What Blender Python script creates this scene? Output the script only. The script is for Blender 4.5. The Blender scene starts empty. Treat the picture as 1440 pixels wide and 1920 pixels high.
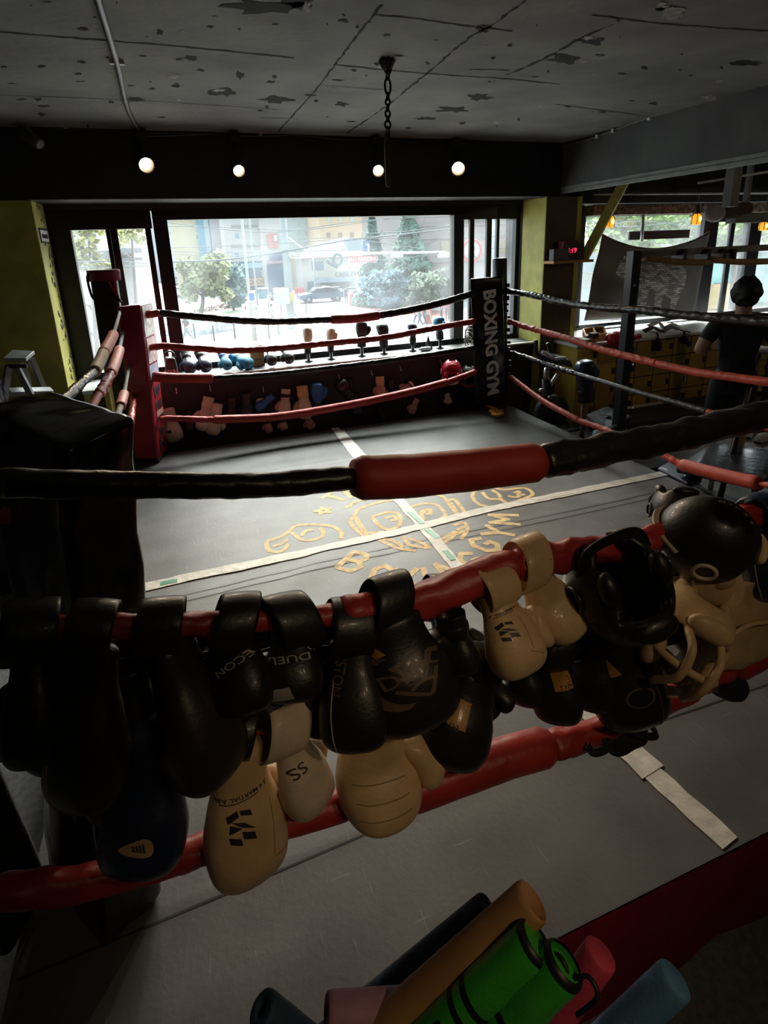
import bpy, bmesh, math, random
from mathutils import Vector, Matrix, noise
from mathutils.bvhtree import BVHTree

S = bpy.context.scene
COL = S.collection
PI = math.pi

# ------------------------------------------------------------------ camera
CAM = Vector((0.0, 0.0, 1.85))                      # eye, metres above the ring canvas
F_PX, PX0, PY0 = 1042.0, 712.0, 770.0               # focal length and principal point of the 1440x1920 photo
def _unit(px, py): return Vector((px - PX0, py - PY0, F_PX)).normalized()
_Y = _unit(325.0, 477.0)
_D = _unit(840.0, 4300.0); _D = (_D - _D.dot(_Y) * _Y).normalized()
_Z = -_D
_X = _Y.cross(_Z)
ROT = Matrix((_X, _Y, _Z))                          # image axes (right, down, forward) -> world
cam_d = bpy.data.cameras.new('camera'); cam = bpy.data.objects.new('camera', cam_d); COL.objects.link(cam)
cr, cu, cf = ROT @ Vector((1, 0, 0)), ROT @ Vector((0, -1, 0)), ROT @ Vector((0, 0, 1))
cam.matrix_world = Matrix.Translation(CAM) @ Matrix((cr, cu, -cf)).transposed().to_4x4()
cam_d.sensor_fit = 'HORIZONTAL'; cam_d.sensor_width = 36.0
cam_d.lens = 36.0 * F_PX / 1440.0
cam_d.shift_x = (720.0 - PX0) / 1440.0
cam_d.shift_y = -(960.0 - PY0) / 1440.0
cam_d.clip_start = 0.02; cam_d.clip_end = 500
S.camera = cam

def ray(px, py): return ROT @ Vector((px - PX0, py - PY0, F_PX))
def on_z(px, py, z): r = ray(px, py); return CAM + r * ((z - CAM.z) / r.z)
def on_y(px, py, y): r = ray(px, py); return CAM + r * ((y - CAM.y) / r.y)
def on_x(px, py, x): r = ray(px, py); return CAM + r * ((x - CAM.x) / r.x)
def along(px, py, d): return CAM + ray(px, py).normalized() * d

# ------------------------------------------------------------------ light, sky, exposure
vs = S.view_settings
vs.view_transform = 'Standard'; vs.look = 'None'; vs.gamma = 1.0; vs.use_curve_mapping = False
vs.exposure = 0.0
S.cycles.use_denoising = True
S.cycles.max_bounces = 8; S.cycles.transparent_max_bounces = 16
S.cycles.sample_clamp_indirect = 6.0

world = bpy.data.worlds.new('sky'); S.world = world; world.use_nodes = True
_n = world.node_tree.nodes; _l = world.node_tree.links
_bg = _n['Background']
_tc = _n.new('ShaderNodeTexCoord'); _sep = _n.new('ShaderNodeSeparateXYZ'); _rmp = _n.new('ShaderNodeValToRGB')
_l.new(_tc.outputs['Generated'], _sep.inputs[0]); _l.new(_sep.outputs['Z'], _rmp.inputs[0])
_rmp.color_ramp.elements[0].color = (0.92, 0.96, 1.0, 1); _rmp.color_ramp.elements[1].color = (0.62, 0.80, 1.0, 1)
_l.new(_rmp.outputs[0], _bg.inputs[0]); _bg.inputs[1].default_value = 3.4


def lamp(name, kind, loc, energy, color, target=None, **kw):
    d = bpy.data.lights.new(name, kind); d.energy = energy; d.color = color
    for k, v in kw.items(): setattr(d, k, v)
    o = bpy.data.objects.new(name, d); COL.objects.link(o); o.location = loc
    if target is not None: o.rotation_euler = (Vector(target) - Vector(loc)).to_track_quat('-Z', 'Y').to_euler()
    return o
# hazy low sun in front of the windows, a little to the right
lamp('sun', 'SUN', (0, 0, 30), 29.0, (1.0, 0.97, 0.92), target=(-8, -22, 30 - 23), angle=math.radians(55))
# sampling guides for the sky inside the three window openings (portals give off no light of their own)
for nm, x0, x1, z0, z1 in (('window_portal', -1.0, 3.95, 0.7, 2.2), ('side_window_portal', 4.7, 9.5, 0.75, 2.1)):
    a = lamp(nm, 'AREA', ((x0 + x1) / 2, 6.33, (z0 + z1) / 2), 1.0, (1, 1, 1), target=((x0 + x1) / 2, 0, (z0 + z1) / 2),
             shape='RECTANGLE', size=x1 - x0, size_y=z1 - z0)
    a.data.cycles.is_portal = True
# unseen downlights: one behind the camera, plus added fills on tubes and lockers
BACK_LAMPS = (((1.15, -0.9, 2.72), (0.85, 1.15, 0.70), 21.0, 50), ((0.7, -1.1, 2.72), (0.42, 0.55, 0.85), 15.0, 30), ((6.6, 1.6, 2.72), (6.0, 5.2, 0.2), 22.0, 95))
for _p, _t, _w, _a in BACK_LAMPS:
    lamp('unseen_downlight_beam', 'SPOT', _p, _w, (1.0, 0.72, 0.42), target=_t, spot_size=math.radians(_a), spot_blend=0.8, shadow_soft_size=0.08)

# ------------------------------------------------------------------ materials
MATS = {}
def mat(name, col, rough=0.5, metal=0.0, var=0.12, scale=8.0, bump=0.0, bscale=60.0, emit=None, estr=0.0, spec=0.5, col2=None, sheen=0.0, coat=0.0, dist=0.01, detail=4.0):
    if name in MATS: return MATS[name]
    m = bpy.data.materials.new(name); m.use_nodes = True; MATS[name] = m
    nt = m.node_tree; N = nt.nodes; L = nt.links; p = N['Principled BSDF']
    p.inputs['Roughness'].default_value = rough; p.inputs['Metallic'].default_value = metal
    p.inputs['Specular IOR Level'].default_value = spec
    if sheen: p.inputs['Sheen Weight'].default_value = sheen
    if coat: p.inputs['Coat Weight'].default_value = coat; p.inputs['Coat Roughness'].default_value = 0.12
    tc = N.new('ShaderNodeTexCoord')
    nz = N.new('ShaderNodeTexNoise'); nz.inputs['Scale'].default_value = scale; nz.inputs['Detail'].default_value = detail
    L.new(tc.outputs['Object'], nz.inputs['Vector'])
    r = N.new('ShaderNodeValToRGB'); L.new(nz.outputs['Fac'], r.inputs[0])
    c2 = col2 or tuple(min(1, c * (1 + var)) for c in col)
    c1 = tuple(c * (1 - var) for c in col) if col2 is None else col
    r.color_ramp.elements[0].position = 0.35; r.color_ramp.elements[1].position = 0.65
    r.color_ramp.elements[0].color = (*c1, 1); r.color_ramp.elements[1].color = (*c2, 1)
    L.new(r.outputs[0], p.inputs['Base Color'])
    if bump:
        n2 = N.new('ShaderNodeTexNoise'); n2.inputs['Scale'].default_value = bscale; n2.inputs['Detail'].default_value = 5
        L.new(tc.outputs['Object'], n2.inputs['Vector'])
        b = N.new('ShaderNodeBump'); b.inputs['Strength'].default_value = bump; b.inputs['Distance'].default_value = dist
        L.new(n2.outputs['Fac'], b.inputs['Height']); L.new(b.outputs[0], p.inputs['Normal'])
    if emit:
        p.inputs['Emission Color'].default_value = (*emit, 1); p.inputs['Emission Strength'].default_value = estr
    return m

def nodes_of(m):
    nt = m.node_tree; return nt, nt.nodes, nt.links, nt.nodes['Principled BSDF']

def glass_mat(name, tint=(0.93, 0.97, 0.96), dust=0.055):
    m = bpy.data.materials.new(name); m.use_nodes = True; MATS[name] = m
    nt = m.node_tree; N = nt.nodes; L = nt.links; N.remove(N['Principled BSDF'])
    t = N.new('ShaderNodeBsdfTransparent'); t.inputs[0].default_value = (*tint, 1)
    g = N.new('ShaderNodeBsdfGlossy'); g.inputs['Roughness'].default_value = 0.02
    lw = N.new('ShaderNodeLayerWeight'); lw.inputs['Blend'].default_value = 0.5
    pw = N.new('ShaderNodeMath'); pw.operation = 'POWER'; L.new(lw.outputs['Facing'], pw.inputs[0]); pw.inputs[1].default_value = 5.0
    fr = N.new('ShaderNodeMath'); fr.operation = 'MULTIPLY_ADD'; L.new(pw.outputs[0], fr.inputs[0]); fr.inputs[1].default_value = 0.9; fr.inputs[2].default_value = 0.03
    mx = N.new('ShaderNodeMixShader'); L.new(fr.outputs[0], mx.inputs[0]); L.new(t.outputs[0], mx.inputs[1]); L.new(g.outputs[0], mx.inputs[2])
    # film of dust on the pane
    du = N.new('ShaderNodeBsdfTranslucent'); du.inputs[0].default_value = (0.80, 0.86, 0.92, 1)
    tc = N.new('ShaderNodeTexCoord'); nz = N.new('ShaderNodeTexNoise'); nz.inputs['Scale'].default_value = 1.3; nz.inputs['Detail'].default_value = 3
    mr = N.new('ShaderNodeMapRange'); mr.inputs[1].default_value = 0.35; mr.inputs[2].default_value = 0.7; mr.inputs[3].default_value = 0.012; mr.inputs[4].default_value = dust
    L.new(tc.outputs['Object'], nz.inputs['Vector']); L.new(nz.outputs['Fac'], mr.inputs[0])
    m2 = N.new('ShaderNodeMixShader'); L.new(mr.outputs[0], m2.inputs[0]); L.new(mx.outputs[0], m2.inputs[1]); L.new(du.outputs[0], m2.inputs[2])
    L.new(m2.outputs[0], N['Material Output'].inputs[0])
    return m

# ------------------------------------------------------------------ objects
def tag(o, label=None, cat=None, group=None, kind=None):
    if label: o['label'] = label
    if cat: o['category'] = cat
    if group: o['group'] = group
    if kind: o['kind'] = kind
    return o

def thing(name, label, cat, loc=(0, 0, 0), group=None):
    o = bpy.data.objects.new(name, None); COL.objects.link(o); o.location = loc; o.empty_display_size = 0.1
    return tag(o, label, cat, group)

class MB:
    """collects shapes in world coordinates (or an object's own when local) and links them as ONE mesh object"""
    def __init__(self): self.bm = bmesh.new(); self.mi = 0
    def _faces(self, fs, smooth=False):
        for f in fs: f.material_index = self.mi; f.smooth = smooth
    def box(self, a, b, M=None):
        (x0, y0, z0), (x1, y1, z1) = a, b
        vs_ = [self.bm.verts.new(Vector(v) if M is None else M @ Vector(v)) for v in
               ((x0, y0, z0), (x1, y0, z0), (x1, y1, z0), (x0, y1, z0), (x0, y0, z1), (x1, y0, z1), (x1, y1, z1), (x0, y1, z1))]
        self._faces([self.bm.faces.new([vs_[i] for i in q]) for q in ((3, 2, 1, 0), (4, 5, 6, 7), (0, 1, 5, 4), (1, 2, 6, 5), (2, 3, 7, 6), (3, 0, 4, 7))])
        return self
    def cbox(self, c, s, M=None):
        c = Vector(c); h = Vector(s) / 2
        return self.box(tuple(c - h), tuple(c + h), M)
    def rings(self, rings, close=True, cap0=True, cap1=True, smooth=True):
        rv = [[self.bm.verts.new(Vector(p)) for p in r] for r in rings]
        fs = []
        for a, b in zip(rv, rv[1:]):
            n = len(a)
            for i in range(n if close else n - 1):
                fs.append(self.bm.faces.new((a[i], a[(i + 1) % n], b[(i + 1) % n], b[i])))
        if cap0: fs.append(self.bm.faces.new(list(reversed(rv[0]))))
        if cap1: fs.append(self.bm.faces.new(rv[-1]))
        self._faces(fs, smooth); return self
    def tube(self, pts, r, n=12, caps=True, smooth=True, up=None, sq=1.0):
        """tube along pts; r is a number or one per point; sq flattens it along the frame's second axis"""
        pts = [Vector(p) for p in pts]; k = len(pts)
        rr = [r] * k if isinstance(r, (int, float)) else list(r)
        T = []
        for i in range(k):
            t = pts[min(i + 1, k - 1)] - pts[max(i - 1, 0)]
            T.append(t.normalized() if t.length > 1e-9 else Vector((0, 0, 1)))
        u = up.copy() if up is not None else (Vector((0, 0, 1)) if abs(T[0].z) < 0.9 else Vector((1, 0, 0)))
        rs = []
        for i in range(k):
            u = (u - u.dot(T[i]) * T[i])
            if u.length < 1e-6: u = T[i].orthogonal()
            u.normalize(); v = T[i].cross(u)
            rs.append([pts[i] + (u * math.cos(2 * PI * j / n) * sq + v * math.sin(2 * PI * j / n)) * rr[i] for j in range(n)])
        return self.rings(rs, True, caps, caps, smooth)
    def cyl(self, a, b, r, n=20, r2=None, smooth=True): return self.tube([a, b], [r, r if r2 is None else r2], n, True, smooth)
    def lathe(self, prof, c=(0, 0, 0), n=24, M=None, smooth=True, caps=True):
        c = Vector(c); rs = []
        for r, z in prof:
            rr_ = [c + Vector((max(r, 1e-4) * math.cos(2 * PI * j / n), max(r, 1e-4) * math.sin(2 * PI * j / n), z)) for j in range(n)]
            rs.append([M @ p for p in rr_] if M is not None else rr_)
        return self.rings(rs, True, caps, caps, smooth)
    def ball(self, c, r, n=16, m=10, s=(1, 1, 1), M=None):
        prof = [(r * math.sin(PI * i / m), -r * math.cos(PI * i / m)) for i in range(m + 1)]
        c = Vector(c); rs = []
        for rad, z in prof:
            q = [Vector((max(rad, 1e-4) * math.cos(2 * PI * j / n) * s[0], max(rad, 1e-4) * math.sin(2 * PI * j / n) * s[1], z * s[2])) for j in range(n)]
            rs.append([c + (M @ p if M is not None else p) for p in q])
        return self.rings(rs)
    def poly(self, pts):
        self._faces([self.bm.faces.new([self.bm.verts.new(Vector(p)) for p in pts])]); return self
    def prism(self, pts, d):
        """closed outline pts pushed out by the vector d"""
        d = Vector(d); a = [self.bm.verts.new(Vector(p)) for p in pts]; b = [self.bm.verts.new(Vector(p) + d) for p in pts]
        n = len(a); fs = [self.bm.faces.new(list(reversed(a))), self.bm.faces.new(b)]
        fs += [self.bm.faces.new((a[i], a[(i + 1) % n], b[(i + 1) % n], b[i])) for i in range(n)]
        self._faces(fs); return self
    def torus(self, c, R, r, M=None, n=24, m=8, sx=1.0, sy=1.0, arc=(0, 2 * PI)):
        full = abs(arc[1] - arc[0] - 2 * PI) < 1e-6
        k = n if full else n + 1
        pts = []
        for i in range(k + (1 if full else 0)):
            t = arc[0] + (arc[1] - arc[0]) * i / n
            p = Vector((R * math.cos(t) * sx, R * math.sin(t) * sy, 0))
            pts.append(Vector(c) + (M @ p if M is not None else p))
        return self.tube(pts, r, m, not full, True, up=(M @ Vector((0, 0, 1)) if M is not None else Vector((0, 0, 1))))
    def slot(self, i): self.mi = i; return self
    def build(self, name, m, parent=None, local=False, sub=0, bevel=0.0, solid=0.0, normals=True):
        me = bpy.data.meshes.new(name)
        if normals: bmesh.ops.recalc_face_normals(self.bm, faces=self.bm.faces[:])
        self.bm.to_mesh(me); self.bm.free()
        for mm in (m if isinstance(m, (list, tuple)) else [m]): me.materials.append(mm)
        o = bpy.data.objects.new(name, me); COL.objects.link(o)
        if parent is not None:
            o.parent = parent
            if not local:
                q = parent; off = Vector((0, 0, 0))
                while q is not None: off += q.location; q = q.parent
                o.location = -off
        if solid: md = o.modifiers.new('solid', 'SOLIDIFY'); md.thickness = solid; md.offset = 0
        if bevel: md = o.modifiers.new('bevel', 'BEVEL'); md.width = bevel; md.segments = 2; md.limit_method = 'ANGLE'
        if sub:
            md = o.modifiers.new('sub', 'SUBSURF'); md.levels = sub; md.render_levels = sub
            for p in me.polygons: p.use_smooth = True
        return o

def copy_tree(o, parent=None):
    c = o.copy(); COL.objects.link(c)
    if parent is not None: c.parent = parent
    for ch in [x for x in o.children]: copy_tree(ch, c)
    return c

def spline(pts, n=10):
    """Catmull-Rom through pts, n steps a span"""
    P = [Vector(p) for p in pts]; P = [2 * P[0] - P[1]] + P + [2 * P[-1] - P[-2]]
    out = []
    for i in range(1, len(P) - 2):
        a, b, c, d = P[i - 1:i + 3]
        for k in range(n):
            t = k / n
            out.append(0.5 * ((2 * b) + (c - a) * t + (2 * a - 5 * b + 4 * c - d) * t * t + (3 * b - a - 3 * c + d) * t ** 3))
    out.append(P[-2].copy()); return out

def ribbon(mb, pts, w, up=(0, 0, 1), th=0.0, taper=None):
    """flat ribbon of width w along pts lying square to up"""
    pts = [Vector(p) for p in pts]; up = Vector(up); k = len(pts); rs = []
    for i in range(k):
        t = (pts[min(i + 1, k - 1)] - pts[max(i - 1, 0)]).normalized(); s = t.cross(up).normalized()
        ww = w if not taper else w * taper(i / (k - 1))
        if th: rs.append([pts[i] - s * ww / 2, pts[i] + s * ww / 2, pts[i] + s * ww / 2 + up * th, pts[i] - s * ww / 2 + up * th])
        else: rs.append([pts[i] - s * ww / 2, pts[i] + s * ww / 2])
    return mb.rings(rs, bool(th), bool(th), bool(th), False)

def text_mesh(txt, size=1.0, extrude=0.0, bold=0.0, spacing=1.0):
    """the letters as a bmesh centred on the origin in the XY plane, 'size' high"""
    c = bpy.data.curves.new('letters', 'FONT'); c.body = txt; c.align_x = 'CENTER'; c.align_y = 'CENTER'
    c.size = size * 1.37; c.extrude = extrude; c.offset = bold; c.space_character = spacing; c.resolution_u = 3
    o = bpy.data.objects.new('letters', c); COL.objects.link(o)
    dg = bpy.context.evaluated_depsgraph_get(); me = bpy.data.meshes.new_from_object(o.evaluated_get(dg))
    bm = bmesh.new(); bm.from_mesh(me)
    bpy.data.objects.remove(o); bpy.data.curves.remove(c); bpy.data.meshes.remove(me)
    return bm

def add_bm(mb, bm, M):
    """append a bmesh through the matrix M"""
    vm = {}
    for v in bm.verts: vm[v] = mb.bm.verts.new(M @ v.co)
    fs = []
    for f in bm.faces:
        try: fs.append(mb.bm.faces.new([vm[v] for v in f.verts]))
        except ValueError: pass
    mb._faces(fs); bm.free(); return mb

def frame(o, x, y, z=None):
    """4x4 with given origin and axes"""
    x = Vector(x).normalized(); y = Vector(y); y = (y - y.dot(x) * x).normalized(); z = x.cross(y)
    return Matrix.Translation(Vector(o)) @ Matrix((x, y, z)).transposed().to_4x4()
# ================================================================== the room
R = random.Random(7)
CEIL, FLOOR = 2.876, -0.30
YW, YC = 6.17, 5.61                                  # window plane and the front of the columns and lintel
M_ceil = mat('painted_concrete', (0.185, 0.183, 0.172), 0.85, var=0.26, scale=1.6, bump=0.5, bscale=22, dist=0.008, detail=9)
M_crack = mat('crack_black', (0.008, 0.008, 0.008), 0.95)
M_scar = mat('bare_concrete', (0.30, 0.28, 0.25), 0.95, var=0.3, scale=30, bump=0.8, bscale=40)
M_black = mat('black_paint', (0.020, 0.020, 0.024), 0.65, var=0.25, scale=5, bump=0.15, bscale=25)
M_olive = mat('olive_paint', (0.50, 0.47, 0.10), 0.55, var=0.16, scale=5, bump=0.25, bscale=18, detail=8)
M_frame = mat('black_aluminium', (0.014, 0.014, 0.016), 0.38, spec=0.5, var=0.1)
M_steel = mat('grey_steel', (0.19, 0.20, 0.20), 0.5, var=0.15, scale=9)
M_floor = mat('rubber_floor', (0.16, 0.165, 0.17), 0.6, var=0.25, scale=40, bump=0.1, bscale=120)
M_dark = mat('dark_wall', (0.035, 0.035, 0.037), 0.8, var=0.2, scale=4)
M_sill = mat('worn_white_sill', (0.62, 0.62, 0.60), 0.5, var=0.2, scale=14)
M_conduit = mat('grey_conduit', (0.095, 0.095, 0.10), 0.45, metal=0.2)
M_glass = glass_mat('window_glass')

def struct(name, mb, m, **kw):
    parent = kw.pop('parent', None)
    o = mb.build(name, m, parent, **kw)
    if parent is None: o['kind'] = 'structure'
    return o

struct('floor', MB().box((-3.2, -4.2, FLOOR - 0.15), (10.3, YW + 0.2, FLOOR)), M_floor)

# ceiling slab: one mesh; board joints, cracks and scars in the concrete are thin faces just under it
mb = MB().box((-3.2, -4.2, CEIL), (10.3, YW + 0.4, CEIL + 0.25))
def seam(pix, w, slot=1, jit=0.35):
    mb.slot(slot)
    P = [on_z(px, py, CEIL) for px, py in pix]
    Q = []
    for a, b in zip(P, P[1:]):
        k = max(2, int((b - a).length / 0.04))
        Q += [a.lerp(b, i / k) for i in range(k)]
    Q.append(P[-1])
    rs = []
    for i, q in enumerate(Q):
        t = (Q[min(i + 1, len(Q) - 1)] - Q[max(i - 1, 0)]); t.z = 0; t.normalize(); s = Vector((-t.y, t.x, 0))
        ww = w * (1 + jit * R.uniform(-1, 1.6)); off = s * R.uniform(-1, 1) * w * 0.35
        c = Vector((q.x, q.y, CEIL - 0.0015)) + off
        rs.append([c - s * ww / 2, c + s * ww / 2])
    mb.rings(rs, False, False, False, False)
def scar(px, py, rx, ry, slot=1, ang=0.0, n=18):
    mb.slot(slot)
    c = on_z(px, py, CEIL); ex = on_z(px + rx, py, CEIL) - c; ey = on_z(px, py - ry, CEIL) - c
    pts = []
    for i in range(n):
        t = 2 * PI * i / n; k = R.uniform(0.45, 1.15)
        p = c + ex * math.cos(t) * k + ey * math.sin(t) * k; p.z = CEIL - (0.0015 if slot == 1 else 0.0025); pts.append(p)
    mb.poly(pts)
seam([(0, 60), (150, 72), (330, 86), (470, 100), (552, 108)], 0.016)
seam([(705, 27), (760, 32), (890, 50), (960, 58)], 0.014)
seam([(628, 121), (740, 133), (860, 142), (960, 148), (1050, 158)], 0.014)
seam([(716, 8), (690, 40), (640, 105), (595, 165), (522, 246)], 0.012)
seam([(985, 0), (930, 42), (880, 70), (820, 120), (730, 195), (650, 250)], 0.016, jit=0.7)
seam([(1150, 45), (1090, 70), (1020, 110), (950, 140)], 0.018, jit=0.9)
seam([(1110, 28), (1250, 45), (1440, 58)], 0.012)
seam([(0, 178), (120, 182), (300, 190), (520, 205)], 0.008)
seam([(490, 220), (560, 222)], 0.012); seam([(610, 160), (745, 170)], 0.006); seam([(880, 130), (955, 131)], 0.012)
seam([(1040, 195), (1120, 205), (1215, 218)], 0.012)
for a in ((500, 12, 85, 16), (560, 5, 30, 14), (355, 108, 14, 6), (420, 172, 34, 9), (520, 186, 36, 8), (450, 140, 8, 9), (1060, 110, 44, 12),
          (1110, 75, 30, 10), (900, 182, 30, 7), (850, 205, 34, 6), (640, 195, 16, 5), (1400, 118, 40, 7), (905, 52, 18, 10), (300, 60, 8, 5),
          (726, 112, 16, 9), (255, 186, 20, 5), (800, 222, 22, 4), (150, 115, 9, 3), (330, 160, 12, 4)): scar(*a)
for a in ((1262, 22, 34, 18), (575, 14, 7, 14), (1330, 184, 18, 8), (932, 229, 7, 3), (410, 168, 16, 4), (1240, 12, 20, 8), (1105, 70, 14, 5), (325, 142, 12, 6)): scar(*a, slot=2)
for i in range(90):
    px, py = R.uniform(0, 1440), R.uniform(0, 240)
    if py < 262 - 0.26 * max(0, px - 1040): scar(px, py, R.uniform(2, 13), R.uniform(1, 4), slot=1 if R.random() < 0.85 else 2, n=9)
struct('ceiling', mb, [M_ceil, M_crack, M_scar], normals=False)

# walls
mb = MB().box((-3.2, YW - 0.1, FLOOR), (10.3, YW + 0.25, 0.62)).box((-3.2, YW - 0.1, 2.28), (10.3, YW + 0.25, CEIL)) \
    .box((-3.2, YW - 0.1, 0.62), (-1.06, YW + 0.25, 2.28)).box((4.0, YW - 0.1, 0.62), (4.9, YW + 0.25, 2.28)).box((9.6, YW - 0.1, 0.62), (10.3, YW + 0.25, 2.28))
struct('wall_back', mb, M_dark)
struct('wall_left', MB().box((-3.2, -4.2, FLOOR), (-3.0, YW, CEIL)), M_dark)
struct('wall_right', MB().box((10.1, -4.2, FLOOR), (10.3, YW, CEIL)), M_dark)
struct('wall_front', MB().box((-3.0, -4.2, FLOOR), (10.1, -4.0, CEIL)), M_dark)
# deep lintel over the windows, olive columns at its ends, black panel under the sill
struct('trim_1', MB().box((-3.0, YC, 2.325), (4.2, YW - 0.1, CEIL)), M_black, bevel=0.006)
_lx = on_y(60, 385, YC).x
struct('column_left', MB().box((-3.0, YC, FLOOR), (_lx, YW - 0.1, 2.325)), M_olive, bevel=0.008)
_rx0, _rx1 = on_y(1025, 368, YC).x, 4.5
struct('column_right', MB().box((_rx0, YC, FLOOR), (_rx1, YW - 0.1, 2.325)), M_olive, bevel=0.008)
struct('trim_10', MB().box((_rx0 + 0.004, YC - 0.006, FLOOR), (on_y(1084, 360, YC).x, YC, 2.325)), mat('dark_brown_panel', (0.085, 0.062, 0.040), 0.6, var=0.25, scale=4, bump=0.2, bscale=20))
SILL_Z, SILL_Y = 0.675, 5.72
M_mesh = mat('perforated_black_panel', (0.030, 0.028, 0.030), 0.7, var=0.4, scale=170, bump=0.6, bscale=260, dist=0.004)
struct('trim_2', MB().box((_lx, SILL_Y + 0.03, FLOOR), (_rx0, SILL_Y + 0.07, SILL_Z - 0.09)).box((_lx, SILL_Y + 0.012, SILL_Z - 0.09), (_rx0, SILL_Y + 0.07, SILL_Z - 0.055)), M_mesh)
mb = MB().box((_lx, SILL_Y, SILL_Z - 0.055), (_rx0, YW - 0.1, SILL_Z)); mb.slot(1)
for i in range(70):                                   # worn white front edge
    x = _lx + (_rx0 - _lx) * i / 70
    mb.box((x, SILL_Y - 0.002, SILL_Z - 0.012 - R.uniform(0, 0.008)), (x + (_rx0 - _lx) / 70, SILL_Y + 0.02 + R.uniform(0, 0.03), SILL_Z + 0.0015))
struct('trim_3', mb, [M_black, M_sill])
# plaster crumbling along the left jamb
mb = MB()
for i in range(60):
    z = R.uniform(0.72, 2.3); mb.ball((_lx + 0.004, R.uniform(5.80, 6.02), z), R.uniform(0.008, 0.022), 6, 4, s=(0.35, 1, 1.4))
struct('trim_4', mb, M_scar)

# windows: frame bars and panes
def window(name, x0, x1, z0, z1, bars, panes, ty=0.05, hd=0.05):
    root = bpy.data.objects.new(name, None); COL.objects.link(root); root.location = ((x0 + x1) / 2, YW, z0); root['kind'] = 'structure'
    mb = MB()
    for a, b, y0, y1 in bars: mb.box((a, y0, z0), (b, y1, z1))
    mb.box((x0, YW - 0.06, z0 - 0.06), (x1, YW + 0.06, z0 + 0.035)).box((x0, YW - 0.06, z1), (x1, YW + 0.06, z1 + hd))
    mb.build('window_frame', M_frame, root, bevel=0.004)
    for a, b, y in panes: MB().box((a, y - 0.003, z0), (b, y + 0.003, z1)).build('pane', M_glass, root)
    return root
z0, z1 = 0.70, 2.175
xw = lambda px: on_y(px, 430, YW).x
xr = lambda px: on_y(px, 510, YW).x
window('window_1', -0.15, 3.24, z0, z1, [(-0.15, xw(315.5), YW - 0.06, YW + 0.06), (xr(847), xr(862), YW - 0.06, YW + 0.06)], [(xw(315.5), xr(847), YW)], hd=0.12)
zl = 2.10
window('window_2', _lx, xw(286), z0, zl, [(_lx, xw(133), YW - 0.05, YW + 0.06), (xw(197), xw(208), YW + 0.0, YW + 0.05), (xw(206), xw(220), YW - 0.05, YW), (xw(272), xw(283), YW - 0.05, YW)],
       [(xw(133), xw(205), YW + 0.025), (xw(215), xw(275), YW - 0.025)], hd=0.2)
window('window_3', xr(862), _rx0, z0, zl + 0.02, [(xr(862), xr(866), YW - 0.05, YW + 0.06), (xr(877), xr(885), YW - 0.05, YW), (xr(908), xr(917), YW - 0.05, YW), (xr(930), xr(935), YW, YW + 0.05), (xr(961), _rx0, YW - 0.05, YW + 0.06)],
       [(xr(866), xr(912), YW - 0.025), (xr(912), xr(961), YW + 0.025)], hd=0.18)
struct('trim_5', MB().box((_lx, YW - 0.09, 2.26), (_rx0, YW + 0.06, 2.325)), M_frame)

# the room beyond the beam on the right: big pane behind the banner, then narrow sashes
Xq = lambda px, py: on_y(px, py, YW).x
window('window_4', 4.9, 7.05, 0.72, 2.125, [(4.9, 4.97, YW - 0.06, YW + 0.06), (6.97, 7.05, YW - 0.06, YW + 0.06)], [(4.97, 6.97, YW)], hd=0.12)
a = [Xq(1341, 419), Xq(1366, 419), Xq(1374, 419), Xq(1402, 415), Xq(1424, 415)]
window('window_5', 7.05, 9.6, 0.72, 2.02, [(7.05, a[0], YW - 0.06, YW + 0.06), (a[1], a[2], YW - 0.05, YW), (a[3], a[4], YW - 0.06, YW + 0.06), (9.0, 9.6, YW - 0.06, YW + 0.06)],
       [(a[0], a[3], YW - 0.02), (a[4], 9.0, YW)], hd=0.25)
# beam running back to front over the ring's right edge, its grey steel flange, posts of the opening beyond
struct('trim_6', MB().box((4.2, -4.0, 2.42), (4.5, YC, CEIL)), mat('beam_grey', (0.075, 0.078, 0.08), 0.75, var=0.2, scale=3, bump=0.2, bscale=20))
struct('trim_7', MB().box((4.19, -4.0, 2.385), (4.52, YC, 2.42)).box((4.19, -4.0, 2.35), (4.21, YC, 2.39)), M_steel)
struct('trim_8', MB().box((4.9, YW - 0.28, 2.13), (10.1, YW - 0.1, 2.25)), mat('broken_plaster', (0.22, 0.17, 0.13), 0.95, var=0.6, scale=18, bump=1.0, bscale=25, dist=0.03))
struct('trim_9', MB().box((4.5, YW - 0.5, 2.25), (10.1, YW - 0.28, 2.42)), M_black)

# diagonal olive brace from the column to the beam
a, b = on_y(1100, 475, 5.5), on_y(1168, 346, 5.35)
o = MB().tube([a.lerp(b, -0.1), a.lerp(b, 1.12)], 0.07, 4, True, False, up=Vector((0, 1, 0))).build('diagonal_brace', M_olive)
tag(o, 'olive green diagonal steel brace between the right column and the beam', 'brace')
# hanging grey hanger post of the beam
P = on_y(1375, 330, 4.6)
o = MB().box((P.x - 0.05, P.y - 0.05, P.z - 0.3), (P.x + 0.06, P.y + 0.05, CEIL + 0.01)).build('hanger_post', M_steel)
tag(o, 'short grey steel post hanging from the beam at upper right', 'post')

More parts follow.
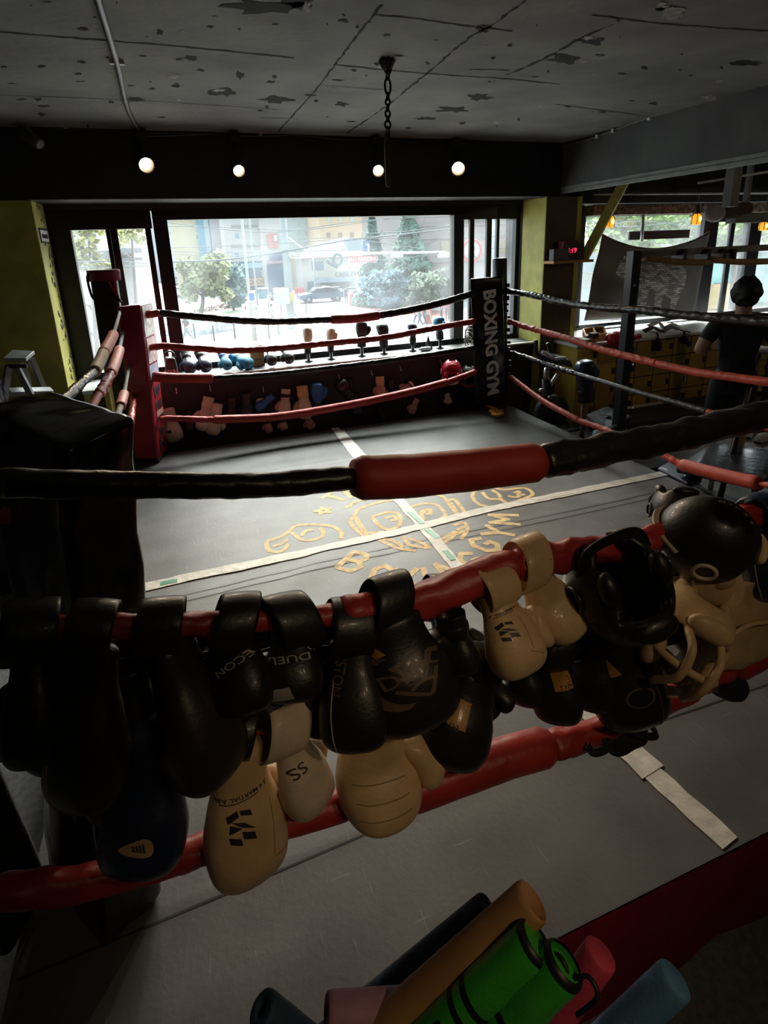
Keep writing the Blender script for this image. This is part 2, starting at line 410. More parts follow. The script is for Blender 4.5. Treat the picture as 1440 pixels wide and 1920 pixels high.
# thin pipes and rails under the right room's ceiling
for i, (p, q, y) in enumerate((((1180, 360), (1440, 366), 5.6), ((1310, 343), (1440, 322), 4.9))):
    A, B = on_y(*p, y), on_y(*q, y)
    if i == 0: A.z = B.z = (A.z + B.z) / 2; A.x -= 0.5; A.y = B.y = y
    d = (B - A) * 0.9
    o = MB().cyl(A, B + d, 0.012, 10).build('ceiling_pipe', mat('pale_pipe', (0.55, 0.56, 0.56), 0.4))
    tag(o, ('long pale pipe running level along the top of the side windows', 'short pale pipe slanting up beside the hanger post')[i], 'pipe')

# conduit over the ceiling with its clips
A, B = on_z(150, -110, CEIL - 0.012), on_z(262, 247, CEIL - 0.012)
mid = on_z(205, 70, CEIL - 0.012)
t = thing('ceiling_conduit', 'grey cable conduit running over the dark concrete ceiling at upper left', 'conduit', (B.x, B.y, B.z))
MB().tube(spline([A, mid, on_z(222, 130, CEIL - 0.012), on_z(240, 205, CEIL - 0.012), B], 8), 0.016, 10).build('pipe', M_conduit, t)
for px, py in ((219, 117), (180, -10)):
    c = on_z(px, py, CEIL - 0.01); MB().cbox(c, (0.075, 0.03, 0.02)).build('clip', M_sill, t)
MB().cbox((B.x, B.y + 0.02, CEIL - 0.035), (0.09, 0.09, 0.06)).build('junction_box', M_dark, t, bevel=0.005)
# cable run along the lintel with its clips
t = thing('lintel_cable', 'black cable clipped along the top of the dark lintel', 'cable', (1.0, YC - 0.015, 2.78))
pts = [on_y(px, py, YC - 0.015) for px, py in ((60, 238), (125, 240), (200, 244), (265, 249), (340, 248), (420, 252), (490, 255), (560, 253), (640, 261), (720, 262), (800, 268), (858, 270))]
MB().tube(spline(pts, 5), 0.010, 8).build('cable', M_frame, t)
pts = [on_y(px, py, YC - 0.012) for px, py in ((265, 256), (380, 252), (500, 249), (620, 258), (760, 264), (855, 264))]
MB().tube(spline(pts, 5), 0.006, 8).build('cable', M_conduit, t)
for px, py in ((123, 238), (488, 252), (728, 258)):
    MB().cbox(on_y(px, py, YC - 0.02), (0.03, 0.02, 0.025)).build('clip', M_sill, t)
# cable along the beam
t = thing('beam_cable', 'dark cable clipped along the top edge of the right beam', 'cable', (4.18, 4.5, 2.83))
pts = [on_x(px, py, 4.185) for px, py in ((1050, 275), (1100, 262), (1152, 243), (1215, 221), (1290, 196), (1370, 168))]
MB().tube(spline(pts, 5), 0.009, 8).build('cable', M_conduit, t)
for px, py in ((1150, 245), (1218, 221), (1120, 256)): MB().cbox(on_x(px, py, 4.18), (0.03, 0.03, 0.035)).build('clip', M_sill, t)

# downlights on the lintel
M_can = mat('lamp_can', (0.03, 0.028, 0.028), 0.4, metal=0.3)
M_bulb = mat('lamp_lens', (1, 0.9, 0.7), 0.3, emit=(1.0, 0.80, 0.50), estr=14)
M_reflect = mat('lamp_reflector', (0.75, 0.5, 0.25), 0.25, metal=0.6)
aim = Vector((1.35, 2.6, 0.0))
for i, (px, py, r, lb) in enumerate(((273, 308, 0.058, 'glowing downlight on the lintel above the left sliding window, leftmost of four'),
                                  (447, 319, 0.048, 'glowing downlight on the lintel, second from the left, above the pale buildings'),
                                  (709, 319, 0.050, 'glowing downlight on the lintel just left of the hanging chain'),
                                  (859, 315, 0.062, 'glowing downlight right of the hanging chain, with a visible ring shade and bracket'))):
    c = on_y(px, py, YC - 0.15)
    d = (Vector((CAM.x * 0.3 + aim.x * 0.7, aim.y * 0.6, 0.9)) - c).normalized()
    t = thing('downlight', lb, 'lamp', c - d * 0.13, 'downlights on the lintel')
    Mx = frame(c, d.orthogonal(), d.cross(d.orthogonal()), None)
    Mx = Matrix.Translation(c) @ d.to_track_quat('Z', 'Y').to_matrix().to_4x4()
    MB().lathe([(r * 0.75, -0.14), (r * 1.0, -0.13), (r * 1.05, -0.01), (r * 1.15, 0.035), (r * 1.08, 0.035), (r * 0.98, -0.005), (r * 0.9, -0.03)], n=24, M=Mx).build('housing', M_can, t)
    MB().lathe([(r * 1.02, -0.012), (r * 1.10, 0.034), (r * 1.07, 0.034), (r * 0.99, -0.012)], n=24, M=Mx, caps=False).build('ring', M_reflect, t)
    MB().lathe([(r * 0.86, -0.02), (r * 0.8, -0.004), (r * 0.5, 0.008), (0.001, 0.012)], n=24, M=Mx).build('lens', M_bulb, t)
    top = Vector((c.x, YC - 0.12, 2.80)); back = c - d * 0.10
    MB().tube([back, Vector((back.x, back.y, 2.80))], 0.012, 8).box((c.x - 0.045, YC - 0.17, 2.79), (c.x + 0.045, YC - 0.0, 2.85)).build('bracket', M_can, t)
    lamp('downlight_beam', 'SPOT', c + d * 0.05, 100.0, (1.0, 0.76, 0.50), target=(1.0 + 0.12 * i, 2.35, 0.0), spot_size=math.radians(82), spot_blend=1.0, shadow_soft_size=0.06)

# chain hanging from the ceiling
M_chain = mat('chain_steel', (0.045, 0.043, 0.042), 0.45, metal=0.7)
c0 = on_z(725, 112, CEIL)
t = thing('hanging_chain', 'dark steel chain hanging from the ceiling above the ring', 'chain', c0)
def zc(py): return on_y(727, py, c0.y)
mb = MB().lathe([(0.045, 0), (0.05, -0.012), (0.028, -0.05), (0.012, -0.06)], c=c0, n=6, smooth=False); mb.build('anchor', M_chain, t)
ys = [(116, 139, .020), (134, 150, .022), (146, 178, .017), (174, 188, .013), (185, 198, .013), (196, 209, .013), (206, 221, .014), (218, 229, .013), (226, 242, .017), (238, 259, .021), (252, 262, .013)]
for i, (u, v, w) in enumerate(ys):
    A, B = zc(u), zc(v); h = (A - B).length / 2; c = (A + B) / 2
    Rm = Matrix.Rotation(PI / 2, 3, 'X') if i % 2 == 0 else Matrix.Rotation(PI / 2, 3, 'Z') @ Matrix.Rotation(PI / 2, 3, 'X')
    MB().torus(c, 1.0, 0.0065, M=Rm, n=20, m=6, sx=w, sy=h).build('chain_link', M_chain, t)
A, B = zc(256), zc(350)
mb = MB(); mb.tube([A, A.lerp(B, .3), A.lerp(B, .7), B], [0.020, 0.022, 0.017, 0.012], 10)
mb.build('wrapped_tail', mat('dirty_wrap', (0.06, 0.05, 0.045), 0.8, bump=0.8, bscale=60), t)

# security camera on the lintel
c = on_y(62, 262, YC - 0.16)
t = thing('security_camera', 'dark bullet security camera mounted on the lintel at upper left', 'camera', on_y(52, 246, YC - 0.02))
d = Vector((0.75, -0.5, -0.55)).normalized(); Mx = Matrix.Translation(c) @ d.to_track_quat('Z', 'Y').to_matrix().to_4x4()
MB().lathe([(0.03, -0.14), (0.045, -0.13), (0.045, 0.06), (0.04, 0.065)], n=16, M=Mx).build('body', mat('camera_grey', (0.09, 0.09, 0.095), 0.4), t)
MB().lathe([(0.038, 0.05), (0.038, 0.073), (0.02, 0.074)], n=16, M=Mx).build('lens', mat('camera_face', (0.25, 0.25, 0.26), 0.25), t)
MB().tube([c - d * 0.05, on_y(52, 250, YC - 0.07), on_y(50, 246, YC)], 0.012, 8).cyl(on_y(50, 246, YC - 0.02), on_y(50, 246, YC), 0.04).build('mount', M_steel, t)
# framed notice on the lit side of the left column
P = [on_x(px, py, _lx + 0.006) for px, py in ((73, 427), (87, 430), (94, 457), (79, 455))]
yy = sorted(p.y for p in P); zz = sorted(p.z for p in P); y0, y1, za, zb = yy[0], yy[-1], zz[0], zz[-1]
t = thing('framed_notice', 'small white framed notice on the lit olive column by the left window', 'notice', (_lx, (y0 + y1) / 2, za))
MB().box((_lx, y0, za), (_lx + 0.006, y1, zb)).build('frame', M_frame, t)
mb = MB().box((_lx + 0.006, y0 + 0.02, za + 0.015), (_lx + 0.008, y1 - 0.02, zb - 0.015)); mb.slot(1)
for i in range(9):
    z = zb - 0.05 - i * (zb - za - 0.09) / 9
    mb.box((_lx + 0.008, y0 + 0.045 + (0.02 if i % 3 == 0 else 0), z - 0.002), (_lx + 0.0085, y1 - 0.04 - 0.03 * (i % 2), z + 0.002))
mb.build('paper', [mat('paper_white', (0.8, 0.8, 0.78), 0.7), M_crack], t)
for i, (p_, t_, w_, a_) in enumerate(BACK_LAMPS):
    t = thing('unseen_downlight', ('ceiling downlight behind the viewer, right one', 'added fill downlight behind the viewer, left one, brightening the foam rolls', 'added fill downlight in the side room, brightening the mustard lockers')[i], 'lamp', Vector(p_) + Vector((0, 0, .15)))
    d = (Vector(t_) - Vector(p_)).normalized(); Mx = Matrix.Translation(Vector(p_) - d * .05) @ d.to_track_quat('Z', 'Y').to_matrix().to_4x4()
    MB().lathe([(.06, -.12), (.07, -.11), (.08, .03), (.072, .03), (.062, -.03)], n=20, M=Mx).cyl(Vector(p_) - d * .1, (p_[0], p_[1], CEIL), .012).build('housing', M_can, t)
    MB().lathe([(.06, -.02), (.001, -.012)], n=20, M=Mx).build('lens', M_bulb, t)
# ================================================================== the ring
def vinyl(name, col, rough=0.35, bump=0.35, bscale=22, coat=0.0, var=0.15, dist=0.012):
    return mat(name, col, rough, var=var, scale=6, bump=bump, bscale=bscale, coat=coat, dist=dist, spec=0.5)
M_rope_black = vinyl('black_rope_cover', (0.020, 0.018, 0.017), 0.32)
M_rope_red = vinyl('red_rope_cover', (0.42, 0.035, 0.03), 0.42)
M_rope_orange = vinyl('faded_red_rope_cover', (0.60, 0.075, 0.04), 0.5)
M_sleeve_red = vinyl('red_foam_sleeve', (0.46, 0.040, 0.03), 0.55, bump=0.25, bscale=12)
M_sleeve_tan = vinyl('tan_foam_sleeve', (0.50, 0.40, 0.30), 0.6)
M_sleeve_pink = vinyl('pink_red_foam_sleeve', (0.58, 0.17, 0.15), 0.55)
M_rope_grey = vinyl('grey_bare_rope', (0.30, 0.29, 0.27), 0.8)
M_pad_black = vinyl('black_pad_vinyl', (0.010, 0.010, 0.012), 0.20, bump=0.4, bscale=7, coat=0.3)
M_pad_red = vinyl('red_pad_vinyl', (0.36, 0.016, 0.030), 0.38, bump=0.15)
M_white_print = mat('white_print', (0.88, 0.88, 0.86), 0.6, var=0.06)
M_black_print = mat('black_print', (0.012, 0.012, 0.014), 0.6)

# canvas: a grid with slack folds, scuffed dark vinyl
M_canvas = mat('scuffed_canvas', (0.092, 0.088, 0.084), 0.55, spec=0.5, var=0.2, scale=3.5, bump=0.22, bscale=55, dist=0.004, detail=9)
nt, N, L, P_ = nodes_of(M_canvas)
tc = N.new('ShaderNodeTexCoord'); ramps = []
src = [l.from_socket for l in nt.links if l.to_socket == P_.inputs['Base Color']][0]
for k, (sx, sy, rot, lo) in enumerate(((14, 0.9, 0.5, 0.73), (1.0, 16, 0.2, 0.74), (11, 0.8, -0.9, 0.74), (20, 1.0, 1.3, 0.74))):   # scratches, each set running its own way
    mp = N.new('ShaderNodeMapping'); mp.inputs['Scale'].default_value = (sx, sy, 1); mp.inputs['Rotation'].default_value = (0, 0, rot)
    nz = N.new('ShaderNodeTexNoise'); nz.inputs['Scale'].default_value = 5; nz.inputs['Detail'].default_value = 3
    rp = N.new('ShaderNodeValToRGB'); rp.color_ramp.elements[0].position = lo - 0.04; rp.color_ramp.elements[1].position = lo + 0.02
    rp.color_ramp.elements[0].color = (0, 0, 0, 1); rp.color_ramp.elements[1].color = (0.38, 0.38, 0.38, 1)
    L.new(tc.outputs['Object'], mp.inputs[0]); L.new(mp.outputs[0], nz.inputs['Vector']); L.new(nz.outputs['Fac'], rp.inputs[0])
    mx = N.new('ShaderNodeMix'); mx.data_type = 'RGBA'; L.new(rp.outputs[0], mx.inputs['Factor']); L.new(src, mx.inputs[6]); mx.inputs[7].default_value = (0.27, 0.265, 0.255, 1)
    src = mx.outputs[2]
L.new(src, P_.inputs['Base Color'])
CX0, CX1, CY0, CY1 = -0.66, 3.52, 0.86, 5.50
ring = thing('ring_canvas', 'scuffed dark grey boxing ring canvas with white tape cross and painted crest', 'ring canvas', (1.43, 3.2, -0.02))
SEAMS = [on_z(490, 1632, 0).y, on_z(400, 1110, 0).y, on_z(700, 1008, 0).y - 0.16, 2.05, 4.6]
def canvas_z(x, y):
    w = math.exp(-((x - 0.55) ** 2 / 0.9 + (y - 2.9) ** 2 / 0.5))
    z = 0.007 * w * noise.noise(Vector(((x * 0.75 - y * 0.65) * 7, (x * 0.65 + y * 0.75) * 1.6, 3.1)))
    z += 0.003 * noise.noise(Vector((x * 1.3, y * 6, 7.7)))
    for s in SEAMS:
        d = y - s - 0.02 * math.sin(x * 1.7)
        z += 0.003 * max(0.0, 1 - abs(d) / 0.03) if abs(d) < 0.03 else 0
    return z - 0.006
mb = MB(); nx, ny = 150, 190; g = []
for j in range(ny + 1):
    y = CY0 + (CY1 - CY0) * j / ny
    g.append([mb.bm.verts.new((CX0 + (CX1 - CX0) * i / nx, y, canvas_z(CX0 + (CX1 - CX0) * i / nx, y))) for i in range(nx + 1)])
for j in range(ny):
    for i in range(nx):
        f = mb.bm.faces.new((g[j][i], g[j][i + 1], g[j + 1][i + 1], g[j + 1][i])); f.smooth = True
mb.build('canvas', M_canvas, ring, normals=False)
def drape(mb, lift):
    """let flat work on the canvas follow its folds"""
    for i, v in enumerate(mb.bm.verts): v.co.z = canvas_z(v.co.x, v.co.y) + lift + (v.co.z - 0.0022) * 0.5
    return mb
MB().box((CX0 + 0.005, CY0 + 0.005, FLOOR), (CX1 - 0.005, CY1 - 0.005, -0.02)).build('platform', M_black, ring)
M_apron = vinyl('red_apron', (0.20, 0.008, 0.016), 0.6, bump=0.4, bscale=5, dist=0.05)
mb = MB(); k = 60
top = [(CX0 + (CX1 - CX0) * i / k, CY0 - 0.004 - 0.012 * abs(noise.noise(Vector((i * 0.35, 0, 0)))), -0.004) for i in range(k + 1)]
bot = [(x, y - 0.05 - 0.03 * noise.noise(Vector((x * 4, 3, 0))), FLOOR + 0.005) for x, y, z in top]
mid = [(x, y - 0.022 - 0.012 * noise.noise(Vector((x * 5, 9, 0))), -0.05) for x, y, z in top]
mb.rings([[Vector(p) for p in top], [Vector(p) for p in mid], [Vector(p) for p in bot]], False, False, False)
mb.build('apron', M_apron, ring)

for sy in SEAMS[:4]:                                  # stitched seams of the canvas
    mb = MB(); ribbon(mb, [(CX0 + 0.02 + (CX1 - CX0 - 0.04) * i / 80, sy - 0.02 + 0.02 * math.sin((CX0 + (CX1 - CX0) * i / 80) * 1.7), 0.0022) for i in range(81)], 0.007, (0, 0, 1)); drape(mb, 0.0010).build('seam', M_black, ring)
# white tape cross, torn edges, green under-layer
M_tape = mat('white_tape', (0.60, 0.57, 0.51), 0.6, var=0.14, scale=16, bump=0.4, bscale=30)
M_tape_green = mat('green_tape', (0.02, 0.24, 0.12), 0.5)
def tape(pix, wpx, name='tape_strip', m=M_tape, z=0.0045, seed=1, label=None):
    rr = random.Random(seed)
    pts = [on_z(px, py, z) for px, py in pix]; Q = []
    for a, b in zip(pts, pts[1:]):
        n = max(2, int((b - a).length / 0.05)); Q += [a.lerp(b, i / n) for i in range(n)]
    Q.append(pts[-1]); mb = MB(); rs = []
    for i, q in enumerate(Q):
        t = (Q[min(i + 1, len(Q) - 1)] - Q[max(i - 1, 0)]).normalized(); s = Vector((-t.y, t.x, 0))
        w = wpx / 2
        a = q + s * w * rr.uniform(0.86, 1.06); b = q - s * w * rr.uniform(0.86, 1.06)
        rs.append([Vector((a.x, a.y, z + 0.0005)), Vector((b.x, b.y, z + 0.0005)), Vector((b.x, b.y, z - 0.004)), Vector((a.x, a.y, z - 0.004))])
    mb.rings(rs, True, True, True, False)
    for v in mb.bm.verts: v.co.z += canvas_z(v.co.x, v.co.y) - 0.0012
    o = mb.build(name, m, ring)
    if label: o['label'] = label
    return o
tape([(628, 801), (660, 843), (697, 888), (742, 930), (800, 992), (858, 1062), (1000, 1210), (1108, 1338), (1170, 1400), (1250, 1470), (1370, 1577)], 0.085, seed=3)
tape([(262, 1100), (420, 1066), (600, 1028), (760, 992), (900, 956), (1060, 924), (1245, 886)], 0.085, z=0.0058, seed=5)
tape([(640, 806), (690, 862)], 0.05, z=0.0066, seed=6)
tape([(350, 1083), (520, 1049)], 0.045, z=0.0072, seed=8)
tape([(1000, 934), (1110, 915)], 0.05, z=0.0072, seed=9)
tape([(1165, 1390), (1225, 1445)], 0.11, z=0.0060, seed=10)
for p in ([(767, 957), (792, 980)], [(800, 990), (820, 1008)], [(835, 1030), (850, 1048)], [(300, 1092), (332, 1086)]):
    tape(p, 0.035, 'tape_patch', M_tape_green, 0.0078, 11, 'green tape showing through')

# painted crest: a boxer in a head guard between two gloves, BOXING GYM on an arc below
M_paint = mat('worn_gold_paint', (0.62, 0.44, 0.20), 0.7, var=0.25, scale=25)
def strokes(lines, w=0.030, scale=2.3226, off=(440, 880), z=0.0022):
    mb = MB()
    for ln in lines:
        pts = spline([on_z(off[0] + x / scale, off[1] + y / scale, z) for x, y in ln], 6)
        ribbon(mb, pts, w, (0, 0, 1)); z += 0.00002
    return mb
L_ = [[(525, 190), (545, 168), (620, 142), (700, 128), (800, 112), (870, 106), (910, 118), (935, 148), (972, 195)],
      [(520, 190), (540, 235), (565, 270), (600, 272), (650, 268)],
      [(502, 222), (515, 245), (560, 285), (572, 278), (525, 205), (502, 222)],
      [(930, 132), (958, 128), (1000, 184), (975, 192), (940, 140)],
      [(598, 202), (625, 238), (668, 258), (705, 248), (722, 225), (712, 190), (660, 184), (598, 202)],
      [(735, 182), (770, 160), (820, 146), (880, 150), (918, 192), (900, 208)],
      [(655, 210), (690, 200), (705, 214), (680, 220)], [(815, 188), (840, 172), (855, 185), (830, 192)],
      [(820, 215), (815, 180), (850, 170), (850, 195)],
      [(630, 302), (665, 320), (720, 342), (790, 352)], [(645, 300), (690, 308), (735, 335)], [(735, 290), (760, 325), (850, 338), (800, 312), (748, 296)],
      [(850, 300), (905, 298), (960, 268), (950, 290), (905, 318)], [(955, 240), (1000, 228), (1012, 262), (985, 300)], [(968, 262), (1000, 245)], [(965, 280), (1005, 262)],
      [(500, 160), (520, 140), (600, 122), (670, 116)], [(480, 165), (500, 150)], [(880, 102), (900, 106)],
      [(462, 298), (465, 275), (430, 246), (360, 236), (270, 240), (240, 262), (200, 288), (145, 308), (140, 330), (155, 352), (205, 352), (235, 320)],
      [(242, 266), (290, 300), (330, 303), (375, 290), (385, 268), (370, 248)], [(165, 330), (205, 318), (230, 300)], [(290, 285), (310, 262), (345, 258)],
      [(1110, 160), (1060, 145), (1035, 112), (1055, 86), (1110, 74), (1165, 84), (1200, 82), (1265, 78), (1298, 104), (1245, 128), (1200, 148), (1160, 128), (1105, 122), (1078, 95)],
      [(1215, 98), (1240, 92), (1235, 108), (1265, 104)], [(1190, 112), (1230, 116), (1245, 104)], [(1160, 128), (1150, 105), (1120, 85)]]
drape(strokes(L_), 0.0014).build('painted_crest', M_paint, ring)
# letters on the arc, built from strokes in the ring's own plane
GL = {'B': [[(0, 0), (0, 1), (.5, 1), (.62, .78), (.5, .54), (0, .52)], [(.5, .54), (.7, .3), (.55, 0), (0, 0)]], 'O': [[(.35, 0), (.05, .25), (.05, .75), (.35, 1), (.65, .75), (.65, .25), (.35, 0)]],
      'X': [[(0, 0), (.7, 1)], [(0, 1), (.7, 0)]], 'I': [[(.3, 0), (.3, 1)]], 'N': [[(0, 0), (0, 1), (.65, 0), (.65, 1)]],
      'G': [[(.65, .8), (.35, 1), (.05, .72), (.05, .28), (.35, 0), (.65, .2), (.65, .48), (.4, .48)]], 'Y': [[(0, 1), (.35, .5), (.7, 1)], [(.35, .5), (.35, 0)]], 'M': [[(0, 0), (.05, 1), (.38, .35), (.7, 1), (.75, 0)]],
      'T': [[(0, 1), (.7, 1)], [(.35, 1), (.35, 0)]], 'A': [[(0, 0), (.35, 1), (.7, 0)], [(.15, .4), (.55, .4)]]}
cen = Vector((1.31, 3.37, 0))
mb = MB()
def arc_letter(ch, p, h=0.20, flip=1):
    p = Vector((p[0], p[1], 0)); up = (cen - p).normalized() * flip; rt = Vector((up.y, -up.x, 0))
    for ln in GL[ch]:
        Q = [p + rt * (x - .35) * h * 0.92 + up * (y - .5) * h + Vector((0, 0, 0.0026)) for x, y in ln]
        for a, b in zip(Q, Q[1:]): d = (b - a).normalized() * .008; ribbon(mb, [(a - d).lerp(b + d, i / 6) for i in range(7)], 0.037, (0, 0, 1))
for ch, q in (('B', (665, 1052)), ('O', (716, 1076)), ('X', (762, 1084)), ('I', (803, 1082)), ('N', (848, 1068)), ('G', (884, 1050)), ('G', (908, 1020)), ('Y', (935, 997)), ('M', (945, 973))):
    p = on_z(q[0], q[1], 0); arc_letter(ch, p)
drape(mb, 0.0016).build('painted_lettering', M_paint, ring)
mb = MB()
for ch, q in (('T', (628, 932)), ('A', (655, 922))):
    p = on_z(q[0], q[1], 0); arc_letter(ch, p, 0.17, -1)
sp = on_z(606, 956, 0.0026)
st = [sp + Vector((math.cos(PI / 2 + k * 2.5133) * 0.07, math.sin(PI / 2 + k * 2.5133) * 0.07, 0)) for k in range(6)]
for a, b in zip(st, st[1:]): ribbon(mb, [a, b], 0.022, (0, 0, 1))
drape(mb, 0.0016).build('painted_star_lettering', M_paint, ring)

# ------------------------------------------------------------------ corner posts with their pads
def hexa(bot, topp, cuts=10, amp=0.004, fr=5.0, seed=0.0, puff=0.0):
    """box from four bottom and four top corners (same order), cut fine, its skin softly wrinkled"""
    mb = MB(); v = [mb.bm.verts.new(Vector(p)) for p in list(bot) + list(topp)]
    for q in ((3, 2, 1, 0), (4, 5, 6, 7), (0, 1, 5, 4), (1, 2, 6, 5), (2, 3, 7, 6), (3, 0, 4, 7)): mb.bm.faces.new([v[i] for i in q])
    bmesh.ops.recalc_face_normals(mb.bm, faces=mb.bm.faces[:])
    bmesh.ops.bevel(mb.bm, geom=mb.bm.edges[:], offset=0.018, segments=3, affect='EDGES', profile=0.5)
    bmesh.ops.subdivide_edges(mb.bm, edges=[e for e in mb.bm.edges if e.calc_length() > 0.05], cuts=cuts, use_grid_fill=True)
    mb.bm.normal_update()
    for w in [(x, x.normal.copy()) for x in mb.bm.verts]:
        p = w[0].co
        w[0].co = p + w[1] * amp * (noise.noise(p * fr + Vector((seed, 0, 0))) + 0.5 * noise.noise(p * fr * 2.7 + Vector((0, seed, 0))))
    for f in mb.bm.faces: f.smooth = True
    return mb

# far left: red pad, its padded post behind
def quad_pad(fbl, fbr, ftl, ftr, back):
    b = Vector(back); fbl, fbr, ftl, ftr = map(Vector, (fbl, fbr, ftl, ftr))
    return [fbl, fbr, fbr + b, fbl + b], [ftl, ftr, ftr + b, ftl + b]
t = thing('corner_post', 'red padded corner post with black lettering and stickers, far left ring corner', 'corner post', on_z(275, 858, 0))
bl, br = on_z(253, 862, 0.03), on_z(297, 862, 0.03)
tl, tr = on_y(218, 576, bl.y + 0.0), on_y(262, 571, br.y - 0.04)
ax = (br - bl).normalized(); nb = Vector((-ax.y, ax.x, 0)) * 0.22
bot, top = quad_pad(bl, br, tl, tr, nb)
bot[2] = on_z(314, 842, 0.03); top[2] = on_y(285, 566, bot[2].y)
bot[3] = bl + (bot[2] - br); top[3] = tl + (top[2] - tr)
hexa(bot, top, 6, 0.003, 6, 2.0).build('corner_pad', M_pad_red, t)
dn = Vector((0, 0, -0.075))
MB().prism([p + Vector((0, 0, 0.0)) for p in bot], dn * 0.4).build('pad_foot', M_black, t)
# lettering and stickers on the lit side face, facing the far window
c0, c1, c2, c3 = br, bot[2], top[2], tr          # side face corners
fx = ((c1 - c0) + (c2 - c3)).normalized(); fup = ((c3 - c0) + (c2 - c1)).normalized()
nrm = fx.cross(fup).normalized()
def on_side(u, v, off=0.004): return (c0.lerp(c1, u)).lerp(c3.lerp(c2, u), v) + nrm * off
mb = MB()
for ch, v in zip('BETAZ', (0.44, 0.345, 0.25, 0.155, 0.07)):
    bm = text_mesh(ch, 0.15, 0, 0.006)
    add_bm(mb, bm, frame(on_side(0.55, v), -fup, fx) @ Matrix.Diagonal((0.9, 1.0, 1, 1)))
mb.build('lettering', M_black_print, t, normals=False)
for k, (u0, u1, v0, v1, col) in enumerate(((0.10, 0.95, 0.80, 0.99, (0.62, 0.60, 0.60)), (0.15, 0.98, 0.63, 0.79, (0.60, 0.45, 0.45)), (0.12, 0.9, 0.53, 0.62, (0.35, 0.42, 0.55)), (0.3, 0.95, 0.27, 0.31, (0.45, 0.25, 0.2)))):
    MB().poly([on_side(u0, v0, .006), on_side(u1, v0, .006), on_side(u1, v1, .006), on_side(u0, v1, .006)]).build('sticker', mat('sticker_%d' % k, col, 0.4, col2=tuple(min(1, c * 1.45 + .1) for c in col), scale=22, detail=2), t, normals=False)
pt, pb = on_y(192, 512, 5.62), on_y(238, 836, 5.62); pb = pt + (pb - pt) * (pt.z / max(0.01, (pt.z - pb.z))); pb.z = 0.0
w = Vector((0.105, 0, 0)); dd = Vector((0, 0.17, 0))
hexa([pb - w, pb + w, pb + w + dd, pb - w + dd], [pt - w, pt + w, pt + w + dd, pt - w + dd], 5, 0.004).build('post', M_rope_black, t)
cloth = MB()
q = pt + Vector((0, 0.08, 0.0))
cloth.rings([[q + Vector((math.cos(a) * (0.14 + 0.02 * noise.noise(Vector((a * 2, z * 20, 1)))), math.sin(a) * 0.12, z)) for a in [2 * PI * i / 20 for i in range(20)]] for z in (-0.07, -0.03, 0.0, 0.025)], True, False, True)
cloth.build('cloth_cap', mat('dark_red_cloth', (0.18, 0.02, 0.035), 0.8, bump=0.6, bscale=30), t)
for sgn, pp in ((0, [(166, 512), (165, 530), (172, 555), (178, 562)]), (1, [(208, 512), (214, 530), (222, 560), (228, 566)]), (2, [(200, 520), (213, 545), (225, 565)])):
    mb = MB(); ribbon(mb, spline([on_y(a, b, 5.60) for a, b in pp], 5), 0.02, (0, 1, 0), 0.004); mb.build('strap', [M_rope_black, M_pad_red, M_pad_red][sgn], t)

# far right: black pad lettered BOXING GYM
t = thing('corner_post', 'black padded corner post lettered BOXING GYM in white, far right ring corner', 'corner post', on_z(925, 765, 0))
yb, yt = 5.40, 5.34
bl, br, tl, tr = on_y(892, 757, yb), on_y(950, 759, yb + 0.03), on_y(881, 523, yt), on_y(942, 519, yt + 0.03)
bot, top = quad_pad(bl, br, tl, tr, (0.10, 0.16, 0.0))
hexa(bot, top, 6, 0.003, 6, 5.0).build('corner_pad', M_pad_black, t)
fup = ((tl - bl) + (tr - br)).normalized(); fx = (br - bl).normalized(); nrm = fx.cross(fup).normalized()
A, B = on_y(909, 545, (yb + yt) / 2), on_y(930, 738, yb)
mid = (bl + br + tl + tr) / 4
bm = text_mesh('BOXING GYM', 0.155, 0.002, 0.008)
xs = [v.co.x for v in bm.verts]; Lx = max(xs) - min(xs)
kx = (A - B).length / Lx
cc = (A + B) / 2; cc = cc + nrm * (0.008 - (cc - mid).dot(nrm))
mb = MB(); add_bm(mb, bm, frame(cc, -fup, fx) @ Matrix.Diagonal((kx, 1.0, 1, 1))); mb.build('lettering', M_white_print, t, normals=False)
pt = on_y(937, 484, 5.55); pb = Vector((pt.x + 0.10, 5.62, 0.0))
MB().tube([pb, pt - Vector((0, 0, .004)), pt], [0.085, 0.08, 0.074], 24).build('post', M_rope_black, t)
mb = MB()
for i in range(16):                                    # bright buckles and lacing down the back edge
    c = on_y(950 + 6 * i / 16 + R.uniform(-2, 3), 535 + 190 * i / 16, 5.50); MB().cbox(c, (0.03, 0.03, R.uniform(0.02, 0.06))).build('buckle', M_chain, t, bevel=0.004)

# near left: big black pad
t = thing('corner_post', 'large glossy black corner pad at the near left ring corner', 'corner post', on_z(200, 1740, 0))
p0, p1, p3 = on_z(195, 1790, 0), on_z(305, 1680, 0), on_z(100, 1655, 0)
e1, e2 = (p1 - p0), (p3 - p0)
lean = e1.normalized() * 0.165 + Vector((0, 0, 1.47))
bot = [p0, p1, p1 + e2, p3]; top = [p + lean for p in bot]
top[2] += e2 * 0.5; top[3] += e2 * 0.5; top[0] += Vector((0, 0, -0.03)); top[2] += Vector((0, 0, 0.01))
hexa(bot, top, 14, 0.015, 6, 9.0).build('corner_pad', M_pad_black, t)
pb = p3 + e2 * 0.35 - e1 * 0.6
MB().tube([Vector((pb.x, pb.y, 0.0)), pb + Vector((-0.02, 0, 1.58))], 0.055, 20).build('post', M_rope_black, t)
w0 = [on_z(20, 1795, 0.01), on_z(100, 1655, 0.01), on_z(60, 1640, 0.01), on_z(-90, 1800, 0.01)]
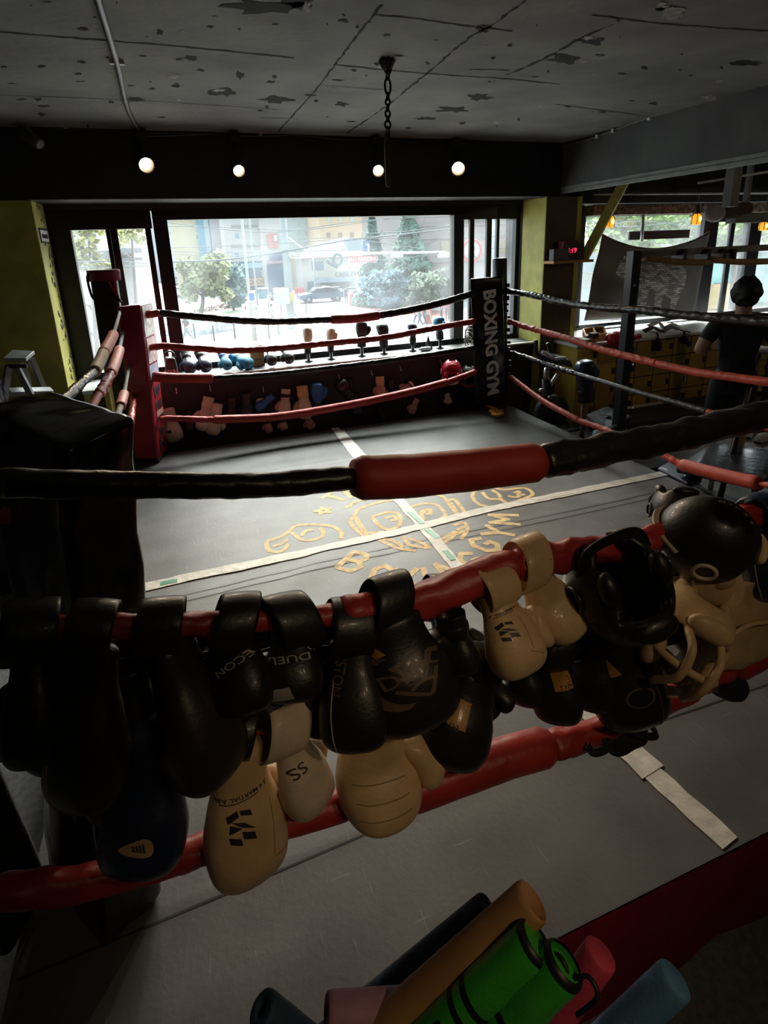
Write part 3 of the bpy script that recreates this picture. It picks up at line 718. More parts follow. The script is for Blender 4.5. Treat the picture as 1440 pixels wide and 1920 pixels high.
hexa(w0, [w0[0] + Vector((-.10, .03, .62)), w0[1] + Vector((-.06, 0, .62)), w0[2] + Vector((-.06, .1, .66)), w0[3] + Vector((-.10, .03, .66))], 5, 0.004).build('post_skirt', M_rope_black, t)

# ------------------------------------------------------------------ ropes
def depth(p): return (Vector(p) - CAM).dot(cf)
def skin(pts, rad, seed, wr, tw=1.6, n=18):
    """wrinkled cover: tube whose skin is creased round a slowly twisting rope"""
    P = [Vector(p) for p in pts]; k = len(P); rs = []; u = Vector((0, 0, 1)); s = 0.0
    for i in range(k):
        t = (P[min(i + 1, k - 1)] - P[max(i - 1, 0)]).normalized()
        if i: s += (P[i] - P[i - 1]).length
        u = (u - u.dot(t) * t).normalized(); v = t.cross(u); r = rad[i] if isinstance(rad, list) else rad; ring_ = []
        for j in range(n):
            a = 2 * PI * j / n
            q = Vector((math.cos(a + s * tw) * 1.4, math.sin(a + s * tw) * 1.4, s / r * 0.75)) + Vector((seed, seed * .7, 0))
            d = noise.noise(q) + 0.45 * (abs(noise.noise(q * 2.1)) - 0.25)
            ring_.append(P[i] + (u * math.cos(a) + v * math.sin(a)) * r * (1 + wr * d))
        rs.append(ring_)
    mb = MB(); mb.rings(rs); return mb
def rope(label, pts, segs, seed, group=None, head=None, tail=None):
    """segs: (part name, first and last point number, material, diameter in photo pixels, wrinkle, part label)"""
    mid = pts[len(pts) // 2]
    t = thing('ring_rope', label, 'rope', mid, group)
    for k, (nm, a, b, m, dpx, wr, lb) in enumerate(segs):
        sub = pts[int(a):int(b) + 1]
        if head is not None and a == 0: sub = [Vector(head)] + sub
        if tail is not None and b == len(pts) - 1: sub = sub + [sub[-1].lerp(Vector(tail), .4), Vector(tail)]
        sp = spline(sub, 14); L_ = sum((q - p).length for p, q in zip(sp, sp[1:]))
        rm = dpx * depth(sub[len(sub) // 2]) / F_PX / 2
        n = max(8, int(L_ / (rm * 0.42))); n = min(n, 420); out = []; acc = 0; i = 0
        ds = L_ / n; out = [sp[0]]; need = ds
        for p, q in zip(sp, sp[1:]):
            d = (q - p).length; pos = 0
            while need <= d - pos + 1e-9 and len(out) < n:
                pos += need; out.append(p.lerp(q, pos / d if d else 0)); need = ds
            need -= (d - pos)
        out.append(sp[-1])
        rad = [rm] * len(out); rad[0] *= 0.86; rad[-1] *= 0.86
        if nm == 'sleeve':
            rad[0] *= 0.93; rad[-1] *= 0.93
        o = skin(out, rad, seed * 3.1 + k * 1.7, wr).build(nm, m, t)
        if lb: o['label'] = lb
    return t
NY = 1.12
nr = lambda *q: [on_y(a, b, NY) for a, b in q]
RG = 'ring ropes'
p = nr((-60, 906), (10, 905), (120, 908), (250, 909), (450, 911), (560, 905), (662, 896), (750, 894), (840, 886), (930, 876), (1012, 866), (1100, 850), (1200, 832), (1320, 806), (1440, 776), (1560, 742))
rope('top rope on the near side, black cover with a fat red sleeve at its middle', p,
     [('rope_cover', 0, 6, M_rope_black, 52, 0.10, None), ('rope_cover', 10, 15, M_rope_black, 55, 0.26, None), ('sleeve', 6, 10, M_sleeve_red, 80, 0.05, 'fat red foam sleeve')], 1, head=(-0.62, 1.42, 1.5), tail=(3.36, 1.2, 1.46))
p = nr((-60, 1180), (60, 1178), (180, 1176), (300, 1174), (440, 1166), (540, 1160), (640, 1152), (715, 1140), (790, 1126), (850, 1102), (905, 1080), (965, 1058), (1030, 1046), (1100, 1034), (1180, 1020), (1260, 1000), (1340, 985), (1420, 962), (1560, 930))
rope('wrinkled red second rope on the near side, hung with boxing gloves and head guards', p,
     [('rope_cover', 0, 6, M_rope_red, 46, 0.22, None), ('rope_cover', 6, 11, M_rope_red, 66, 0.20, None), ('rope_cover', 11, 18, M_rope_red, 47, 0.42, None)], 2, head=(-0.62, 1.42, 1.18), tail=(3.36, 1.2, 1.10))
p = nr((-60, 1395), (60, 1392), (200, 1385), (350, 1372), (490, 1356), (560, 1345), (640, 1325), (750, 1285), (870, 1245), (960, 1225), (1080, 1190), (1240, 1130), (1360, 1065), (1500, 1010))
rope('third rope on the near side, mostly hidden behind gloves, red then black', p,
     [('rope_cover', 0, 6, M_rope_red, 44, 0.12, None), ('rope_cover', 6, 13, M_rope_black, 30, 0.2, 'bare black length')], 3, head=(-0.62, 1.42, 0.82), tail=(3.36, 1.2, 0.80))
p = nr((60, 1668), (200, 1648), (340, 1606), (430, 1575), (520, 1545), (600, 1522), (655, 1505), (705, 1502), (760, 1488), (850, 1455), (950, 1420), (1030, 1398), (1080, 1385), (1130, 1368), (1210, 1328), (1300, 1284), (1370, 1250), (1440, 1214), (1560, 1160))
rope('dark red bottom rope on the near side', p,
     [('rope_cover', 0, 3, M_rope_red, 58, 0.2, None), ('rope_cover', 3, 6, M_rope_red, 56, 0.06, None), ('rope_cover', 6, 8, M_rope_grey, 40, 0.05, 'bare pale grey length'), ('sleeve', 8, 11, M_rope_red, 72, 0.03, None),
      ('rope_cover', 11, 14, M_rope_red, 48, 0.32, None), ('rope_cover', 14, 15.5, M_rope_red, 52, 0.12, None), ('rope_cover', 15, 16.5, M_rope_red, 42, .35, None), ('sleeve', 16, 18, M_rope_red, 56, 0.03, None)], 4, head=on_y(-40, 1682, NY), tail=(3.36, 1.2, 0.47))
FY = 5.33
fr_ = lambda *q: [on_y(a, b, FY) for a, b in q]
p = fr_((272, 590), (300, 587), (340, 591), (385, 595), (440, 600), (520, 603), (620, 599), (666, 597), (712, 591), (770, 581), (830, 567), (890, 549))
rope('black top rope in front of the big window with a short red sleeve', p,
     [('rope_cover', 1, 6, M_rope_black, 13, 0.2, None), ('rope_cover', 8, 11, M_rope_black, 13, 0.12, None), ('sleeve', 6, 8, M_sleeve_red, 17, 0.03, 'short red sleeve'), ('rope_cover', 0, 1, M_rope_red, 14, .1, None)], 5)
p = fr_((280, 652), (310, 649), (370, 653), (440, 657), (530, 652), (620, 643), (720, 633), (800, 618), (890, 602))
rope('red second rope in front of the big window, crossing the gloves on the sill', p, [('rope_cover', 0, 8, M_rope_red, 12, 0.18, None)], 6)
p = fr_((285, 706), (330, 709), (400, 709), (500, 703), (620, 690), (760, 672), (890, 652))
rope('third rope along the far side below the window sill, red end then black', p, [('sleeve', 0, 2, M_rope_red, 19, 0.05, 'red sleeved end'), ('rope_cover', 2, 6, M_rope_black, 11, 0.15, None)], 7)
p = fr_((300, 786), (330, 785), (400, 787), (520, 781), (640, 762), (760, 737), (840, 716), (892, 697))
rope('red bottom rope along the far side, crossing the gloves on the wall panel', p, [('rope_cover', 0, 2, M_rope_red, 12, 0.15, None), ('sleeve', 2, 6, M_rope_red, 15, 0.04, None), ('rope_cover', 6, 7, M_rope_red, 11, .1, None)], 8)
RX = 3.44
rt_ = lambda *q: [on_x(a, b, RX) for a, b in q]
p = rt_((946, 545), (985, 551), (1020, 558), (1060, 568), (1130, 577), (1195, 581), (1300, 592), (1440, 603), (1700, 622))
rope('black top rope along the right side of the ring', p, [('rope_cover', 0, 2, M_rope_black, 11, 0.25, None), ('rope_cover', 2, 8, M_rope_black, 17, 0.22, None)], 9, tail=(3.42, 1.28, 1.46))
p = rt_((955, 602), (980, 611), (1020, 622), (1077, 638), (1127, 655), (1193, 672), (1232, 682), (1306, 698), (1379, 708), (1440, 716), (1700, 742))
rope('faded red second rope along the right side of the ring', p, [('rope_cover', 0, 6, M_rope_orange, 11.5, 0.3, None), ('rope_cover', 6, 10, M_rope_orange, 17, 0.12, None)], 10, tail=(3.42, 1.28, 1.10))
p = rt_((955, 660), (985, 669), (1007, 677), (1077, 700), (1127, 715), (1193, 735), (1270, 756), (1326, 772), (1372, 785), (1440, 803), (1700, 850))
rope('thin black third rope along the right side, ending in a red sleeve', p, [('rope_cover', 0, 3, M_rope_black, 9, 0.3, None), ('rope_cover', 3, 7, M_rope_black, 9.5, 0.12, None), ('sleeve', 7, 10, M_sleeve_red, 16, 0.05, 'red sleeve')], 11, tail=(3.42, 1.28, 0.80))
p = rt_((957, 706), (968, 715), (1000, 739), (1027, 757), (1085, 788), (1127, 803), (1165, 820), (1203, 838), (1234, 848), (1277, 871), (1350, 890), (1424, 907), (1500, 922), (1700, 960))
rope('orange red bottom rope along the right side with a plump sleeve', p, [('rope_cover', 0, 4, M_rope_orange, 10, 0.12, None), ('rope_cover', 4, 9, M_rope_orange, 12, 0.32, None), ('sleeve', 9, 11, M_rope_orange, 25, 0.03, 'plump smooth sleeve'), ('rope_cover', 11, 13, M_rope_orange, 14, 0.2, None)], 12, tail=(3.42, 1.28, 0.47))
LX = -0.43
lf = lambda x, *q: [on_x(a, b, x) for a, b in q]
lf = lambda x, a0, *q: [Vector((-0.50, 5.42, on_x(a0[0], a0[1], x).z))] + [on_x(a, b, x) for a, b in q] + [Vector((-0.52, 1.62, on_x(q[-1][0], q[-1][1], x).z))]
p = lf(LX, (219, 610), (213, 627), (205, 643), (194, 662), (186, 680), (177, 697), (160, 712), (140, 730), (118, 750), (70, 792))
rope('top rope on the left side with pink, tan and black covers', p, [('sleeve', 1, 3, M_sleeve_pink, 20, 0.04, 'pink red sleeve'), ('sleeve', 3, 5, M_sleeve_tan, 22, 0.04, 'tan sleeve'), ('rope_cover', 5, 10, M_rope_black, 19, 0.3, None), ('cord', 0, 1, M_rope_grey, 7, 0.05, None)], 13)
p = lf(-0.46, (227, 640), (224, 655), (216, 680), (207, 702), (196, 722), (185, 740), (172, 762), (140, 810))
rope('red second rope on the left side', p, [('sleeve', 1, 3, M_sleeve_pink, 20, 0.05, 'pink red sleeve'), ('rope_cover', 3, 5, M_rope_red, 18, 0.35, None), ('sleeve', 5, 8, M_sleeve_pink, 19, 0.1, None), ('cord', 0, 1, M_rope_grey, 7, .05, None)], 14)
p = lf(-0.46, (236, 724), (233, 738), (226, 762), (214, 800), (190, 850))
rope('third rope on the left side, pink red sleeve just above the black pad', p, [('sleeve', 1, 2, M_sleeve_pink, 19, 0.05, None), ('rope_cover', 2, 5, M_rope_grey, 14, 0.2, None), ('cord', 0, 1, M_rope_grey, 7, .05, None)], 15)
p = lf(-0.46, (247, 790), (243, 808), (240, 830), (232, 870), (215, 930))
rope('bottom rope on the left side, red and crumpled beside the red post', p, [('rope_cover', 0, 5, M_rope_red, 15, 0.3, None)], 16)

t = thing('corner_post', 'black padded corner post at the near right ring corner, beyond the photo’s edge', 'corner post', (3.42, 1.12, 0))
MB().cyl((3.44, 1.10, 0), (3.42, 1.14, 1.62), .06, 20).build('post', M_rope_black, t)
c = Vector((3.30, 1.24, 0)); u = Vector((.7, .7, 0)) * .13; v = Vector((-.7, .7, 0)) * .06
hexa([c - u - v, c + u - v, c + u + v, c - u + v], [p + Vector((-.05, .05, 1.46)) for p in (c - u - v, c + u - v, c + u + v, c - u + v)], 6, .004, 6, 3.0).build('corner_pad', M_pad_black, t)

# yellow and black hand wraps lying by the right post
t = thing('hand_wrap', 'crumpled yellow and black hand wrap lying at the foot of the black corner post', 'hand wrap', on_z(927, 772, 0))
my = mat('yellow_cloth', (0.75, 0.30, 0.03), 0.8)
for k, (pp, m_) in enumerate((([(912, 760), (920, 763), (929, 768), (940, 772)], my), ([(914, 758), (928, 760), (941, 764), (938, 770)], M_rope_black), ([(920, 770), (930, 774), (941, 770)], my), ([(924, 776), (933, 778), (942, 775)], my))):
    mb = MB(); mb.tube(spline([on_z(a, b, 0.03 + 0.012 * k) for a, b in pp], 5), 0.026, 8, sq=0.6); mb.build('band' if k != 1 else 'cuff', m_, t)
# ================================================================== gloves and head guards
def leather(name, col, rough=0.36, coat=0.25, var=0.12):
    return mat(name, col, rough, var=var, scale=14, bump=0.30, bscale=110, coat=coat, dist=0.003)
G_BLACK = leather('black_leather', (0.014, 0.013, 0.013), 0.42, 0.08)
G_BROWN = leather('dark_brown_leather', (0.030, 0.019, 0.013), 0.40, 0.1)
G_NAVY = leather('navy_leather', (0.012, 0.022, 0.060), 0.42)
G_BLUE = leather('blue_leather', (0.025, 0.16, 0.42), 0.5, 0.1)
G_TEAL = leather('teal_blue_fabric', (0.03, 0.20, 0.33), 0.7, 0.0)
G_CREAM = leather('cream_leather', (0.68, 0.48, 0.26), 0.45, 0.1)
G_IVORY = leather('ivory_leather', (0.66, 0.55, 0.42), 0.5, 0.05)
G_PINK = leather('faded_pink_leather', (0.58, 0.34, 0.27), 0.5, 0.05)
G_RED = leather('red_leather', (0.50, 0.015, 0.03), 0.4)
G_GOLD = leather('gold_leather', (0.46, 0.22, 0.045), 0.4, 0.2)
G_LINING = mat('dark_lining', (0.02, 0.02, 0.022), 0.9)
G_PIPE = mat('tan_piping', (0.50, 0.30, 0.16), 0.5)
G_SILVER = mat('silver_print', (0.45, 0.42, 0.38), 0.45)
G_BRONZE = mat('bronze_print', (0.13, 0.085, 0.055), 0.45)
G_INK = mat('dark_ink', (0.03, 0.025, 0.02), 0.5)
G_TAN = mat('tan_print', (0.62, 0.42, 0.24), 0.5)
G_GREY = mat('grey_panel', (0.35, 0.33, 0.31), 0.5)

FIST = ((-0.005, .044, .034, .033), (0.02, .046, .036, .034), (0.055, .046, .037, .035), (0.085, .050, .041, .036), (0.11, .058, .048, .037), (0.14, .066, .055, .040), (0.17, .070, .060, .052),
        (0.205, .073, .063, .069), (0.24, .072, .061, .078), (0.268, .067, .052, .075), (0.290, .054, .037, .063), (0.303, .034, .018, .045))
def sup(w, hb, hp, z, n=20, e=2.35, dy=0.0):
    out = []
    for i in range(n):
        a = 2 * PI * i / n; c, s = math.cos(a), math.sin(a)
        x = w * math.copysign(abs(c) ** (2 / e), c); y = (hp if s > 0 else hb) * math.copysign(abs(s) ** (2 / e), s)
        out.append(Vector((x, y + dy, z)))
    return out
def baked(mb, name, mats, sub):
    o = mb.build(name, mats, None, sub=sub)
    me = bpy.data.meshes.new_from_object(o.evaluated_get(bpy.context.evaluated_depsgraph_get()))
    me.name = name; old = o.data; bpy.data.objects.remove(o); bpy.data.meshes.remove(old)
    for p in me.polygons: p.use_smooth = True
    return me
GEO = {}
def glove_geo(style, sub):
    """meshes of one glove: fist, thumb, and either an open cuff or a strap looped round a rope"""
    k = (style, sub)
    if k in GEO: return GEO[k]
    d = {}
    off = 0.035 if style == 'loop' else 0.0
    mb = MB(); rs = []
    for i, (z, w, hb, hp) in enumerate(FIST):
        r = sup(w, hb, hp, z + off)
        if z > 0.1:                                   # crease of the curled fingers and soft leather puckers
            for j, p in enumerate(r):
                if p.y > 0: p.y += 0.004 * math.sin(z * 120) * (p.y / hp)
                p.x += 0.003 * noise.noise(p * 24); p.y += 0.003 * noise.noise(p * 19 + Vector((5, 0, 0)))
        rs.append(r)
    mb.rings(rs); d['fist'] = baked(mb, 'fist', [G_BLACK], sub)
    mb = MB(); mb.tube(spline([(.046, .006, .105 + off), (.068, .018, .135 + off), (.084, .026, .172 + off), (.085, .034, .205 + off), (.076, .040, .236 + off)], 3),
                       [.018, .023, .026, .028, .0285, .029, .029, .0285, .027, .025, .0225, .018, .009], 12)
    d['thumb'] = baked(mb, 'thumb', [G_BLACK], max(0, sub - 1))
    mb = MB()
    if style == 'loop':
        n = 28; hw = 0.040; o_, i_ = [], []
        for sx, ro in ((-1, .050), (-.96, .0535), (0, .055), (.96, .0535), (1, .050), (.9, .0475), (-.9, .0475), (-1, .050)):
            o_.append([Vector((sx * hw, math.sin(2 * PI * j / n) * ro, math.cos(2 * PI * j / n) * ro * 1.06)) for j in range(n)])
        mb.rings(o_, True, False, False); d['wrist_strap'] = baked(mb, 'wrist_strap', [G_BLACK], min(sub, 1))
    else:
        rs = [sup(w, h, h, z, 24) for z, w, h in ((.075, .049, .040), (.06, .052, .042), (.0, .052, .043), (-.045, .054, .045), (-.062, .055, .046), (-.066, .052, .043), (-.06, .048, .040), (.02, .044, .036))]
        mb.rings(rs, True, False, True); d['cuff'] = baked(mb, 'cuff', [G_BLACK], min(sub, 1))
        mb = MB(); rs = [sup(w, h, h, z, 24) for z, w, h in ((.045, .0535, .044), (.043, .056, .047), (.0, .057, .048), (-.003, .054, .045))]
        mb.rings(rs, True, False, False); d['wrist_strap'] = baked(mb, 'wrist_strap', [G_BLACK], min(sub, 1))
    # piping seam over the back of the hand
    bv = BVHTree.FromPolygons([v.co for v in d['fist'].vertices], [p.vertices for p in d['fist'].polygons])
    pts = []
    for i in range(13):
        z = 0.10 + off + 0.19 * i / 12; x = 0.030 + 0.006 * math.sin(i / 12 * PI)
        h = bv.ray_cast(Vector((x, -0.3, z)), Vector((0, 1, 0)))[0]
        if h: pts.append(h)
    mb = MB(); mb.tube(pts, 0.0016, 6); d['seam'] = baked(mb, 'seam', [G_BLACK], 0)
    d['bvh'] = bv; d['off'] = off
    GEO[k] = d; return d
COLORED = {}
def colored(me, m):
    k = (me.name, m.name)
    if k not in COLORED:
        c = me.copy(); c.materials.clear(); c.materials.append(m); COLORED[k] = c
    return COLORED[k]
def part(name, me, m, parent, label=None, M=None):
    o = bpy.data.objects.new(name, colored(me, m)); COL.objects.link(o); o.parent = parent
    if M is not None: o.matrix_local = M
    if label: o['label'] = label
    return o

# flat marks: outlines in x (across) and y (up)
def shape_bm(kind):
    bm = bmesh.new()
    def P(*pts):
        try: bm.faces.new([bm.verts.new((x, y, 0)) for x, y in pts])
        except ValueError: pass
    if kind == 'emblem':                               # broken hexagon of slanted blocks
        for pts in (((-.30, .50), (.02, .32), (.02, .08), (-.30, .26)), ((.08, .50), (.36, .36), (.36, .14), (.08, .28)), ((-.36, .18), (-.02, -.02), (.22, -.28), (-.10, -.14)),
                    ((-.02, .0), (.34, .06), (.26, -.20), (.1, -.1)), ((-.34, -.22), (-.06, -.38), (-.06, -.52), (-.34, -.40)), ((.0, -.36), (.30, -.24), (.30, -.44), (.0, -.55))): P(*pts)
    elif kind == 'crest':                              # sickle and shield
        arc = [(-.1 + .5 * math.cos(a), .0 + .5 * math.sin(a)) for a in [PI * .55 + i * PI * .85 / 12 for i in range(13)]]
        inn = [(-.02 + .40 * math.cos(a), .0 + .44 * math.sin(a)) for a in [PI * .55 + i * PI * .85 / 12 for i in range(13)]]
        for i in range(12): P(arc[i], arc[i + 1], inn[i + 1], inn[i])
        for a, b in (((-.1, .25), (.0, .0)), ((.0, .0), (.12, .18)), ((.12, .18), (.2, .0)), ((.2, .0), (.34, .2)), ((.34, .2), (.45, .05)), ((-.25, -.1), (.05, -.45)), ((.05, -.45), (.3, -.1)), ((-.1, -.2), (.05, -.12)), ((.05, -.12), (.2, -.22)), ((-.14, .25), (.02, .27)), ((-.14, .06), (-.02, -.02))):
            d = Vector((b[0] - a[0], b[1] - a[1], 0)).normalized(); s = Vector((-d.y, d.x, 0)) * .03
            P((a[0] - s.x, a[1] - s.y), (b[0] - s.x, b[1] - s.y), (b[0] + s.x, b[1] + s.y), (a[0] + s.x, a[1] + s.y))
    elif kind == 'diamond':
        for r0, r1 in ((.5, .40), (.30, .20)):
            q = [(0, r0 * 1.25), (r0, 0), (0, -r0 * 1.25), (-r0, 0)]; w = [(0, r1 * 1.25), (r1, 0), (0, -r1 * 1.25), (-r1, 0)]
            for i in range(4): P(q[i], q[(i + 1) % 4], w[(i + 1) % 4], w[i])
        P((0, .09), (.08, 0), (0, -.09), (-.08, 0))
    elif kind == 'leaf':
        P(*[(.5 * math.cos(a) * (1 + .25 * math.cos(a)), .36 * math.sin(a) * (1 - .35 * math.cos(a))) for a in [2 * PI * i / 24 for i in range(24)]])
    elif kind == 'stripes':
        for i in range(4): P((-.32 + i * .17, -.3 + i * .02), (-.22 + i * .17, -.3 + i * .02), (-.22 + i * .17, .34 - i * .07), (-.32 + i * .17, .36 - i * .07))
        P((-.36, .40), (.36, .12), (.36, .06), (-.36, .34))
    elif kind == 'panel':
        n = 6
        for i in range(n):
            for j in range(n): P((-.5 + i / n, -.5 + j / n), (-.5 + (i + 1) / n, -.5 + j / n), (-.5 + (i + 1) / n, -.5 + (j + 1) / n), (-.5 + i / n, -.5 + (j + 1) / n))
    elif kind == 'ring':
        for i in range(24):
            a, b = 2 * PI * i / 24, 2 * PI * (i + 1) / 24
            P(*[(r * math.cos(t), r * math.sin(t)) for r, t in ((.5, a), (.5, b), (.41, b), (.41, a))])
    return bm
def decal(root, bvh, what, x, z, size, rot, m, side=-1, name='logo', lift=0.0009, sx=1.0, flip=1):
    """print a mark on the glove skin: what is a shape name or 'text:...'; placed by x (across) and z (along the glove)"""
    bm = text_mesh(what[5:], 1.0, 0, 0.012) if what.startswith('text:') else shape_bm(what)
    bmesh.ops.triangulate(bm, faces=bm.faces[:])
    for _ in range(2):
        long_ = [e for e in bm.edges if e.calc_length() * size > 0.012]
        if long_: bmesh.ops.subdivide_edges(bm, edges=long_, cuts=1); bmesh.ops.triangulate(bm, faces=bm.faces[:])
    bad = []
    cr_, sr_ = math.cos(rot), math.sin(rot)
    for v in bm.verts:
        u, w = v.co.x * size * sx, v.co.y * size
        px, pz = x + flip * (u * cr_ - w * sr_), z + (u * sr_ + w * cr_)
        h = bvh.ray_cast(Vector((px, side * 0.4, pz)), Vector((0, -side, 0)))
        if h[0] is None: bad.append(v)
        else: v.co = h[0] + Vector((0, side * lift, 0)) + h[1] * 0.0004 * (1 if h[1].y * side > 0 else -1)
    if bad: bmesh.ops.delete(bm, geom=bad, context='VERTS')
    me = bpy.data.meshes.new(name); bm.to_mesh(me); bm.free(); me.materials.append(m)
    o = bpy.data.objects.new(name, me); COL.objects.link(o); o.parent = root
    return o

def glove_at(label, top, tip, m, roll=0.0, loop_r=1.12, loop_w=1.1, style='loop', cuff=None, strap=None, thumb=None, sub=2, fat=1.0, flip=1, marks=(), group=None, seam=None, name='boxing_glove', cat='boxing glove', rope_dir=(1, 0, 0), flat=1.0, toward=None):
    """top: where it hangs (world), tip: end of the fist (world); the back of the hand faces 'toward' turned by roll"""
    top, tip = Vector(top), Vector(tip)
    g = glove_geo(style, sub); Lg = 0.303 + g['off'] + (0 if style == 'loop' else 0.062)
    zd = (tip - top); s = zd.length / Lg; zd.normalize()
    face = Vector(toward) if toward is not None else (CAM - (top + tip) / 2)
    y = -(face - face.dot(zd) * zd).normalized()
    y = Matrix.Rotation(roll, 3, zd) @ y
    x = y.cross(zd).normalized() * flip
    t = thing(name, label, cat, (0, 0, 0), group)
    Mx = Matrix((x * s * fat, y * s * fat * flat, zd * s)).transposed().to_4x4()
    o = top if style == 'loop' else top + zd * 0.062 * s
    t.matrix_world = Matrix.Translation(o) @ Mx
    part('fist', g['fist'], m, t); part('thumb', g['thumb'], thumb or m, t)
    if style == 'loop':
        # the strap keeps round the rope, whatever way the hand hangs
        rd = Vector(rope_dir).normalized(); zz = (zd - zd.dot(rd) * rd).normalized(); yy = zz.cross(rd)
        W = Matrix.Translation(o + zz * 0.006) @ (Matrix((rd * loop_w, yy * loop_r, zz * loop_r)).transposed().to_4x4())
        part('wrist_strap', g['wrist_strap'], strap or cuff or m, t, M=t.matrix_world.inverted() @ W)
    else:
        part('cuff', g['cuff'], cuff or m, t); part('wrist_strap', g['wrist_strap'], strap or cuff or m, t)
    if seam: part('seam', g['seam'], seam, t)
    for mk in marks: decal(t, g['bvh'], *mk, flip=flip)
    return t
G_CREASE = mat('crease_shade_seam', (0.30, 0.20, 0.10), 0.6)  # crease shade and seam lines painted dark onto the cream leather
# ------------------------------------------------------------------ on the near ropes
NG = 'boxing gloves hung on the near ropes'
def nearp(px, py, dy=0.0): return on_y(px, py, NY + dy)
def ng(label, top, tip, m, **kw):
    kw.setdefault('group', NG)
    a = nearp(*top); b = nearp(*tip); rr = random.Random(int(top[0] * 7 + top[1]))
    kw.setdefault('loop_w', rr.uniform(.92, 1.3)); kw.setdefault('loop_r', rr.uniform(1.08, 1.26)); sw = rr.uniform(-.28, .28)
    return glove_at(label, a, b, m, rope_dir=(nearp(top[0] + 30, top[1] + kw.pop('slope', -3), 0) - nearp(top[0], top[1], 0)).normalized() + Vector((0, sw, rr.uniform(-.12, .12))), **kw)
D2R = math.radians
ng('black boxing glove at the far left end of the near rope, in deep shade', (58, 1178, 0), (62, 1440, -.10), G_BLACK, roll=D2R(20), sub=1)
ng('dark brown leather glove with a broad strap and tan piping, second from left', (176, 1177, 0), (160, 1515, -.08), G_BROWN, roll=D2R(35), seam=G_PIPE, strap=G_BROWN, fat=1.05)
ng('dark brown leather glove hanging right of the broad strapped one, fist creased', (302, 1172, 0), (412, 1462, -.10), G_BROWN, roll=D2R(-35), strap=G_BROWN, flip=-1, fat=1.15)
ng('black boxing glove with white slanted lettering near its cuff', (438, 1166, 0), (462, 1340, -.10), G_BLACK, roll=D2R(25), fat=1.7, marks=(('text:ECON', -.005, .14, .026, D2R(35), G_SILVER),))
ng('black boxing glove lettered DUEL with a diamond badge on its strap', (546, 1160, 0), (548, 1318, -.09), G_BLACK, roll=D2R(5), fat=1.9,
   marks=(('text:DUEL', .0, .150, .028, D2R(8), G_SILVER), ('diamond', -.05, .115, .026, D2R(8), G_SILVER), ('panel', .02, .285, .05, .2, G_GREY)))
ng('black boxing glove hanging straight down with a wide stiff lettered cuff', (655, 1172, 0), (668, 1408, -.12), G_BLACK, roll=D2R(10), fat=1.42, loop_w=1.35, loop_r=1.3, seam=G_SILVER, marks=(('text:PISTON', .02, .115, .024, D2R(80), G_BRONZE),))
ng('large black boxing glove with a bronze sickle crest on its back', (722, 1124, 0), (788, 1358, -.10), G_BLACK, roll=D2R(-12), fat=1.75, flip=-1,
   marks=(('crest', -.005, .165, .125, D2R(195), G_BRONZE), ('text:DMX', -.005, .160, .030, D2R(190), G_BRONZE), ('panel', -.048, .10, .03, .5, G_GOLD)))
ng('black boxing glove behind the red rope, its thumb sticking out', (826, 1118, .07), (868, 1290, .05), G_BLACK, roll=D2R(170), sub=1)
ng('black boxing glove with a gold panel hanging from the third rope', (905, 1240, 0), (828, 1432, -.05), G_BLACK, roll=D2R(-25), fat=1.6, marks=(('panel', .045, .15, .075, .0, G_GOLD), ('text:RING', .048, .19, .018, D2R(10), G_INK)))
ng('cream boxing glove with dark printed emblem looped over the red rope', (918, 1090, -.0), (985, 1266, -.13), G_CREAM, roll=D2R(-32), fat=1.5, flip=-1, slope=-8, loop_r=1.25,
   marks=(('emblem', -.03, .165, .060, D2R(4), G_INK), ('text:3.4 MARTIAL ARTS', -.022, .105, .0085, D2R(2), G_INK), ('panel', -.022, .113, .0018, D2R(2), G_INK, -1, 'underline', .0009, 34), ('panel', .022, .265, .0020, D2R(-38), G_CREASE, -1, 'crease', .0006, 30), ('panel', .012, .19, .0011, D2R(88), G_CREASE, -1, 'crease', .0005, 100)))
ng('cream boxing glove behind the emblem one, palm open and thumb out', (986, 1052, .02), (1062, 1185, -.03), G_CREAM, roll=D2R(150), fat=1.4, flip=-1, slope=-8, loop_r=1.3)
ng('black boxing glove with a gold panel below the cream gloves', (1036, 1208, 0), (1048, 1352, -.05), G_BLACK, roll=D2R(12), fat=1.45, marks=(('panel', -.035, .12, .07, .2, G_GOLD), ('text:RING', -.05, .14, .018, D2R(10), G_INK)))
ng('black boxing glove with a gold edged side below the hanging head guard', (1150, 1160, 0), (1188, 1350, -.05), G_BLACK, roll=D2R(-20), fat=1.5, flip=-1, marks=(('panel', -.055, .11, .055, .4, G_GOLD), ('ring', .0, .19, .055, 0, G_BRONZE)), seam=G_BRONZE)
ng('dark navy boxing glove at the right edge of the near rope', (1418, 962, 0), (1450, 1118, -.06), G_NAVY, roll=D2R(-10), fat=1.5, marks=(('ring', -.01, .11, .05, 0, G_BRONZE),), seam=G_SILVER)
ng('ivory boxing glove with a flat square cuff hung on the third rope', (528, 1352, 0), (592, 1516, -.06), G_IVORY, roll=D2R(-30), fat=1.3, flip=-1, loop_r=1.3, marks=(('text:SS', -.03, .14, .035, D2R(4), G_INK),))
ng('big cream padded glove with rolled finger ribs under the wide cuffed black glove', (690, 1308, 0), (716, 1516, -.04), G_CREAM, roll=D2R(165), fat=1.55, marks=tuple(('panel', -.01, z, .0024, D2R(a), G_CREASE, 1, 'crease', .0006, 36) for z, a in ((.19, 8), (.225, 6), (.26, 3))))
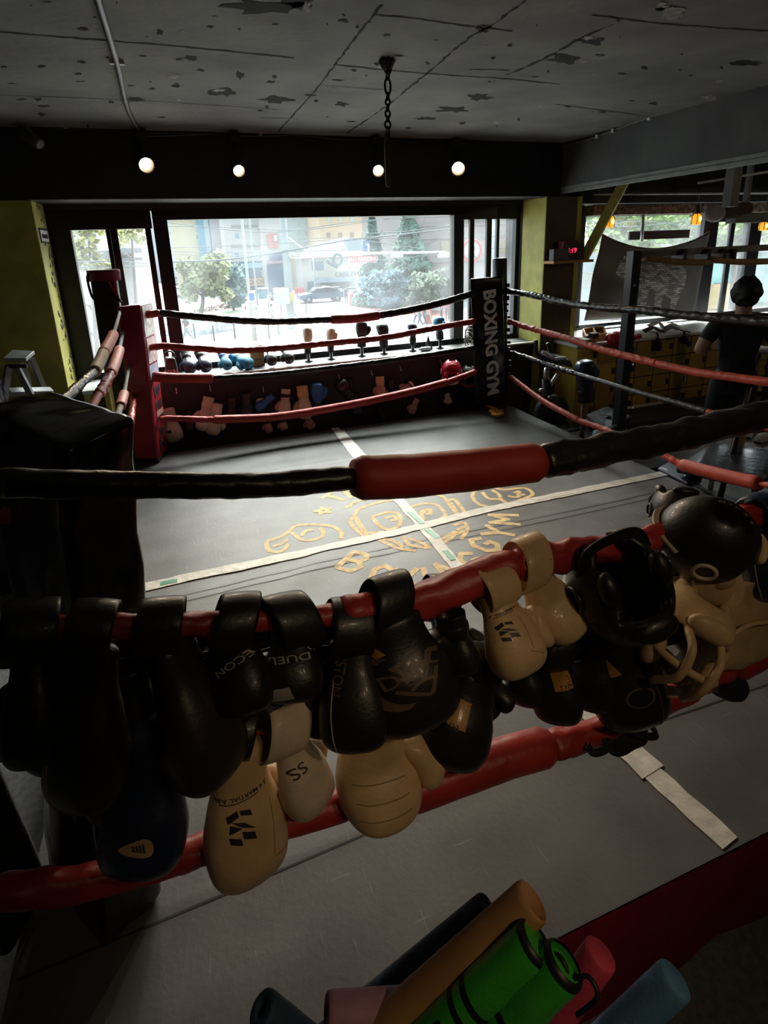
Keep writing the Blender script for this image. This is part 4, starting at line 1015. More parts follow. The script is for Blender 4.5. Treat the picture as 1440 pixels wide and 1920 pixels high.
ng('cream boxing glove with dark emblem hanging lowest at the left', (440, 1366, 0), (470, 1642, -.06), G_CREAM, roll=D2R(-18), fat=1.18, flip=-1, thumb=G_CREAM, strap=G_BLACK,
   marks=(('emblem', -.022, .165, .060, D2R(4), G_INK), ('text:3.4 MARTIAL ARTS', -.015, .112, .0085, D2R(2), G_INK), ('panel', -.015, .120, .0018, D2R(2), G_INK, -1, 'underline', .0009, 34), ('panel', .030, .20, .0011, D2R(86), G_CREASE, -1, 'crease', .0005, 100), ('panel', .045, .262, .0022, D2R(-14), G_CREASE, -1, 'crease', .0006, 18)))
ng('dark navy boxing glove with a pale leaf shaped badge, lowest at the left', (292, 1378, 0), (262, 1630, -.06), G_NAVY, roll=D2R(15), fat=1.45, marks=(('leaf', -.012, .215, .055, D2R(12), G_TAN), ('stripes', -.010, .213, .030, D2R(12), G_INK, -1, 'logo', .0016)))
ng('black boxing glove tucked behind the crest glove and above the gold panelled one', (880, 1238, .05), (905, 1330, .03), G_BLACK, roll=D2R(200), fat=1.9, sub=1)
ng('black boxing glove in the shade between the cream emblem glove and the gold panelled ones', (975, 1222, .03), (990, 1318, .0), G_BLACK, roll=D2R(30), fat=1.7, sub=1)
ng('black boxing glove hanging behind the broad brown strap at left', (236, 1212, .04), (250, 1400, .03), G_BLACK, roll=D2R(0), fat=1.4, sub=1, style='open')
ng('black boxing glove between the two broad brown straps, tip showing above the navy glove', (222, 1390, .06), (250, 1478, -.02), G_BLACK, roll=D2R(60), fat=2.0, sub=1, style='open')
ng('black boxing glove filling the gap left of the slanted lettering glove', (378, 1205, .03), (385, 1375, .0), G_BLACK, roll=D2R(190), fat=1.6, sub=1, style='open')
ng('black boxing glove behind the DUEL glove with its thumb down to the left', (498, 1195, .05), (510, 1345, .03), G_BLACK, roll=D2R(150), fat=1.7, sub=1, style='open')
ng('black boxing glove between the DUEL glove and the stiff lettered cuff', (606, 1190, .04), (612, 1355, .02), G_BLACK, roll=D2R(185), fat=1.6, sub=1, style='open')
ng('dark brown boxing glove pressed behind the leftmost pair of straps', (112, 1215, .05), (108, 1420, .03), G_BROWN, roll=D2R(170), fat=1.5, sub=1, style='open')
ng('black boxing glove squeezed between the crest glove and the cream emblem glove', (842, 1150, -.02), (868, 1262, -.06), G_BLACK, roll=D2R(25), fat=1.7, sub=1, style='open')
ng('black boxing glove low under the hanging head guard, thumb left', (1100, 1190, .02), (1110, 1320, .0), G_BLACK, roll=D2R(20), fat=1.7, sub=1)
ng('black boxing glove in the shade right of the cage guard, cuff up', (1225, 1080, .04), (1236, 1190, .02), G_BLACK, roll=D2R(160), fat=1.7, sub=1)
# the square ivory cuff of the hanging glove and the dark brown strap ends
def strap_loop(parent_label, px, py, w, h, m, dy=-0.058):
    pass

# head guards
def head_guard(label, c, s, face, up, m, m2=None, group='head guards hung on the near ropes', cage=False, pad=None, n=26):
    face = Vector(face).normalized(); up = Vector(up); up = (up - up.dot(face) * face).normalized(); rt = face.cross(up)
    t = thing('head_guard', label, 'head guard', (0, 0, 0), group)
    t.matrix_world = Matrix.Translation(Vector(c)) @ (Matrix((rt, face, up)).transposed().to_4x4()) @ Matrix.Diagonal((s, s, s, 1))
    mb = MB(); bm = mb.bm; rows = 18; g = []
    for j in range(rows + 1):
        th = PI * (0.04 + 0.80 * j / rows); row = []
        for i in range(n):
            a = 2 * PI * i / n
            p = Vector((0.098 * math.sin(th) * math.sin(a), 0.118 * math.sin(th) * math.cos(a), 0.125 * math.cos(th)))
            if p.z < 0: p.x *= 1 + 0.1 * p.z / 0.12
            row.append(bm.verts.new(p))
        g.append(row)
    for j in range(rows):
        for i in range(n):
            q = [g[j][i], g[j][(i + 1) % n], g[j + 1][(i + 1) % n], g[j + 1][i]]; cc = sum((v.co for v in q), Vector()) / 4
            if cc.y > 0.03 and abs(cc.x) < 0.056 - 0.012 * max(0, -cc.z * 8 - .3) and -0.115 < cc.z < 0.038: continue
            if cc.y < -0.05 and cc.z < -0.055: continue
            if abs(cc.x) < .03 and cc.z > 0.105: continue
            f = bm.faces.new(q); f.smooth = True
    o = mb.build('shell', m, t, local=True, normals=False)
    md = o.modifiers.new('solid', 'SOLIDIFY'); md.thickness = 0.026; md.offset = 1; md = o.modifiers.new('sub', 'SUBSURF'); md.levels = md.render_levels = 1
    pm = pad or m
    MB().ball((0, 0.118, 0.075), 0.04, 14, 8, s=(1.5, .5, .75)).build('forehead_pad', pm, t, local=True)
    for sx in (-1, 1):
        MB().ball((sx * 0.072, 0.095, -0.045), 0.036, 14, 8, s=(.7, .75, 1.25)).build('cheek_pad', pm, t, local=True)
        Me = Matrix.Rotation(PI / 2, 3, 'Y')
        MB().torus((sx * 0.122, 0.0, -0.01), 0.030, 0.006, M=Me, n=20, m=8).build('ear_ring', m2 or m, t, local=True)
    mb = MB(); ribbon(mb, spline([(-.098, .02, -.07), (-.07, .045, -.128), (0, .06, -.145), (.07, .045, -.128), (.098, .02, -.07)], 6), 0.028, (0, 1, 0.3), 0.004); mb.build('chin_strap', m2 or m, t, local=True)
    mb = MB(); ribbon(mb, spline([(-.09, -.075, -.02), (-.03, -.13, -.03), (.03, -.13, -.03), (.09, -.075, -.02)], 6), 0.05, (0, 0, 1), 0.006); mb.build('back_strap', m2 or m, t, local=True)
    if cage:
        for x in (-.035, .035):
            MB().tube(spline([(x * 1.3, .10, .055), (x, .165, .02), (x * .9, .175, -.05), (x * 1.2, .12, -.11)], 6), 0.010, 10).build('cage_bar', m2 or m, t, local=True)
        MB().tube(spline([(-.098, .06, -.035), (-.05, .155, -.03), (.05, .155, -.03), (.098, .06, -.035)], 6), 0.010, 10).build('cage_bar', m2 or m, t, local=True)
    return t
head_guard('black open faced head guard hanging upside down with daylight through its face opening', nearp(1158, 1098, -.07), 1.08, (-.15, -.95, .30), (.25, .1, -1), G_BLACK)
head_guard('black head guard with a round ear piece and cream padding near the rope end', nearp(1322, 1012, -.06), .95, (.72, -.45, -.5), (-.2, -.25, .9), G_BLACK, G_IVORY, pad=G_CREAM)
head_guard('cream leather head guard with cage bars hanging below the ear piece guard', nearp(1268, 1180, -.06), 1.15, (-.45, -.8, .15), (.5, -.1, .85), G_CREAM, G_CREAM, cage=True)
head_guard('black head guard lying over the rope with its buckled back strap up', nearp(1270, 962, .13), .70, (.2, .2, 1), (-.4, -.7, .1), G_BLACK)
# cream body protector beside the cage guard
t = thing('body_protector', 'cream padded body protector hanging at the right end below the rope', 'body protector', nearp(1385, 1165, -.03))
bot = [nearp(1322, 1262, -.06), nearp(1500, 1222, -.06), nearp(1500, 1222, .05), nearp(1322, 1262, .05)]; top = [nearp(1300, 1105, -.07), nearp(1500, 1075, -.07), nearp(1500, 1075, .04), nearp(1300, 1105, .04)]
hexa(bot, top, 8, 0.018, 9, 4.0).build('padding', G_CREAM, t)
mb = MB(); mb.tube(spline([nearp(1345, 1245, -.07), nearp(1372, 1195, -.085), nearp(1405, 1172, -.085), nearp(1450, 1165, -.08)], 6), 0.007, 8); mb.build('piping', G_CREAM, t)
mb = MB(); ribbon(mb, spline([nearp(1330, 1110, -.08), nearp(1352, 1125, -.09), nearp(1375, 1110, -.09), nearp(1370, 1075, -.06)], 6), 0.07, (0, -1, .3), 0.008); mb.build('shoulder_strap', G_CREAM, t)
# second cream shoulder between the black guard and the protector
ng('cream sparring glove folded between the two black head guards', (1310, 1040, .03), (1318, 1110, -.10), G_CREAM, roll=D2R(80), fat=1.9, sub=1)
# dark bundles round the bottom rope
def bundle(label, c, r, m, ax, extra=()):
    t = thing('ankle_support', label, 'ankle support', c, 'black supports on the bottom rope')
    ax = Vector(ax).normalized(); Mx = Matrix.Translation(c) @ ax.to_track_quat('Z', 'Y').to_matrix().to_4x4()
    mb = MB(); rs = []
    for z, k in ((-1, .75), (-.9, .95), (-.4, 1.05), (.1, .95), (.6, 1.1), (.95, .95), (1, .8)):
        rs.append([Mx @ Vector((math.cos(a) * r * k * (1 + .18 * noise.noise(Vector((a * 1.2, z * 2, 4)))), math.sin(a) * r * k * (1 + .18 * noise.noise(Vector((a * 1.2, z * 2, 9)))), z * r * 1.15)) for a in [2 * PI * i / 22 for i in range(22)]])
    mb.rings(rs); mb.build('sleeve', m, t, sub=1)
    for pp in extra:
        mb = MB(); ribbon(mb, spline([nearp(*q) for q in pp], 6), 0.022, (0, -.6, 1), 0.006); mb.build('strap', m, t)
    return t
bundle('black ankle support wrapped round the bottom rope with a trailing loop strap', nearp(1165, 1372, -.0), 0.058, G_LINING, (1, 0, .2), ([(1180, 1362, -.05), (1215, 1358, -.06), (1228, 1380, -.06), (1205, 1380, -.06), (1180, 1370, -.05)], [(1100, 1398, -.05), (1112, 1412, -.06), (1135, 1405, -.06), (1140, 1385, -.05)]))
bundle('black cuff wrapped round the bottom rope at far right', nearp(1362, 1282, 0), 0.052, G_LINING, (.6, 0, -.35), ())
# black strap carrying the gold panelled gloves
t = thing('lifting_strap', 'black webbing strap with a steel ring lying along the third rope', 'strap', nearp(905, 1238, -.04))
mb = MB(); ribbon(mb, spline([nearp(865, 1242, -.035), nearp(905, 1236, -.04), nearp(950, 1226, -.035)], 6), 0.05, (0, -.7, .7), 0.006); mb.build('webbing', G_LINING, t)
MB().torus(nearp(1050, 1180, -.06), 0.030, 0.004, M=Matrix.Rotation(.7, 3, 'X'), n=24, m=8).build('ring', M_chain, t)

# ------------------------------------------------------------------ on the black panel below the sill, hung from hooks
WY = SILL_Y - 0.035
wp = lambda px, py, dy=0.0: on_y(px, py, WY + dy)
WG = 'boxing gloves hung on the panel below the window'
def wg(label, top, tip, m, **kw):
    kw.setdefault('group', WG); kw.setdefault('sub', 1); kw.setdefault('style', 'open')
    return glove_at(label, wp(*top), wp(*tip), m, **kw)
wg('cream glove on the wall panel half hidden by the red corner post', (314, 768), (330, 828), G_IVORY, fat=1.3, marks=(('panel', .03, .16, .03, .4, G_INK),))
wg('dark glove low on the wall panel left of the cream pair', (352, 770), (356, 812), G_BLACK, fat=1.2)
wg('cream glove of the left hand pair, cuff tilted up left', (392, 745), (378, 808, -.06), G_IVORY, fat=1.1)
wg('cream glove of the left hand pair, cuff upright in front', (408, 757, -.03), (398, 816, -.08), G_IVORY, fat=1.15, flip=-1)
wg('dark grey glove hanging in shade right of the cream pair', (435, 745), (432, 795), G_BLACK, fat=1.25)
wg('black glove with open cuff hanging left of the blue one', (462, 737), (462, 792), G_NAVY, fat=1.2, cuff=G_BLACK)
wg('small blue and white glove lying slantwise on the panel', (512, 742), (480, 768), G_BLUE, fat=1.1, thumb=G_IVORY)
wg('cream glove with crossed black straps on its cuff', (536, 730), (532, 782, -.05), G_IVORY, fat=1.15, strap=G_BLACK, thumb=G_PINK)
wg('tall laced cream glove beside the blue topped one', (566, 724), (574, 786, -.05), G_IVORY, fat=1.15, cuff=G_CREAM)
wg('blue glove above a round white badge right of the laced cream glove', (597, 772), (594, 718, -.04), G_BLUE, fat=1.1, cuff=G_BLACK, marks=(('ring', .0, .06, .05, 0, G_SILVER),))
wg('cream and black glove below the bottom rope at left of the lower row', (500, 782), (505, 812), G_PINK, fat=1.2, cuff=G_BLACK)
wg('cream and black glove in the middle of the lower row', (527, 782), (534, 806), G_IVORY, fat=1.5, cuff=G_BLACK)
wg('cream glove at the right of the lower row under the laced one', (572, 776), (586, 804), G_PINK, fat=1.3)
wg('shiny black glove with thumb up on the panel', (662, 748), (636, 716, -.05), G_BLACK, fat=1.4, marks=(('ring', .0, .12, .05, 0, G_SILVER),))
wg('dark navy glove hanging under the shiny black one', (664, 738), (672, 784), G_NAVY, fat=1.3, cuff=G_BLACK)
wg('faded pink glove with a cream cuff, thumb to the right', (712, 706), (714, 748, -.05), G_PINK, fat=1.3, cuff=G_CREAM, roll=.3)
wg('black glove with cream thumb right of the faded pink one', (732, 712), (738, 752, -.04), G_BLACK, fat=1.1, thumb=G_PINK)
wg('cream glove with a black strap lying slantwise on the panel', (776, 716), (752, 738, -.05), G_PINK, fat=1.3, cuff=G_BLACK, strap=G_IVORY)
wg('pale pink glove below the bottom rope, tip down', (782, 748), (770, 776, -.04), G_PINK, fat=1.2)
wg('dark glove with two white stripes below the bottom rope', (708, 762), (724, 792, -.02), G_BLACK, fat=1.2, seam=G_SILVER)
wg('cream glove with red tip hanging under the red head guard', (838, 738), (842, 758, -.05), G_IVORY, fat=1.7, thumb=G_PINK)
head_guard('red and white head guard hung on the panel beside the black corner post', wp(846, 696, -.10), .95, (-.35, -1, .1), (.1, 0, 1), G_RED, G_IVORY, group='head guards hung on the wall panel')
head_guard('black head guard with a red ear pad half behind the black corner post', wp(878, 704, -.08), .85, (-.2, -1, .1), (.1, 0, 1), G_BLACK, G_RED, group='head guards hung on the wall panel')
for i, (px, py, h) in enumerate(((330, 727, 5), (393, 722, 5), (492, 724, 5), (634, 702, 12), (695, 694, 10), (749, 686, 9), (825, 676, 9))):
    c = on_y(px, py, SILL_Y + 0.025)
    o = MB().tube([c, c + Vector((0, -.03, -.005)), c + Vector((0, -.035, -.045)), c + Vector((0, -.05, -.05)), c + Vector((0, -.055, -.03))], 0.005, 8).build('wall_hook', M_sill)
    tag(o, 'white metal hook on the black panel, number %s from the left' % ('one', 'two', 'three', 'four', 'five', 'six', 'seven')[i], 'hook', 'hooks on the black panel')
for o in COL.objects:
    if o.name.startswith('wall_hook'): o['label'] = 'small white metal hook on the black panel under the sill'

# ------------------------------------------------------------------ on the window sill
def sill(px, z=SILL_Z, y=5.90): 
    a = on_y(px, 650, y); return Vector((a.x, y, z))
SG = 'boxing gloves on the window sill'
t = thing('equipment_bag', 'black equipment bag with faint red lettering at the left end of the sill', 'bag', sill(318, y=5.84))
a = sill(302, y=5.80); b = sill(328, y=5.80)
hexa([a, b, b + Vector((0, .16, 0)), a + Vector((0, .16, 0))], [a + Vector((.02, .02, .20)), b + Vector((-.02, .02, .19)), b + Vector((-.02, .14, .19)), a + Vector((.02, .14, .2))], 4, .008, 9).build('body', G_BLACK, t)
bm = text_mesh('RIVAL', .04, 0, .001); mb = MB(); add_bm(mb, bm, frame((a + b) / 2 + Vector((0, -.012, .06)), (1, 0, 0), (0, 0, 1))); mb.build('lettering', G_PINK, t, normals=False)
MB().torus((a + b) / 2 + Vector((0, .08, .2)), .05, .008, M=Matrix.Rotation(PI / 2, 3, 'X')).build('handle', G_BLACK, t)
def toe(label, px, px2, py2, m, cuff, y=5.88, ht=.26, fat=1.0, lace=False, roll=0.0):
    """glove lying on the sill, fist towards the room and low, cuff leaning up against the pane"""
    base = sill(px, y=y - 0.10); base.z = SILL_Z + 0.052
    top = on_y(px2, py2, y + 0.06); d = (top - base)
    tip = base + (base - top).normalized() * 0.0 + Vector((0, -.03, 0))
    g = glove_at(label, top, tip, m, style='open', sub=1, fat=fat, cuff=cuff, group=SG, roll=roll, toward=(0, -.3, 1))
    if lace:
        mb = MB(); q = top.lerp(tip, .25)
        for k in range(4): mb.tube([q + Vector((-.03, -.05, -.02 - .025 * k)), q + Vector((.03, -.055, -.035 - .025 * k))], .004, 6).tube([q + Vector((.03, -.05, -.02 - .025 * k)), q + Vector((-.03, -.055, -.035 - .025 * k))], .004, 6)
        o = mb.build('laces', M_white_print, None); o.parent = g; o.matrix_parent_inverse = g.matrix_world.inverted()
    return g
toe('black laced glove leaning on the sill next to the bag', 352, 346, 662, G_NAVY, G_BLACK, lace=True, fat=1.3)
toe('black laced glove with white lacing, second beside the bag', 384, 372, 660, G_NAVY, G_BLACK, lace=True, fat=1.25)
toe('blue fabric glove with an upright cuff on the sill', 424, 414, 662, G_TEAL, G_BLUE, fat=1.15)
toe('blue fabric glove leaning left with a round blue tip', 468, 434, 668, G_TEAL, G_TEAL, fat=1.25, y=5.90)
toe('black glove with a pale rimmed tip right of the cardboard box', 507, 506, 652, G_BLACK, G_BLACK, fat=1.25)
toe('black glove with a pale rimmed tip, right one of the sill pair', 542, 530, 650, G_BLACK, G_BLACK, fat=1.2)
for px in (507, 542):
    pass
a = sill(470, y=5.95)
t = thing('cardboard_box', 'small brown cardboard box standing on the sill behind the blue gloves', 'box', a)
MB().box((a.x - .01, 5.93, SILL_Z), (a.x + .13, 6.05, SILL_Z + .22)).build('carton', mat('cardboard', (0.52, 0.30, 0.10), 0.8, var=.1), t, bevel=.003)
bm = text_mesh('FIRE 8', .022); mb = MB(); add_bm(mb, bm, frame((a.x + .075, 5.929, SILL_Z + .07), (1, 0, 0), (0, 0, 1))); mb.build('lettering', G_INK, t, normals=False)
PEGW = [' nearest the cardboard box', ' second from the cardboard box', ' facing the room', ' in the middle', ' with a flared cuff', ' nearest the right frame']
def peg(label, px, ytop, ybot, m, cuff=None, fat=1.0, roll=0.0, thumb=None, tilt=0.0):
    """glove pushed upside down over a drying peg on the sill"""
    b = sill(px); top = on_y(px + tilt, ytop, 5.90); low = on_y(px, ybot, 5.90)
    p = thing('drying_peg', 'black drying peg under the ' + label.split(' drying')[0] + PEGW.pop(0), 'peg', b, 'drying pegs on the sill')
    MB().lathe([(.045, 0), (.045, .008), (.018, .014), (.016, low.z - SILL_Z + .10)], c=b, n=14).build('rod', M_frame, p)
    return glove_at(label + ' on the sill', low, top, m, style='open', sub=1, fat=fat, roll=roll, cuff=cuff, thumb=thumb, group=SG)
peg('cream glove drying upright nearest the cardboard box', 577, 613, 662, G_IVORY, G_BLACK, .95, roll=.7)
peg('cream glove drying upright, second from the cardboard box', 620, 614, 660, G_IVORY, G_BLACK, .95, roll=-.8)
peg('black glove drying upright facing the room', 678, 602, 650, G_BLACK, fat=1.2)
peg('dark olive black glove drying upright in the middle of the pegs', 720, 606, 652, G_BLACK, fat=1.3, roll=.9, tilt=-3)
peg('navy glove drying upright with a flared cuff', 774, 606, 646, G_NAVY, G_BLACK, fat=1.2, roll=1.2)
peg('dark teal glove drying upright nearest the right frame', 825, 594, 636, G_TEAL, G_BLACK, fat=1.3, roll=-1.2, tilt=-4)
t = thing('spray_bottle', 'small clear plastic bottle lying on the sill between two drying gloves', 'bottle', sill(797, y=5.84))
c = sill(797, y=5.84) + Vector((0, 0, .025)); MB().lathe([(.006, -.08), (.012, -.078), (.012, -.06), (.024, -.045), (.024, .06), (.02, .065)], n=14, M=Matrix.Translation(c) @ Matrix.Rotation(PI / 2, 4, 'Y')).build('bottle_body', mat('clear_plastic', (.6, .65, .68), .15), t)
c = sill(803, y=5.92); o = MB().lathe([(.055, 0), (.02, .10), (.004, .16)], c=c, n=16).build('rubber_cone', G_BLACK); tag(o, 'small black rubber cone on the sill left of the last drying glove', 'cone')
# tangle of cable at the right end of the sill
t = thing('cable_coil', 'loose coil of pale cable at the right end of the sill behind the black post', 'cable', sill(878, y=5.95))
for k in range(4):
    MB().torus(on_y(878 + 3 * k, 640 - 5 * k, 5.93 + .01 * k), .05 + .012 * k, .006, M=Matrix.Rotation(1.2 + .2 * k, 3, 'X') @ Matrix.Rotation(.3 * k, 3, 'Z'), n=22, m=6, sy=1.4).build('loop', mat('pale_cable', (.4, .38, .3), .5), t)
# ================================================================== the street outside, one storey down
ST = -3.65
gnd = lambda px, py, z=ST: on_z(px, py, z)
RS = random.Random(21)
K = lambda n, c, r=0.8, **k: mat('street_' + n, tuple(0.44 * v for v in c), r, var=k.pop('var', .05), **k)
S_road, S_walk, S_red, S_line = K('asphalt', (.40, .43, .46)), K('paving', (.72, .70, .66), scale=1.5), K('red_paving', (.62, .27, .22)), K('road_paint', (.85, .85, .83))
S_yel = K('yellow_paint', (.80, .62, .20))
struct('ground', MB().box((-60, 6.5, ST - .3), (90, 140, ST)), S_walk)
def flat(name, pix, m, z, label=None, cat=None, group=None):
    o = MB().prism([gnd(px, py, ST + z) for px, py in pix], (0, 0, -z + .002)).build(name, m)
    o['kind'] = 'structure'; return o
flat('road_1', [(300, 575), (520, 562), (700, 574), (900, 625), (1000, 690), (560, 660), (380, 690), (480, 640), (560, 600), (300, 590)], S_road, .012)
flat('road_2', [(300, 562), (980, 520), (980, 532), (660, 575), (300, 574)], S_road, .010)
flat('pavement_1', [(600, 570), (680, 568), (900, 590), (980, 640), (860, 612), (720, 588)], S_red, .04)
flat('pavement_2', [(420, 562), (560, 556), (560, 566), (430, 570)], S_red, .03)
for pp in ([(605, 585), (640, 580), (660, 584), (625, 590)], [(560, 590), (590, 586), (600, 591), (568, 596)], [(590, 622), (780, 640), (780, 648), (585, 630)], [(640, 655), (840, 660), (840, 668), (640, 664)],
           [(700, 628), (740, 622), (760, 632), (715, 640)], [(560, 636), (620, 632), (640, 640), (570, 646)], [(790, 650), (830, 640), (846, 650), (812, 662)]):
    flat('road_marking', pp, S_line, .022)
for pp in ([(470, 640), (560, 628), (620, 640), (500, 650)], [(660, 668), (850, 652), (850, 656), (660, 674)], [(580, 650), (640, 648), (640, 652), (590, 656)]):
    flat('road_marking', pp, S_yel, .024)

def building(label, pxl, pxr, base, top, y, dep, m, parts=(), roof=None):
    a, b = on_y(pxl, base, y), on_y(pxr, base, y); zt = on_y((pxl + pxr) / 2, top, y).z
    t = thing('building', label, 'building', (a.x, y, ST))
    MB().box((a.x, y, ST), (b.x, y + dep, zt)).build('wall', m, t)
    for nm, x0, y0, x1, y1, mm, dd in parts:
        P, Q = on_y(x0, y0, y), on_y(x1, y1, y)
        o = MB().box((min(P.x, Q.x), y - dd, min(P.z, Q.z)), (max(P.x, Q.x), y + .05, max(P.z, Q.z))).build(nm, mm, t)
    if roof: MB().box((a.x - .4, y - .4, zt), (b.x + .4, y + dep, zt + .35)).build('roof', roof, t)
    return t
W_d, W_b, W_l = K('dark_window', (.16, .22, .28), .2), K('blue_window', (.30, .48, .58), .2), K('pale_window', (.55, .70, .74), .2)
def rowwin(x0, x1, ys, n, w, h, m=W_b): return [('window', x0 + (x1 - x0) * i / max(1, n - 1) - w / 2, yy, x0 + (x1 - x0) * i / max(1, n - 1) + w / 2, yy + h, m, .04) for yy in ys for i in range(n)]
bands = lambda x0, x1, ys, m: [('ledge', x0, yy, x1, yy + 1.6, m, .25) for yy in ys]
S_pale = K('pale_wall', (.70, .72, .72)); S_ledge = K('ledge', (.45, .50, .52))
building('pale grey block at the far left of the big window view', 300, 350, 560, 390, 125, 10, K('grey_wall', (.62, .68, .69)), rowwin(322, 322, (420,), 1, 5, 10, W_l) + [('ledge', 300, 435, 352, 437, S_ledge, .3)])
building('cream yellow tower with two small dark windows', 338, 386, 560, 330, 90, 10, K('cream_wall', (.86, .74, .48)), [('window', 368, 440, 373, 448, W_d, .05), ('window', 377, 440, 382, 450, W_d, .05), ('ledge', 338, 398, 386, 399.5, S_ledge, .1)])
building('light blue tower with white vertical strips', 385, 412, 560, 320, 88, 10, K('blue_wall', (.25, .50, .62)), [('strip', 392, 432, 395, 452, S_pale, .1), ('strip', 404, 380, 407, 470, K('pale_blue', (.50, .66, .74)), .1), ('strip', 386, 380, 389, 480, W_l, .1)])
building('lilac grey block with a tall gridded window', 411, 436, 560, 330, 86, 10, K('lilac_wall', (.62, .56, .60)), [('window', 416, 441, 424, 454, W_l, .05), ('window', 425.5, 441, 432, 454, W_l, .05), ('window', 416, 455.5, 424, 466, W_l, .05), ('window', 425.5, 455.5, 432, 466, W_l, .05), ('window', 416, 418, 432, 434, K('lilac_window', (.5, .5, .56)), .05)])
S_slate = K('slate_wall', (.10, .17, .26))
t = building('white building over a dark blue shop front with an orange sign band', 433, 502, 562, 330, 80, 12, K('white_wall', (.76, .75, .72)),
             rowwin(444, 490, (438, 474), 2, 8, 9, W_b) + bands(433, 502, (422, 459), S_ledge) + [('shop_front', 424, 492, 506, 548, S_slate, .6), ('sign', 426, 495, 498, 501, K('aqua_sign', (.35, .62, .70)), .75), ('window', 441, 509, 456, 520, W_l, .75), ('window', 489, 507, 501, 518, W_l, .75)])
P, Q = on_y(440, 524, 79.2), on_y(505, 534, 79.2)
sg = MB().box((P.x, 79.0, Q.z), (Q.x, 79.3, P.z)).build('sign_band', K('orange_sign', (.85, .42, .12)), t)
bm = text_mesh('FRIED CHICKEN', .62, 0, .02); mb = MB(); add_bm(mb, bm, frame(((P.x + Q.x) / 2, 78.95, (P.z + Q.z) / 2), (1, 0, 0), (0, 0, 1)) @ Matrix.Diagonal((.72, 1, 1, 1))); mb.build('lettering', K('brown_ink', (.25, .08, .03)), sg, normals=False)
building('narrow building with an orange red sign panel and dark windows', 500, 541, 560, 395, 78, 10, K('offwhite_wall', (.74, .70, .66)),
         [('sign', 500, 438, 521, 464, K('coral_sign', (.78, .32, .22)), .3), ('window', 512, 441, 519, 452, S_line, .4), ('window', 504, 474, 538, 487, K('slate_window', (.22, .28, .40), .2), .2), ('awning', 500, 489, 540, 493, K('mauve_band', (.55, .42, .48)), .6), ('shop_front', 500, 496, 541, 545, K('navy_front', (.14, .22, .34)), .2)] + rowwin(510, 530, (500,), 2, 9, 16, W_b))
building('distant pale cyan block behind the utility pole', 541, 612, 560, 402, 110, 10, K('cyan_wall', (.62, .72, .72)), rowwin(560, 600, (415, 432, 450), 4, 5, 8, W_l))
building('peach coloured block with a row of dark windows', 608, 700, 560, 340, 100, 10, K('peach_wall', (.82, .62, .42)), rowwin(616, 682, (436,), 4, 8, 10, K('brown_window', (.40, .30, .24), .3)) + rowwin(616, 682, (408,), 4, 6, 8, W_l))
t = building('white two storey shop with a slate roof and dark shop window', 570, 668, 556, 482, 74, 10, K('white_shop', (.72, .69, .63)),
             [('window', 584, 491, 607, 506, K('steel_window', (.20, .30, .36), .2), .1), ('awning', 590, 522, 662, 526, K('blue_awning', (.40, .50, .60)), 1.2), ('door', 576, 528, 590, 545, W_d, .1), ('window', 600, 528, 655, 548, W_d, .1)])
P, Q = on_y(560, 482, 73), on_y(700, 445, 73)
mb = MB(); mb.prism([Vector((P.x, 73, P.z)), Vector((Q.x, 73, P.z)), Vector((Q.x - 2.0, 78, Q.z)), Vector((P.x + 3.5, 78, Q.z - .8))], (0, .3, .3)); mb.build('slate_roof', K('slate_roof', (.36, .48, .56)), t)
P = on_y(650, 475, 75); t2 = MB().box((P.x, 74.5, P.z), (P.x + 2.2, 76, P.z + 1.9)).build('dormer', K('dormer', (.50, .60, .66)), t)
bm = text_mesh('CAFE 24', .6, 0, .02); mb = MB(); P = on_y(648, 514, 73.85); add_bm(mb, bm, frame(P, (1, 0, 0), (0, 0, 1))); mb.build('lettering', W_d, t, normals=False)
S_brn = K('brown_wall', (.50, .43, .40))
building('big brownish grey building at the right of the view', 770, 1010, 575, 280, 50, 14, S_brn,
         rowwin(836, 950, (452,), 3, 20, 22, K('amber_window', (.45, .36, .22), .3)) + bands(770, 1010, (418, 440, 482), K('brown_ledge', (.40, .35, .33))) + [('door', 826, 522, 850, 575, K('dark_entry', (.16, .13, .13)), .1), ('column', 852, 522, 858, 580, K('stone', (.62, .58, .54)), .5), ('column', 818, 522, 823, 578, K('stone', (.62, .58, .54)), .5)])
# left view: grey wall with a roof edge
building('grey rendered wall and low roof seen through the left sliding window', 214, 282, 700, 468, 20, 4, K('render_wall', (.48, .47, .44)), [('ledge', 214, 466, 268, 474, K('roof_edge', (.30, .32, .34)), .5), ('ledge', 214, 484, 268, 488, K('roof_edge', (.30, .32, .34)), .3)])
building('pale block behind the trees at far left', 60, 215, 640, 395, 45, 5, K('pale_far_wall', (.70, .70, .66)), rowwin(110, 190, (500, 540), 3, 14, 18, W_l))
# right of the big column
building('pale building with a teal and yellow shop front seen by the person', 1325, 1900, 640, 330, 22, 5, K('pale_shop_wall', (.66, .66, .62)),
         [('sign', 1328, 486, 1356, 530, K('teal_sign', (.05, .48, .44)), .4), ('sign', 1326, 530, 1350, 580, K('yellow_sign', (.72, .48, .12)), .4), ('window', 1362, 478, 1392, 580, K('pale_green_glass', (.55, .66, .60)), .2), ('window', 1405, 470, 1480, 560, K('mint_glass', (.48, .66, .62)), .3), ('awning', 1335, 448, 1440, 470, S_pale, 1.2)])
building('pale low wall behind the banner', 1040, 1330, 640, 455, 26, 4, K('bright_wall', (.75, .75, .72)), rowwin(1100, 1280, (480, 540), 4, 26, 30, W_l))

